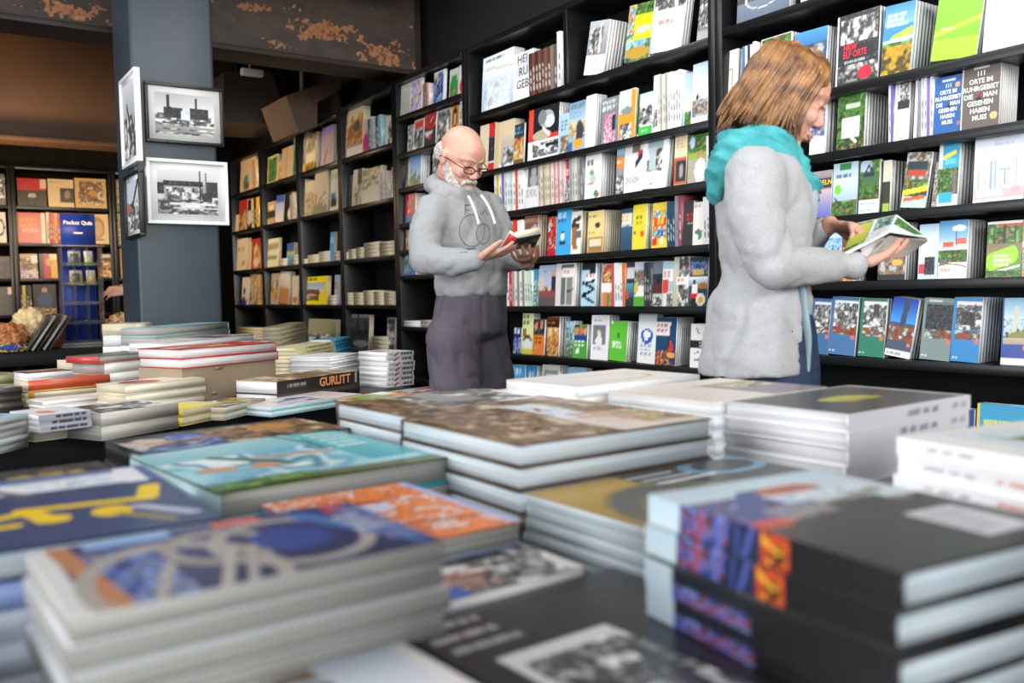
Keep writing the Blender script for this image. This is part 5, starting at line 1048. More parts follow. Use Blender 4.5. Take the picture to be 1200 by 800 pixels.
stack2((318, 477), (424, 461), .782, .2, T0, [D(.0155, '#d9cfc9|n .3 .3 .8 .8 snow 5|e .5 .5 .14 .2 #4a6aa8|e .3 .6 .1 .14 #a87850|t .7 .2 .95 .8 #c89090 4|n .2 .5 .6 .9 lilac 4', 'pinkish catalogue with small drawings', base='#9cc0c0', pages='blue', n=2)], 'teal-edged catalogues at the front edge')
stack2((425, 470), (484, 461), .777, .15, T0, [D(.009, '#dc9440|n .1 .3 .7 .9 forest 3|e .45 .5 .3 .3 #6aa02c|r .7 0 1 .5 #e8e0d4', 'orange magazine with a green field', base='#c87a48', pages='grey', n=3)], 'orange magazines at the front edge')
stack2((486, 461), (538, 454), .775, .14, T0, [D(.009, '#a83c3c|n 0 .0 .8 .8 city 4|r .6 .1 1 .5 #b83038|l 0 .1 1 .1 .02 #c8ccd0', 'red and brown magazine', base='#8a8c92', pages='grey', n=3)], 'magazines at the right end by the man')
stack2((325, 447), (421, 434), .838, .2, T0, [D(.045, '#8a7466|n 0 0 1 1 sepia 3|n .3 .1 .8 .9 brown 3', 'thick book with a dark spine lettered in orange', base='#2b2726', hard=True, pages='white', sp=1, spine='#262220|t .68 .42 .98 .6 #a8a4a0 1|r .045 .15 .055 .85 #a8a4a0', sres=90,
       text=lambda w, h, t: (['GURLITT'], (-.0007, h * .52, t * .17), (0, -1, 0), (0, 0, 1), t * .98, '#e0975a', 1, .025, 'LEFT', 'lettering', .98)), D(.04, base='#3a2c28', hard=True)], 'pile with the orange-lettered dark spine')
zig = '#e4e2e0|t .1 .15 .5 .85 #3a3c44 1|r .06 0 .09 1 #a0683a|l .58 .2 .72 .8 .05 #a83038|t .76 .3 .98 .7 #8a8c94 1'
stack((453, 413), .895, 15, .15, .18, T0, [D(.0205, '#ece8e6|e .3 .4 .2 .2 #c88a50|l .2 .1 .9 .3 .02 #b8b4b0', 'white paperback with a tan stroke', base='#e8e4e2', n=7, spine=zig, sres=60, sp=1, pages='white')], 'white pile with red zigzag spines')
stack2((386, 418), (420, 413), .86, .2, T0, [D(.012, '#f0f0f2', 'plain white brochure', base='#eceef0', n=4, jit=.01)], 'white brochures beside the orange-lettered spine')
stack2((345, 408), (391, 400), .895, .14, T0, [D(.018, '#e4e0b4|t .6 .1 .95 .9 #b8b088 3', 'pale yellow paperback', base='#dcd6a4', n=6, pages='cream', spine='#ded8a6|t .1 .3 .9 .7 #8a8458 1', sp=1)], 'pale yellow pile')
stack2((388, 398), (411, 394), .89, .12, T0, [D(.02, '#3aa4cc|n .2 .2 .8 .8 lake', 'bright blue paperback', base='#3a9cc8', n=4, spine='#3296c2', sp=1)], 'bright blue pile')
stack2((326, 412), (343, 409), .87, .12, T0, [D(.02, '#e8ecf0', 'white paperback with bluish edge', base='#dfe4ea', n=4)], 'small white-blue pile')
stack2((329, 383), (358, 377), .93, .12, T0, [D(.03, '#c8bca0', 'tan block of a book', base='#c4b898', n=3, pages='cream', hard=True)], 'tan pile near the far cases')
stack2((298, 401), (318, 398), .925, .12, T0, [D(.03, '#e8e6e8|e .5 .7 .3 .2 #6a5a48|r .75 0 1 1 #2c3c88', 'white book with a blue band', base='#e0dee0', n=3)], 'pile just behind the red books')
# cardboard carton with the red books
pF = on_z(213, 432, .878); pR = on_z(323, 421, .878)
phc = math.atan2((pR - pF).y, (pR - pF).x)
cb = empty('cardboard_box', (pF.x, pF.y, FAR_Z), phc)
lb, wb = (pR - pF).length, .24
boxes('box_body', M['card'], [((0, 0, 0.0005), (lb, wb, .1275))], cb, .003)
boxes('box_flap', M['card'], [((lb * .32, -.003, .112), (lb * .40, 0, .124)), ((lb * .28, -.003, .02), (lb * .34, 0, .03))], cb)
tag(cb, 'closed brown cardboard box under the two red books', 'box')
stack((pF.x - .005, pF.y - .005), .948, math.degrees(phc), lb + .01, .235, .8782, [D(.0345, '#c0242c|n .3 .2 .7 .8 warm 3|r .06 .4 .25 .6 #f0e4d8', 'red hardback with an orange picture', base='#b8202a', hard=True, n=2, pages='white', sp=2)], 'pair of red books on the cardboard box')
stack2((195, 401), (299, 391), .952, .18, .0 + T0, [D(.036, '#dcdadc|n .5 0 1 1 mixed 4|r 0 0 .5 1 #e8e4e0|r .5 .2 .7 1 #2c3058', 'white book with coloured corner', base='#c8b8c4', hard=True, n=2, sp=2), D(.03, base='#d4dce0')], 'pink-edged pile behind the red books')
stack2((184, 384), (268, 377), .9975, .18, T0, [D(.04, '#a8ccd4|g 0 0 1 1 #b8d8dc #88bccc', 'light blue topped book', base='#9cc4cc', pages='grey', n=2, hard=True, sp=2), D(.04, base='#e4e8e4', pages='white')], 'tallest pile at the foot of the pillar')
stack2((160, 379), (179, 377), 1.015, .16, T0, [D(.05, '#e4e0c8', 'cream-topped book', base='#ddd8b8', pages='cream'), D(.05, base='#5a5a3c')], 'narrow pile left of the tallest one')
stack2((120, 417), (186, 411), .912, .17, T0, [D(.032, '#5c605a|g 0 0 1 1 #5c605a #6a6c64', 'grey-green hardback with a red edge', base='#b83c3c', hard=True, pages='grey', sp=0, spine='#c04848', dx=-.02), D(.05, '#a8b8c8|n .3 0 1 1 blues', 'stout blue-pictured book', base='#e8e8e0', pages='grey', n=2, dx=.01, b=.26)], 'centre pile left of the pink-edged one')
stack2((147, 452), (240, 442), .845, .17, T0, [D(.034, '#e8e0d0|e .35 .5 .22 .4 #b0483c|g .6 0 1 1 #ece4d4 #e4dcc8', 'cream book with a dull red patch', base='#e4dcc4', pages='cream', n=2, hard=True)], 'cream pile in front of the centre pile')
stack2((32, 437), (85, 433), .872, .13, T0, [D(.026, '#3c3634|n .1 .2 .9 .8 brown 5|r 0 0 1 .1 #e8e8e8', 'white-edged book with a dark photo', base='#eceaea', hard=True), D(.035, '#d06a4c|r 0 0 .6 1 #c85c40', 'orange-red book', base='#c8593c', pages='cream', b=.30, dx=-.0), D(.026, '#e0a838', 'yellow-topped book', base='#d09c34', pages='cream', b=.31)], 'rear left pile with the orange-red book')
stack2((29, 460), (124, 452), .802, .13, T0, [D(.026, '#4a4648|e .5 .5 .12 .3 #d89a38|r .3 .3 .42 .7 #d8d4d0|n .7 0 1 1 dark', 'dark book with an orange spot', base='#d8ccae', pages='cream', hard=True)], 'low dark book left of the cream pile')
stack2((50, 470), (137, 461), .79, .11, T0, [D(.02, '#f0eee8', 'long white book', base='#e8e4dc', pages='grey', hard=True, n=2)], 'white pair in the left group')
stack2((-12, 456), (26, 452), .832, .17, T0, [D(.027, '#5c5850|n 0 0 1 1 city 4', 'dark-topped book', base='#4a4844', pages='white', n=3, hard=True)], 'grey and white pile at the far left')
stack2((-14, 441), (32, 437), .852, .17, T0, [D(.03, '#b8b890|n 0 0 1 1 forest 3|n .3 0 1 1 sepia', 'green-tinted book', base='#8a9060', pages='cream', n=2)], 'rear pile at the far left')
stack2((99, 421), (115, 419), .895, .12, T0, [D(.05, '#3a3430', 'small cream block with a dark cover', base='#d8ccb0', pages='cream', n=2)], 'small pile left of the centre pile')

# ------------------------------------------------------------------ rear table goods
yq = 7.98
qa, qb = on_y(72, 286, yq), on_y(117, 286, yq)
qw = qb.x - qa.x; qtop = on_y(90, 250, yq).z
qs = empty('quiz_display_stand', (qa.x, yq, FAR_Z), math.radians(3))
M['quiz_blue'] = material('quiz_blue_board', '#1c3fa4', 0.45)
M['clear'] = material('clear_plastic', '#c8ccd0', 0.12, trans=.85, alpha=.5)
zt_ = on_y(95, 287, yq).z - FAR_Z; zh_ = qtop - FAR_Z
boxes('header_card', M['quiz_blue'], [((.0, .02, zt_), (qw * .92, .026, zh_))], qs)
lettering(qs, ['Pocket Quiz'], (qw * .46, .0192, zt_ + (zh_ - zt_) * .66), (1, 0, 0), (0, 0, 1), .043, '#ffffff', 1, .03, 'CENTER')
lettering(qs, ['-'], (qw * .46, .0192, zt_ + (zh_ - zt_) * .30), (1, 0, 0), (0, 0, 1), .10, '#ffffff', 1, .02, 'CENTER', 'lettering', 2.4)
boxes('back_board', M['quiz_blue'], [((.02, .18, .03), (qw, .186, zt_))], qs)
boxes('base_tray', M['grey_metal'], [((-.03, -.03, 0), (qw + .05, .21, .015)), ((-.03, -.03, .015), (qw + .05, -.024, .04))], qs)
boxes('top_tray', M['grey_metal'], [((-.05, .0, zt_ - .008), (qw + .04, .19, zt_ - .001))], qs)
nlev = 5
for i in range(1, nlev + 1):
    zz = .03 + (zt_ - .04) * (i - 1) / nlev
    boxes('shelf', M['clear'], [((.0, .01, zz), (qw + .02, .18, zz + .005)), ((.0, .008, zz), (qw + .02, .012, zz + .03))], qs)
for xx in (0, qw * .33, qw * .67, qw + .016):
    boxes('divider', M['clear'], [((xx, .012, .035), (xx + .004, .178, zt_ - .012))], qs)
tag(qs, 'blue counter stand with header reading Pocket Quiz and clear compartments', 'display stand')
lev = lambda i: FAR_Z + .036 + (zt_ - .04) * i / nlev
def pack(px0_, px1_, i, cols, label, rot=0.):
    a_ = on_y(px0_, 300, yq + .05); b_ = on_y(px1_, 300, yq + .05); w_ = b_.x - a_.x; h_ = (zt_ / nlev) * .72
    e = empty('card_pack', (a_.x, yq + .05, lev(i) + .0), math.radians(3))
    mb = MB(); mb.box((0, 0, 0), (w_, .03, h_ * .55), hexc(cols[0])); mb.box((0, 0, h_ * .55), (w_, .03, h_), hexc(cols[1])); mb.box((w_ * .15, -.001, h_ * .2), (w_ * .8, 0, h_ * .8), hexc(cols[2]))
    o = mb.build('pack_box', M['print'], e); e.rotation_euler = (math.radians(-8), math.radians(rot), math.radians(3))
    return tag(e, label, 'card pack')
pack(80, 95, 4, ('#8a9096', '#c8ccd0', '#70767c'), 'grey and green quiz pack in the upper left compartment')
pack(99, 109, 4, ('#9ac83a', '#e8ece8', '#e0e4e0'), 'white and green quiz pack in the upper right compartment')
pack(81, 96, 3, ('#b8b43c', '#c8ccd0', '#6a7076'), 'grey and yellow quiz pack in the second left compartment')
pack(101, 111, 3, ('#c8b828', '#e4e4e0', '#d8d4c8'), 'tilted yellow quiz pack in the second right compartment', 0)

def lump(name, c, r, mat, seed, amp=.25, fr=9., parent=None, sub=4):
    bm = bmesh.new(); bmesh.ops.create_icosphere(bm, subdivisions=sub, radius=1)
    for v in bm.verts:
        n_ = mnoise.noise(v.co * fr * .4 + Vector((seed, 0, 0))) + .5 * mnoise.noise(v.co * fr + Vector((0, seed, 0)))
        v.co = Vector((v.co.x * r[0], v.co.y * r[1], max(-1, v.co.z) * r[2])) * (1 + amp * n_)
        v.co.z = max(v.co.z, -r[2] * .8)
        v.co += Vector(c)
    me = bpy.data.meshes.new(name); bm.to_mesh(me); bm.free(); me.materials.append(mat)
    for p in me.polygons: p.use_smooth = True
    o = bpy.data.objects.new(name, me); COL.objects.link(o)
    if parent: o.parent = parent
    return o
M['sweets_o'] = material('orange_sweets', '#b4602c', 0.6, noise=(40, '#e8a878', 0.4, 0.62), bump=(40, .8))
M['sweets_y'] = material('yellow_cream_sweets', '#e0c98c', 0.5, noise=(34, '#f4ecd4', 0.42, 0.6), bump=(34, .8))
M['sweets_m'] = material('mixed_sweets', '#3a4a9c', 0.5, noise=(30, '#e8c43a', 0.47, 0.53), bump=(30, .8))
M['wrap'] = material('brown_wrapped_goods', '#6a4a32', 0.35, noise=(24, '#d8b890', 0.4, 0.62), bump=(24, .9))
M['red_bag'] = material('red_orange_bag', '#b8401c', 0.4, noise=(8, '#e07030', 0.4, 0.6), bump=(14, .5))
def onq(px, py, y): return on_y(px, py, y)
c = onq(8, 384, 7.98); tag(lump('sweet_bag', (c.x, 7.98, FAR_Z + .10), (.14, .12, .125), M['sweets_o'], 3), 'orange net bag of sweets at the left edge of the rear table', 'bag')
c = onq(36, 374, 8.12); tag(lump('sweet_box', (c.x, 8.14, FAR_Z + .145), (.15, .10, .18), M['sweets_y'], 8), 'pile of yellow and cream wrapped sweets behind the leaning sleeves', 'bag')
c = onq(14, 402, 7.80); tag(lump('sweet_bag', (c.x, 7.80, FAR_Z + .03), (.10, .06, .04), M['sweets_m'], 5), 'small bag of blue and yellow sweets on the rear table edge', 'bag')
c = onq(70, 385, 8.2); tag(lump('gift_bag', (c.x - .03, 8.24, FAR_Z + .115), (.07, .06, .14), M['red_bag'], 6, .12), 'red-orange bag just left of the quiz stand', 'bag')
c = onq(140, 372, 8.12); tag(lump('wrapped_goods', (c.x + .04, 8.24, FAR_Z + .115), (.15, .12, .15), M['wrap'], 9, .22), 'heap of brown and cream wrapped goods between quiz stand and pillar', 'goods')
for i in range(5):
    a_ = onq(30 + i * 6.5, 409, 7.76 + .012 * i); 
    e = book(.30, .31, .012, None, base=('#5c5a58', '#c8c4bc', '#3c3a38', '#b8b4ac', '#4a4644')[i], pages='grey')
    e.matrix_world = Matrix.Translation((a_.x, 7.72 + .002 * i, FAR_Z + .0085)) @ Matrix.Rotation(math.radians(33), 4, 'Y') @ Matrix((Vector((0, 1, 0)), Vector((0, 0, 1)), Vector((1, 0, 0)))).transposed().to_4x4()
    e.name = 'record_sleeve'; KEEP.add(e.name)
    tag(e, ('leftmost', 'second', 'middle', 'fourth', 'rightmost')[i] + ' of the five leaning flat sleeves on the rear table', 'sleeve')
c0 = onq(128, 395, 7.86)
for i in range(5):
    b_ = book(.20, .15, .028, None, base=('#3a3870', '#d8d0c8', '#c8a838', '#e0dcd8', '#4a3a5a')[i], pages='cream')
    b_.matrix_world = Matrix.Translation((c0.x + .0 + (i % 2) * .006, 7.84 + .004 * i, FAR_Z + .0008 + i * .0285)) 
    KEEP.add(b_.name)
    tag(b_, ('bottom', 'second', 'middle', 'fourth', 'top')[i] + ' book of the small pile right of the quiz stand', 'book')
# ------------------------------------------------------------------ people
def skinmat(name, c1, c2):
    mt = material(name, c1, 0.5, noise=(14, c2, 0.35, 0.7), bump=(120, .08))
    b = mt.node_tree.nodes['Principled BSDF']
    b.inputs['Subsurface Weight'].default_value = 0.12; b.inputs['Subsurface Radius'].default_value = (.012, .005, .003)
    return mt
M['skin_w'] = skinmat('skin_fair', '#bf8b78', '#cd9c8a')
M['skin_m'] = skinmat('skin_ruddy', '#c08c78', '#d0a08c')
M['knit'] = material('heather_grey_knit', '#9b9c9e', 0.9, noise=(420, '#afb0b2', 0.35, 0.65), bump=(420, .2))
M['sweat'] = material('grey_sweatshirt', '#858788', 0.9, noise=(420, '#989a9b', 0.35, 0.65), bump=(420, .15))
M['cord'] = material('dark_corduroy', '#45404a', 0.85, noise=(9, '#554f58', 0.35, 0.65), bump=(90, .3))
M['denim'] = material('dark_denim', '#1d2a40', 0.8, noise=(60, '#263654', 0.4, 0.6))
M['lining'] = material('pale_blue_lining', '#8a9ea6', 0.8)
M['scarf'] = material('turquoise_scarf', '#338c93', 0.9, noise=(20, '#4aa6aa', 0.35, 0.65), bump=(90, .3))
M['hair_r'] = material('copper_brown_hair', '#5c3c24', 0.42, noise=(26, '#a27445', 0.35, 0.68), bump=(70, .4))
M['hair_g'] = material('white_grey_hair', '#9c948e', 0.85, noise=(90, '#c4beb8', 0.4, 0.6), bump=(150, .25))
M['shoe'] = material('black_shoe_leather', '#18181a', 0.4)
M['lip'] = material('lips', '#b0685e', 0.45)
M['specs'] = material('spectacle_metal', '#2c2620', 0.3, metal=.6)
M['cordw'] = material('white_drawstring', '#e4e4e2', 0.8)
M['brow'] = material('eyebrow_hair', '#7a5238', 0.8)
M['eye'] = material('eye_dark', '#2a201c', 0.3)
M['motif'] = material('printed_motif_grey', '#5c646a', 0.9)

class Fig:
    """ellipsoid chains, merged by voxel remesh into one continuous surface; local x = image right, y = away"""
    CACHE = {}
    def __init__(s, root): s.root = root; s.V = []; s.Fa = []; s.n = 0
    def ell(s, p, r, rot=None, seg=14, rings=9):
        key = (seg, rings)
        if key not in Fig.CACHE:
            b_ = bmesh.new(); bmesh.ops.create_uvsphere(b_, u_segments=seg, v_segments=rings, radius=1); b_.verts.index_update()
            Fig.CACHE[key] = (np.array([v.co[:] for v in b_.verts]), [[v.index for v in f_.verts] for f_ in b_.faces]); b_.free()
        Vs, Fs = Fig.CACHE[key]
        A_ = Vs * np.array(r[:])
        if rot: A_ = A_ @ np.array(rot.to_3x3()).T
        s.V.append(A_ + np.array(p[:])); s.Fa.extend([[i + s.n for i in f_] for f_ in Fs]); s.n += len(Vs)
    def chain(s, pts, steps=6, rot=None):
        """pts: [(pos, r or (rx,ry,rz))]"""
        for (p0, r0), (p1, r1) in zip(pts, pts[1:]):
            p0, p1 = Vector(p0), Vector(p1)
            r0 = Vector(r0 if hasattr(r0, '__len__') else (r0,) * 3); r1 = Vector(r1 if hasattr(r1, '__len__') else (r1,) * 3)
            n = max(2, int((p1 - p0).length / (min(min(r0), min(r1)) * .35)), steps)
            n = min(n, 26)
            for i in range(n + 1):
                t = i / n
                s.ell(p0.lerp(p1, t), r0.lerp(r1, t), rot, 12, 8)
    def build(s, name, mat, voxel, smooth=4, folds=None, cut=None):
        me = bpy.data.meshes.new(name); me.from_pydata(np.concatenate(s.V).tolist(), [], s.Fa)
        o = bpy.data.objects.new(name, me); COL.objects.link(o)
        rm = o.modifiers.new('r', 'REMESH'); rm.mode = 'VOXEL'; rm.voxel_size = voxel; rm.adaptivity = 0
        sm = o.modifiers.new('s', 'SMOOTH'); sm.iterations = smooth; sm.factor = .5
        dg = bpy.context.evaluated_depsgraph_get()
        m2 = bpy.data.meshes.new_from_object(o.evaluated_get(dg))
        bpy.data.objects.remove(o); bpy.data.meshes.remove(me)
        bm = bmesh.new(); bm.from_mesh(m2)
        if cut:
            for (co, no) in cut:
                bmesh.ops.bisect_plane(bm, geom=bm.verts[:] + bm.edges[:] + bm.faces[:], plane_co=co, plane_no=no, clear_outer=True)
                ed = [e for e in bm.edges if e.is_boundary]
                if ed: bmesh.ops.holes_fill(bm, edges=ed, sides=0)
        if folds:
            bm.normal_update()
            for v in bm.verts:
                v.co += v.normal * (folds(v.co) + (.003 if voxel > .009 else 0))
        bm.to_mesh(m2); bm.free()
        m2.name = name; m2.materials.clear(); m2.materials.append(mat)
        for p in m2.polygons: p.use_smooth = True
        o = bpy.data.objects.new(name, m2); COL.objects.link(o); o.parent = s.root
        return o

def tube(name, mat, pts, r, parent, seg=8, flat=1.0):
    """smooth swept tube, radius list or number"""
    cu = bpy.data.curves.new(name, 'CURVE'); cu.dimensions = '3D'; cu.bevel_depth = 1.0; cu.bevel_resolution = 2
    sp = cu.splines.new('NURBS'); sp.points.add(len(pts) - 1); sp.order_u = min(4, len(pts)); sp.use_endpoint_u = True; sp.resolution_u = 4
    for i, p in enumerate(pts):
        sp.points[i].co = (*p, 1); sp.points[i].radius = r[i] if hasattr(r, '__len__') else r
    o = bpy.data.objects.new(name, cu); COL.objects.link(o)
    dg = bpy.context.evaluated_depsgraph_get()
    me = bpy.data.meshes.new_from_object(o.evaluated_get(dg)); bpy.data.objects.remove(o); bpy.data.curves.remove(cu)
    me.materials.clear(); me.materials.append(mat)
    for p in me.polygons: p.use_smooth = True
    if parent == 'mesh': return me
    o = bpy.data.objects.new(name, me); COL.objects.link(o); o.parent = parent
    return o
def join_meshes(name, mat, meshes, parent):
    bm = bmesh.new()
    for me in meshes: bm.from_mesh(me); bpy.data.meshes.remove(me)
    me = bpy.data.meshes.new(name); bm.to_mesh(me); bm.free(); me.materials.append(mat)
    for p in me.polygons: p.use_smooth = True
    o = bpy.data.objects.new(name, me); COL.objects.link(o); o.parent = parent
    return o

def head_parts(f, H, ns=1.0):
    """H: head frame matrix (x forward, y left, z up, origin mid head)"""
    R = H.to_3x3()
    def e(c, r): f.ell(H @ Vector(c), r, R, 18, 12)
    def ch(pts, n=5):
        for (p0, r0), (p1, r1) in zip(pts, pts[1:]):
            for i in range(n + 1):
                t = i / n; e(Vector(p0).lerp(Vector(p1), t), (r0 + (r1 - r0) * t,) * 3)
    e((-.014, 0, .022), (.098, .077, .092)); e((.028, 0, -.035), (.060, .059, .080)); e((.05, 0, .035), (.045, .058, .055))
    e((.066, 0, -.098), (.021, .022, .019)); ch([((.0, .052, -.06), .020), ((.058, .018, -.10), .018)]); ch([((.0, -.052, -.06), .020), ((.058, -.018, -.10), .018)])
    ch([((.086, 0, .016), .0082), ((.096 + .014 * ns, 0, -.024), .0092 + .0028 * ns)], 7); e((.088 + .014 * ns, .011, -.032), (.010, .007, .007)); e((.088 + .014 * ns, -.011, -.032), (.010, .007, .007))
    for s_ in (1, -1):
        ch([((.090, s_ * .010, .028), .0085), ((.084, s_ * .030, .032), .0095), ((.066, s_ * .050, .026), .010)])
        e((.062, s_ * .036, -.026), (.028, .024, .024)); e((.077, s_ * .030, .008), (.0125, .0155, .0105))
        e((-.006, s_ * .078, -.008), (.018, .009, .031)); e((-.001, s_ * .082, .008), (.015, .007, .014))
    e((.088, 0, -.060), (.012, .024, .006)); e((.086, 0, -.071), (.012, .020, .006))

def frame(o, x, y, z):
    m_ = Matrix((Vector(x), Vector(y), Vector(z))).transposed().to_4x4(); m_.translation = o; return m_
def head_frame(pos, yaw, pitch, roll=0):
    return Matrix.Translation(pos) @ Matrix.Rotation(math.radians(yaw), 4, 'Z') @ Matrix.Rotation(math.radians(pitch), 4, 'Y') @ Matrix.Rotation(math.radians(roll), 4, 'X')

def hand(f, wrist, d, n, s=1, curl=(20, 30, 25), spread=.18, thumb=(.6, .5), k=1.0, curls=None):
    """d: to the fingers, n: palm normal (fingers curl towards it), s=+1 thumb on the +side (n x d)"""
    d = Vector(d).normalized(); n = Vector(n); n = (n - d * n.dot(d)).normalized(); sd = n.cross(d) * s
    W_ = Vector(wrist)
    R = frame((0, 0, 0), d, sd, n if s > 0 else n).to_3x3()
    for i in range(5):      # palm
        t = i / 4
        f.ell(W_ + d * (.012 + .068 * t) * k, Vector((.022, .026 + .012 * t, .0135 - .002 * t)) * k, R, 12, 8)
    lens = ((.043, .026, .021), (.047, .030, .022), (.043, .028, .021), (.034, .021, .018))
    for j in range(4):
        off = (1.5 - j) * .0195
        p = W_ + d * (.083 - (.004 if j in (0, 3) else 0) - (.006 if j == 3 else 0)) * k + sd * off * k
        dd = (d + sd * (1.5 - j) * spread * .35).normalized()
        ang = 0; r = (.0088 if j < 3 else .0078) * k
        cc = curls[j] if curls else curl
        for q in range(3):
            ang += math.radians(cc[q])
            v = dd * math.cos(ang) + n * math.sin(ang)
            p2 = p + v * lens[j][q] * k
            m_ = 5
            for i in range(m_ + 1): f.ell(p.lerp(p2, i / m_), (r * (1 - .06 * i / m_),) * 3, None, 8, 6)
            p = p2; r *= .92
    # thumb leaves the side of the palm near its base
    b0 = W_ + d * .022 * k + sd * .028 * k
    v1 = (sd * thumb[0] + d * .75 + n * thumb[1] * .6).normalized(); b1 = b0 + v1 * .038 * k
    v2 = (sd * thumb[0] * .35 + d * .9 + n * thumb[1]).normalized(); b2 = b1 + v2 * .030 * k
    v3 = (d + n * thumb[1] * 1.1).normalized(); b3 = b2 + v3 * .024 * k
    for a_, b_, r0, r1 in ((b0, b1, .0145, .0115), (b1, b2, .0115, .0100), (b2, b3, .0098, .0082)):
        for i in range(6): f.ell(a_.lerp(b_, i / 5), ((r0 + (r1 - r0) * i / 5) * k,) * 3, None, 8, 6)

def fold_noise(amp, fr, stretch=(1, 1, 1), seed=0.):
    def fn(c):
        p = Vector((c.x * stretch[0] * fr, c.y * stretch[1] * fr, c.z * stretch[2] * fr + seed))
        a = mnoise.noise(p + Vector((0, 0, .6 * mnoise.noise(p * .7)))); return -amp * .55 * max(0., 1 - abs(a) * 5.5) ** 1.3 + amp * .35 * mnoise.noise(p * .8)
    return fn

class Pose:
    def __init__(s, D, px0):
        s.D = D; s.px0 = px0
        p = fwdh * D + rgt0 * ((px0 - 600) / F_PX * D)
        s.root_loc = Vector((p.x, p.y, 0))
        s.inv = (Matrix.Translation(s.root_loc) @ Matrix.Rotation(-HEAD, 4, 'Z')).inverted()
    def P(s, px, py, dy=0.):
        """figure-local point that shows at the pixel, dy behind the figure plane"""
        d = ray(px, py); k = (s.D + dy) / d.dot(fwdh)
        return s.inv @ (c_pos + d * k)

# ============================ the woman
w = Pose(2.2, 895); P = w.P
wr = empty('person', w.root_loc, -HEAD)
tag(wr, 'person with copper-brown hair, turquoise scarf and long grey cardigan leafing through a magazine', 'person')
Hw = head_frame(P(920, 114, 0) + Vector((0, 0, 0)), -6, 26)
f = Fig(wr)
head_parts(f, Hw, .55)
neck = Hw @ Vector((-.02, 0, -.08))
f.chain([(neck, .052), (P(898, 182, 0), (.055, .058, .05)), (P(892, 208, 0), (.06, .11, .045)), (P(897, 245, 0), (.085, .12, .08)), (P(893, 330, 0), (.07, .11, .08)), (P(888, 392, 0), (.075, .11, .08)), (Vector((-.01, 0, .93)), (.08, .12, .06))])
sh_n, el_n, wr_n = P(884, 208, -.155), P(905, 312, -.21), P(1002, 310, -.13)
f.chain([(sh_n, .036), (el_n, .033), (wr_n, .024)])
sh_f, el_f, wr_f = P(900, 206, .165), P(928, 302, .20), P(972, 263, .06)
f.chain([(sh_f, .045), (el_f, .036), (wr_f, .023)])
hand(f, wr_n, P(1060, 292, -.03) - wr_n, (.05, .1, 1), s=-1, curl=(8, 12, 10), thumb=(.9, .5), k=.95)
hand(f, wr_f, P(1004, 268, .0) - wr_f, (-.1, -.5, -1), s=-1, curl=(30, 35, 25), curls=((14, 20, 16), (34, 38, 25), (42, 42, 28), (46, 42, 28)), thumb=(.6, .7), k=.95)
for s_, fx in ((1, .03), (-1, -.03)):
    f.chain([(Vector((-.01, s_ * .08, .92)), .085), (Vector((fx * .5, s_ * .09, .50)), .058), (Vector((fx - .02, s_ * .10, .10)), .038)])
    f.chain([(Vector((fx - .03, s_ * .10, .06)), .034), (Vector((fx + .10, s_ * .11, .03)), (.04, .036, .022))])
body = f.build('body', M['skin_w'], .0046, 3)
# cardigan
f = Fig(wr)
f.chain([(P(893, 186, 0), (.07, .115, .03)), (P(890, 205, 0), (.10, .17, .045)), (P(897, 240, 0), (.122, .165, .07)), (P(894, 285, 0), (.108, .155, .07)), (P(893, 330, 0), (.100, .155, .05)),
         (P(889, 352, 0), (.120, .175, .04)), (P(886, 385, 0), (.118, .185, .05)), (P(881, 418, 0), (.124, .195, .04)), (P(879, 452, 0), (.126, .20, .03))], steps=8)
f.chain([(sh_n + Vector((0, .0, .004)), .068), (P(886, 250, -.185), .064), (el_n, .052), (P(950, 312, -.18), .043), (P(1000, 311, -.135), .032)])
f.chain([(sh_f, .062), (el_f, .052), (P(965, 268, .08), .032)])
ws = f.build('cardigan', M['knit'], .0095, 5, folds=lambda c: fold_noise(.015, 7, (1.0, 1.0, .55), 3)(c) + fold_noise(.008, 17, (.8, .8, 1.7), 7)(c),
             cut=[(P(880, 444, -.2), Vector((.06, 0, -1)))])
# open front edge, lining strip, belt knot
f = Fig(wr); f.chain([(P(935, 335, -.12), (.012, .05, .02)), (P(941, 395, -.12), (.010, .06, .02)), (P(938, 450, -.10), (.010, .06, .02))])
f.build('cardigan_lining', M['lining'], .007, 2)
f = Fig(wr)
for s_ in (1, -1):
    f.chain([(Vector((.0, s_ * .06, 1.04)), (.105, .105, .06)), (Vector((.0, s_ * .075, .93)), (.112, .10, .08)), (Vector((.015, s_ * .085, .84)), .092), (Vector((.01 + .01 * s_, s_ * .09, .50)), .066), (Vector((s_ * .03 - .02, s_ * .10, .09)), .052)])
f.build('jeans', M['denim'], .011, 4, folds=fold_noise(.004, 16, (1, 1, .6)))
for s_, fx in ((1, .03), (-1, -.03)):
    f = Fig(wr); f.chain([(Vector((fx - .05, s_ * .10, .052)), (.04, .04, .045)), (Vector((fx + .11, s_ * .11, .034)), (.05, .043, .030))])
    f.build('shoe', M['shoe'], .008, 3, cut=[(Vector((0, 0, .006)), Vector((0, 0, -1)))])
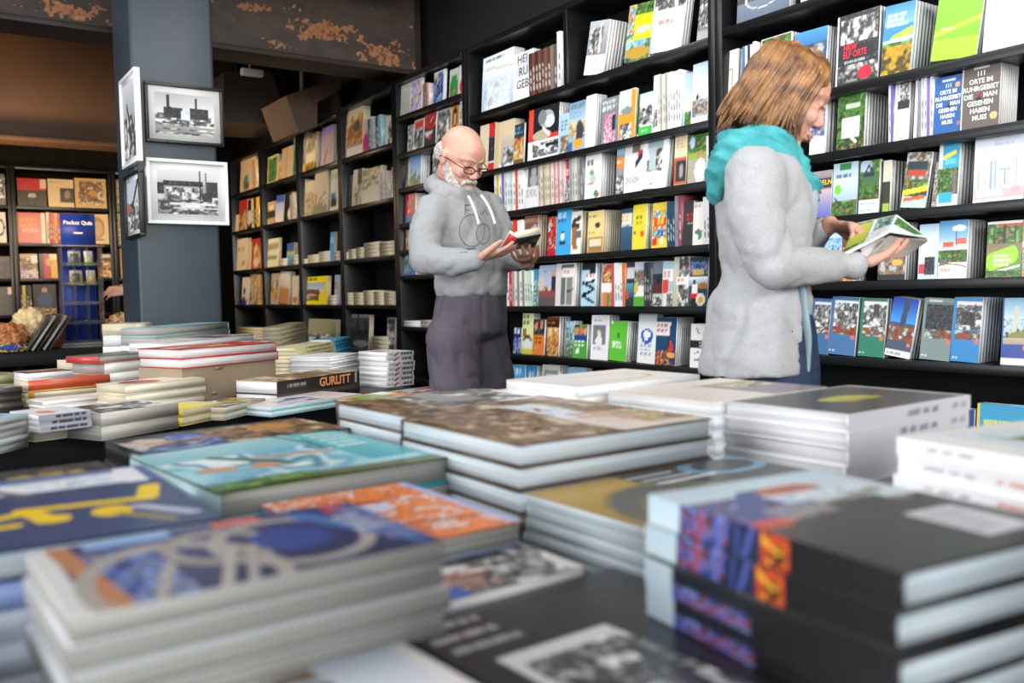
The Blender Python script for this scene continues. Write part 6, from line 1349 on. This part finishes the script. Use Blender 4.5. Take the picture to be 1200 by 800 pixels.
# scarf: wound twice, with a tail down the back
f = Fig(wr)
def scarf_ring(cx, z0, rx, ry, tilt, rr_, seed):
    for i in range(40):
        a_ = i / 40 * 2 * math.pi
        wob = 1 + .10 * math.sin(a_ * 3 + seed)
        p = Vector((cx + rx * math.cos(a_) * wob, ry * math.sin(a_) * wob, z0 - tilt * math.cos(a_) + .010 * math.sin(a_ * 2 + seed)))
        f.ell(p, (rr_ * 1.05, rr_ * 1.05, rr_ * (1.1 + .15 * math.sin(a_ * 4 + seed))), None, 12, 8)
pc = P(893, 185, 0)
scarf_ring(pc.x, pc.z - .008, .080, .088, .026, .034, 0); scarf_ring(pc.x + .004, pc.z - .040, .092, .106, .050, .034, 2); scarf_ring(pc.x - .012, pc.z + .030, .064, .072, .016, .030, 4)
f.chain([(P(905, 228, -.09), .036), (P(930, 205, -.07), .040), (P(929, 184, -.04), .032)])
f.chain([(P(858, 176, -.04), (.04, .05, .03)), (P(843, 200, -.02), (.035, .06, .03)), (P(838, 228, .0), (.020, .05, .025))])
f.build('scarf', M['scarf'], .005, 2, folds=lambda c: .0042 * (1 - 2 * abs(math.sin(c.z * 78 + c.x * 46 + 2.2 * mnoise.noise(c * 7)))) + .0045 * mnoise.noise(Vector((c.x * 26, c.y * 26, c.z * 44))))
# hair: cap plus falling locks
f = Fig(wr)
Rh = Hw.to_3x3()
f.ell(Hw @ Vector((-.022, 0, .030)), (.098, .086, .096), Rh, 24, 16)
f.ell(Hw @ Vector((-.058, 0, -.03)), (.058, .080, .080), Rh, 20, 14)
f.ell(Hw @ Vector((.004, -.045, .060)), (.074, .040, .044), Rh, 20, 14)
f.ell(Hw @ Vector((.004, .045, .060)), (.074, .040, .044), Rh, 20, 14)
hair = f.build('hair', M['hair_r'], .006, 2, folds=lambda c: .0045 * mnoise.noise(Vector((c.x * 55, c.y * 40, c.z * 14))))
locks = []
rl = random.Random(2)
for i in range(150):
    a_ = rl.uniform(-1, 1)                                # from the parting back round the near and far sides
    side = -1 if rl.random() < .62 else 1
    t0 = rl.uniform(-.085, .046)
    top = Vector((t0, side * rl.uniform(.002, .02), .118 - .9 * (t0 + .02) ** 2 * 6))
    mid = Vector((t0 * 1.15 - .012, side * (.088 + rl.uniform(0, .008)), .035 + rl.uniform(-.01, .01)))
    fx = t0 * 1.1 - .022 - rl.uniform(0, .02)
    low = Vector((fx, side * (.090 + rl.uniform(-.006, .010)), -.045))
    drop = rl.uniform(.05, .085) if t0 > .0 else rl.uniform(.08, .13)
    end = low + Vector((-.03 - rl.uniform(0, .03) if t0 < .03 else .012, side * rl.uniform(-.012, .006), -drop + (.02 if t0 < -.04 else 0)))
    pts = [Hw @ p for p in (top, top.lerp(mid, .5) + Vector((0, side * .020, .024)), mid, low)]
    pe = Hw @ end
    if t0 < .03: pe = Vector((pts[-1].x - rl.uniform(.01, .04), pe.y, pts[-1].z - rl.uniform(.035, .07)))
    else: pe = Vector((pts[-1].x + rl.uniform(-.01, .02), pe.y, pts[-1].z - rl.uniform(.035, .06)))
    pts += [pts[-1].lerp(pe, .55) + Vector((0, 0, -.006)), pe]
    locks.append(tube('lock', M['hair_r'], pts, [.004, .006, .0065, .006, .005, .0012], 'mesh'))
for i in range(12):                                       # strands falling past the cheek
    o_ = rl.uniform(-.012, .010); y2_ = rl.uniform(-.004, .004)
    pts = [Hw @ Vector(q) for q in ((.030 + o_, -.012, .118), (.055 + o_, -.050, .096), (.050 + o_, -.080 + y2_, .045), (.036 + o_, -.086 + y2_, -.015), (.040 + o_, -.084 + y2_, -.062), (.052 + o_ * 2, -.078, -.098))]
    locks.append(tube('lock', M['hair_r'], pts, [.004, .006, .0065, .006, .005, .001], 'mesh'))
for i in range(46):                                       # back of the head, flicking out
    y_ = rl.uniform(-.07, .07)
    pts = [Hw @ Vector((-.03, y_ * .3, .125)), Hw @ Vector((-.098, y_ * .8, .075)), Hw @ Vector((-.116, y_, .0)), Hw @ Vector((-.104, y_ * 1.05, -.055))]
    l_ = pts[-1]; pts += [l_ + Vector((.002, 0, -.035)), l_ + Vector((-.022 - rl.uniform(0, .022), y_ * .1, -.062 - rl.uniform(0, .016)))]
    locks.append(tube('lock', M['hair_r'], pts, [.004, .007, .008, .007, .005, .001], 'mesh'))
lk = join_meshes('hair_locks', M['hair_r'], locks, hair)
# face details
def face_bits(H, root, brow_mat, lip=True, lid=True):
    if lip:
        ms = [tube('l', M['lip'], [H @ Vector(q) for q in ((.086, .022, -.064), (.098, .010, -.0605), (.100, 0, -.062), (.098, -.010, -.0605), (.086, -.022, -.064))], [.001, .0035, .0035, .0035, .001], 'mesh'),
              tube('l', M['lip'], [H @ Vector(q) for q in ((.086, .021, -.066), (.097, .009, -.0705), (.098, 0, -.071), (.097, -.009, -.0705), (.086, -.021, -.066))], [.001, .004, .0045, .004, .001], 'mesh')]
        join_meshes('lips', M['lip'], ms, root)
    for s_ in (1, -1):
        tube('eyebrow', brow_mat, [H @ Vector(q) for q in ((.0985, s_ * .012, .031), (.094, s_ * .028, .0385), (.077, s_ * .047, .034))], [.002, .003, .001], root)
        tube('eyelashes', M['eye'], [H @ Vector(q) for q in ((.0890, s_ * .019, .002), (.0925, s_ * .030, -.001), (.085, s_ * .044, .003))], [.0012, .0028, .0012], root)
face_bits(Hw, wr, M['brow'])
# the magazine she holds
def slab(mb, q, th, col):
    """thin slab through four corner points"""
    q = [Vector(v) for v in q]; n_ = (q[1] - q[0]).cross(q[3] - q[0]).normalized() * th
    P_ = [*q, *[v + n_ for v in q]]
    mb.add([tuple(v) for v in P_], [[0, 3, 2, 1], [4, 5, 6, 7], [0, 1, 5, 4], [1, 2, 6, 5], [2, 3, 7, 6], [3, 0, 4, 7]], hexc(col))
def page_grid(mb, a, b, c, d, A, off=Vector((0, 0, 0))):
    """bilinear art patch: a=top-left b=top-right c=bottom-right d=bottom-left, raised towards +z"""
    a, b, c, d = (Vector(v) + off for v in (a, b, c, d))
    h, w_, _ = A.shape
    V = []
    for i in range(h):
        for j in range(w_):
            u, v = j / (w_ - 1), i / (h - 1); V.append(tuple(a.lerp(b, u).lerp(d.lerp(c, u), v)))
    idx = np.arange(h * w_).reshape(h, w_)
    mb.add(V, np.stack([idx[1:, :-1], idx[1:, 1:], idx[:-1, 1:], idx[:-1, :-1]], -1).reshape(-1, 4), A.reshape(-1, 3))
mg = empty('magazine', w.root_loc, -HEAD)
A_, B_, C_, D_, E_, G_, F_ = P(986, 304, -.135), P(1003, 265, .05), P(1051, 255, .06), P(1087, 282, .04), P(1042, 275, -.09), P(1062, 299, -.10), P(1011, 305, -.145)
lift = Vector((0, 0, .004))
mb = MB(); slab(mb, [F_, D_, C_, B_][::1], .002, '#c8c4c2'); slab(mb, [F_ - lift * .5, G_ - lift * .5, D_ - lift * .5, E_ - lift * .5], -.002, '#9c9690')
cv = mb.build('cover', M['print'], mg)
mb = MB()
e_up = E_.lerp(D_, .0) + lift
page_grid(mb, B_ + lift * 2, C_ + lift * 2, E_ + lift * 2, A_ + lift * 2, art('#e4e6e2|r .0 .05 .45 .9 #a8b838|n .0 .05 .45 .9 forest 3|g 0 .1 .42 .8 #c4cc5a #a0ac38|r .5 .5 .95 .95 #dfe4e8|n .55 .05 .95 .55 lake 4|t .5 .6 .9 .95 #b8bcc0 6', 50, 40))
page_grid(mb, C_ + lift * 2, D_ + lift * 2.2, D_.lerp(E_, .5) + lift * 2, E_ + lift * 2, art('#e8ecec|n .05 .1 .9 .7 forest 4|g 0 .6 1 1 #c8dcE8 #e8ecee', 40, 30))
o_ = mb.build('page', M['matte_print'], mg)
md = o_.modifiers.new('solid', 'SOLIDIFY'); md.thickness = .004; md.offset = -1
tag(mg, 'open magazine with green and white pages in the hands of the woman', 'magazine')

# ============================ the man
w = Pose(3.45, 548); P = w.P
mr_ = empty('person', w.root_loc, -HEAD)
tag(mr_, 'bald bearded person with glasses in grey hoodie and dark trousers reading a small book', 'person')
YAW = -34
Hm = head_frame(P(541, 185, -.04), YAW - 16, 33)
f = Fig(mr_)
head_parts(f, Hm)
Rz = Matrix.Rotation(math.radians(YAW), 3, 'Z')
f.chain([(Hm @ Vector((-.03, 0, -.07)), .058), (P(538, 222, .0), .062)])
f.chain([(P(543, 246, 0), (.07, .13, .05)), (P(548, 290, 0), (.09, .14, .08)), (P(552, 345, 0), (.075, .12, .07))], rot=Rz)
shr, elr, wrr = P(506, 245, -.13), P(499, 303, -.22), P(561, 303, -.31)
shl, ell_, wrl = P(572, 243, .11), P(593, 300, .03), P(617, 306, -.16)
f.chain([(shr, .038), (elr, .035), (wrr, .027)]); f.chain([(shl, .038), (ell_, .035), (wrl, .027)])
hand(f, wrr, P(596, 294, -.34) - wrr, (.1, .1, 1), s=-1, curl=(10, 16, 12), thumb=(.35, .35), k=1.0)
hand(f, wrl, P(606, 296, -.38) - wrl, (-.1, .1, 1), s=1, curl=(10, 18, 16), thumb=(.5, .5), k=1.0)
for s_, fx in ((1, .02), (-1, -.03)):
    hp = Rz @ Vector((0, s_ * .09, 0))
    f.chain([(Vector((.01, 0, .92)) + hp * .8, .07), (Vector((.03 + fx, 0, .50)) + hp, .06), (Vector((fx, 0, .10)) + hp * 1.2, .04)])
    f.chain([(Vector((fx, 0, .06)) + hp * 1.2, .035), (Vector((fx, 0, .035)) + hp * 1.2 + Rz @ Vector((.13, 0, 0)), (.045, .04, .025))])
f.build('body', M['skin_m'], .0048, 3)
# hoodie
f = Fig(mr_)
f.chain([(P(539, 230, 0), (.075, .105, .025)), (P(543, 244, 0), (.105, .165, .045)), (P(546, 268, 0), (.128, .172, .07)), (P(550, 300, 0), (.134, .168, .06)), (P(552, 336, 0), (.136, .172, .04))], rot=Rz, steps=8)
f.chain([(P(553, 338, 0), (.130, .165, .02)), (P(553, 345, 0), (.128, .162, .018))], rot=Rz)
f.chain([(shr + Vector((.01, .01, .0)), .064), (P(498, 272, -.18), .062), (elr, .058), (P(528, 307, -.27), .052), (P(555, 304, -.305), .040)])
f.chain([(shl, .066), (P(585, 270, .08), .058), (ell_, .052), (P(608, 305, -.08), .042), (P(616, 306, -.14), .035)])
# hood lying round the neck
for i in range(28):
    a_ = math.radians(-125 + i * 250 / 27)
    q = Rz @ Vector((-.085 * math.cos(a_) + .01, .098 * math.sin(a_), 0))
    f.ell(P(535, 223, 0) + q + Vector((0, 0, .030 * math.cos(a_) - .005)), (.036, .036, .024 + .008 * math.cos(a_)), None, 12, 8)
f.ell(P(513, 217, .06), (.055, .07, .042)); 
hood = f.build('hooded_sweatshirt', M['sweat'], .0105, 5, folds=lambda c: fold_noise(.013, 7, (1.1, 1.1, .9), 1)(c) + fold_noise(.008, 17, (.8, .8, 1.9), 5)(c))
from mathutils.bvhtree import BVHTree
bvh = BVHTree.FromPolygons([v.co for v in hood.data.vertices], [list(p.vertices) for p in hood.data.polygons])
def on_cloth(px, py):
    o_ = P(px, py, -2.2); d_ = (P(px, py, 0) - o_).normalized(); h_ = bvh.ray_cast(o_, d_)
    return (h_[0] - d_ * .0005) if h_[0] else None
mot = []
for (cx_, cy_, rx_, ry_) in ((553, 270, 15, 19), (566, 274, 8, 12)):
    pts_ = [q for q in (on_cloth(cx_ + rx_ * math.cos(a_ * .314), cy_ + ry_ * math.sin(a_ * .314)) for a_ in range(21)) if q]
    if len(pts_) > 4: mot.append(tube('m', M['motif'], pts_, .0016, 'mesh'))
for (xa_, ya_, xb_, yb_) in ((545, 240, 545, 252), (545, 240, 551, 240), (545, 246, 550, 246), (556, 240, 556, 252), (565, 240, 572, 252), (572, 240, 565, 252), (538, 292, 576, 290), (538, 296, 570, 294)):
    pts_ = [q for q in (on_cloth(xa_ + (xb_ - xa_) * k_ / 4, ya_ + (yb_ - ya_) * k_ / 4) for k_ in range(5)) if q]
    if len(pts_) > 3: mot.append(tube('m', M['motif'], pts_, .0016, 'mesh'))
if mot: join_meshes('printed_motif', M['motif'], mot, hood)
tube('drawstring', M['cordw'], [P(549, 230, -.140), P(554, 238, -.172), P(558, 250, -.188), P(561, 262, -.188)], .0048, hood)
tube('drawstring', M['cordw'], [P(564, 229, -.12), P(572, 238, -.145), P(577, 250, -.150), P(580, 262, -.148)], .0048, hood)
# trousers and shoes
f = Fig(mr_)
f.chain([(P(553, 338, 0), (.118, .155, .03)), (P(552, 362, 0), (.130, .165, .05)), (P(552, 385, 0), (.135, .165, .05))], rot=Rz)
for s_, fx in ((1, .02), (-1, -.03)):
    hp = Rz @ Vector((0, s_ * .088, 0))
    f.chain([(Vector((.0, 0, .96)) + hp, .105), (Vector((.02 + fx * .5, 0, .80)) + hp, .102), (Vector((.035 + fx, 0, .50)) + hp, .082), (Vector((fx, 0, .09)) + hp * 1.2, .068)])
f.build('trousers', M['cord'], .011, 4, folds=lambda c: fold_noise(.012, 11, (1.1, 1.1, .7), 9)(c))
for s_, fx in ((1, .02), (-1, -.03)):
    hp = Rz @ Vector((0, s_ * .088, 0)) * 1.2
    f = Fig(mr_); f.chain([(Vector((fx, 0, .055)) + hp + Rz @ Vector((-.04, 0, 0)), (.045, .045, .05)), (Vector((fx, 0, .036)) + hp + Rz @ Vector((.15, 0, 0)), (.055, .05, .032))])
    f.build('shoe', M['shoe'], .009, 3, cut=[(Vector((0, 0, .006)), Vector((0, 0, -1)))])
# beard, hair fringe, glasses
f = Fig(mr_); R3 = Hm.to_3x3()
for c_, r_ in (((.062, 0, -.100), (.034, .034, .028)), ((.084, 0, -.086), (.020, .028, .018)), ((.060, .030, -.098), (.030, .022, .028)), ((.060, -.030, -.098), (.030, .022, .028)), ((.034, .048, -.072), (.026, .015, .034)), ((.034, -.048, -.072), (.026, .015, .034)), ((.074, 0, -.112), (.024, .036, .024)), ((.008, .066, -.036), (.016, .008, .026)), ((.008, -.066, -.036), (.016, .008, .026)), ((.045, .040, -.085), (.034, .020, .030)), ((.045, -.040, -.085), (.034, .020, .030)), ((.022, .054, -.058), (.022, .011, .034)), ((.022, -.054, -.058), (.022, .011, .034)),
               ((.070, 0, -.118), (.026, .026, .020)), ((.100, .012, -.049), (.011, .015, .009)), ((.100, -.012, -.049), (.011, .015, .009)), ((.094, 0, -.078), (.012, .020, .010)), ((.086, .026, -.062), (.012, .010, .012)), ((.086, -.026, -.062), (.012, .010, .012))):
    f.ell(Hm @ Vector(c_), r_, R3, 16, 10)
f.build('beard', M['hair_g'], .0042, 2, folds=lambda c: .002 * mnoise.noise(c * 160))
f = Fig(mr_)
for s_ in (1, -1):
    for c_, r_ in (((-.045, s_ * .066, -.002), (.040, .0095, .034)), ((-.078, s_ * .038, -.010), (.028, .034, .040))):
        f.ell(Hm @ Vector(c_), r_, R3, 16, 10)
f.ell(Hm @ Vector((-.094, 0, -.005)), (.016, .04, .040), R3, 16, 10)
f.build('hair', M['hair_g'], .0042, 2, folds=lambda c: .0015 * mnoise.noise(c * 150))
face_bits(Hm, mr_, M['hair_g'], lip=False)
gl = []
for s_ in (1, -1):
    ring = [Hm @ Vector((.112 - .30 * abs(math.cos(2 * math.pi * i / 16) * .023 * 0 + s_ * .033 + .023 * math.cos(2 * math.pi * i / 16)) * .35, s_ * .033 + .024 * math.cos(2 * math.pi * i / 16), -.002 + .0135 * math.sin(2 * math.pi * i / 16))) for i in range(17)]
    gl.append(tube('rim', M['specs'], ring, .0021, 'mesh'))
    gl.append(tube('t', M['specs'], [Hm @ Vector(q) for q in ((.103, s_ * .058, .002), (.06, s_ * .080, .004), (-.01, s_ * .088, .006), (-.022, s_ * .086, -.010))], .0018, 'mesh'))
gl.append(tube('b', M['specs'], [Hm @ Vector(q) for q in ((.113, .010, .002), (.117, 0, .005), (.113, -.010, .002))], .0016, 'mesh'))
join_meshes('glasses', M['specs'], gl, mr_)
# the small book he reads
bk = empty('reading_book', w.root_loc, -HEAD)
BL, BR, TR, TL = P(599, 292, -.315), P(626, 289, -.285), P(634, 274, -.37), P(606, 279, -.41)
inn = ((BR - BL).cross(TL - BL)).normalized()
if inn.y < 0: inn = -inn
mb = MB(); slab(mb, [BL, BR, TR, TL], .003, '#222428'); mb.build('back_cover', M['print'], bk)
mb = MB(); slab(mb, [BL + inn * .004, BR + inn * .004, TR + inn * .004 + Vector((0, 0, .004)), TL + inn * .004 + Vector((0, 0, .004))], .016 if (BR - BL).cross(TL - BL).dot(inn) > 0 else -.016, '#e8e0c8'); mb.build('page_block', M['matte_print'], bk)
L1, L2 = P(588, 289, -.30), P(597, 273, -.385)
mb = MB(); slab(mb, [L1, BL, TL, L2], .003, '#b8342c'); mb.build('front_cover', M['print'], bk)
mb = MB(); slab(mb, [L1 + inn * .004, BL + inn * .004, TL + inn * .004, L2 + inn * .004], .008 if (BL - L1).cross(L2 - L1).dot(inn) > 0 else -.008, '#e4dcc4'); mb.build('front_pages', M['matte_print'], bk)
tag(bk, 'small open book with dark and red covers in the hands of the bald man', 'book')

# ============================ somebody reaching out from behind the pillar
w = Pose(7.35, 205); P = w.P
tr = empty('person', w.root_loc, -HEAD)
tag(tr, 'person hidden behind the slate pillar, only one reaching hand showing', 'person')
f = Fig(tr)
Ht = head_frame(P(205, 205, 0), 180, 15)
head_parts(f, Ht)
sh_t, el_t, wr_t = P(196, 262, -.1), P(185, 318, -.14), P(152, 342, -.16)
f.chain([(Ht @ Vector((-.02, 0, -.08)), .05), (P(205, 245, 0), .055), (P(205, 262, 0), (.09, .16, .06)), (P(205, 330, 0), (.09, .14, .08)), (P(205, 352, 0), (.10, .15, .08))])
f.chain([(sh_t, .05), (el_t, .04), (wr_t, .027)])
f.chain([(P(210, 262, .15), .05), (P(206, 318, .16), .04), (P(206, 352, .16), .03)])
hand(f, wr_t, P(136, 341, -.16) - wr_t, (0, .8, -.6), s=1, curl=(18, 22, 16), thumb=(.7, .6), k=1.45)
for s_ in (1, -1): f.chain([(Vector((0, s_ * .09, .95)), .09), (Vector((0, s_ * .09, .5)), .06), (Vector((0, s_ * .10, .08)), .04)]); f.ell(Vector((-.05, s_ * .10, .035)), (.11, .045, .034))
f.build('body', M['skin_m'], .010, 3)
f = Fig(tr)
M['white_shirt'] = material('white_shirt', '#dcdcdc', .8)
f.chain([(P(205, 256, 0), (.10, .17, .05)), (P(205, 300, 0), (.12, .17, .08)), (P(205, 352, 0), (.12, .17, .06))])
f.chain([(sh_t, .062), (el_t, .056), (P(156, 343, -.16), .042)]); f.chain([(P(210, 262, .15), .062), (P(206, 318, .16), .05), (P(206, 345, .16), .04)])
f.build('shirt', M['white_shirt'], .014, 3, folds=fold_noise(.005, 12))
f = Fig(tr)
for s_ in (1, -1): f.chain([(Vector((0, s_ * .085, .98)), (.11, .10, .08)), (Vector((0, s_ * .09, .5)), .075), (Vector((0, s_ * .10, .10)), .06)])
f.build('trousers', M['cord'], .016, 3)
# ------------------------------------------------------------------ small, barely visible shelf books: one object of its own
def px_area(o):
    b = [o.matrix_world @ Vector(c) for c in o.bound_box]
    xs, ys = [], []
    for p in b:
        d = p - c_pos; k = max(.05, d.dot(c_fw)); xs.append(600 + F_PX * d.dot(c_rt) / k); ys.append(400 - F_PX * d.dot(c_up) / k)
    w_ = max(0, min(max(xs), 1200) - max(min(xs), 0)); h_ = max(0, min(max(ys), 800) - max(min(ys), 0))
    return w_ * h_
bpy.context.view_layer.update()
all_books = [o for o in COL.objects if o.type == 'MESH' and o.parent is None and o.name.split('.')[0] == 'book']
def score(o):
    if o.name in KEEP: return 1e9
    a = px_area(o)
    lab = o.get('label', '')
    if lab.startswith('further copy'): a *= .12
    elif lab.startswith('slim book'): a *= .35
    return a
all_books.sort(key=score, reverse=True)
LIMIT = 306
rest = all_books[LIMIT:]
mats = [M['print'], M['white'], M['cream'], M['grey'], M['blue']]
Vl, Fl, Cl, Ml, nv = [], [], [], [], 0
for o in rest:
    for q in [o] + list(o.children):
        if 'lettering' in q.name: continue
        md_ = q.data; n = len(md_.vertices)
        co = np.empty(n * 3, np.float32); md_.vertices.foreach_get('co', co)
        mw = np.array(o.matrix_world @ q.matrix_local if q is not o else o.matrix_world)
        Vl.append(co.reshape(-1, 3) @ mw[:3, :3].T + mw[:3, 3])
        fi = np.empty(len(md_.loops), np.int32); md_.loops.foreach_get('vertex_index', fi); Fl.append(fi.reshape(-1, 4) + nv)
        cc = np.empty(n * 4, np.float32); md_.color_attributes['ink'].data.foreach_get('color', cc); Cl.append(cc.reshape(-1, 4)[:, :3])
        Ml.append(np.full(len(fi) // 4, mats.index(md_.materials[0]) if md_.materials[0] in mats else 0, np.int32)); nv += n
for o in rest:
    for q in list(o.children): bpy.data.objects.remove(q)
    bpy.data.objects.remove(o)
J = MB(); J.v = Vl; J.f = Fl; J.c = Cl
sb = J.build('shelved_books', mats[0], raw=True)
for x in mats[1:]: sb.data.materials.append(x)
sb.data.polygons.foreach_set('material_index', np.concatenate(Ml))
tag(sb, 'remaining slim spines and rear copies of books filling the black bookcases', 'books', kind='stuff')
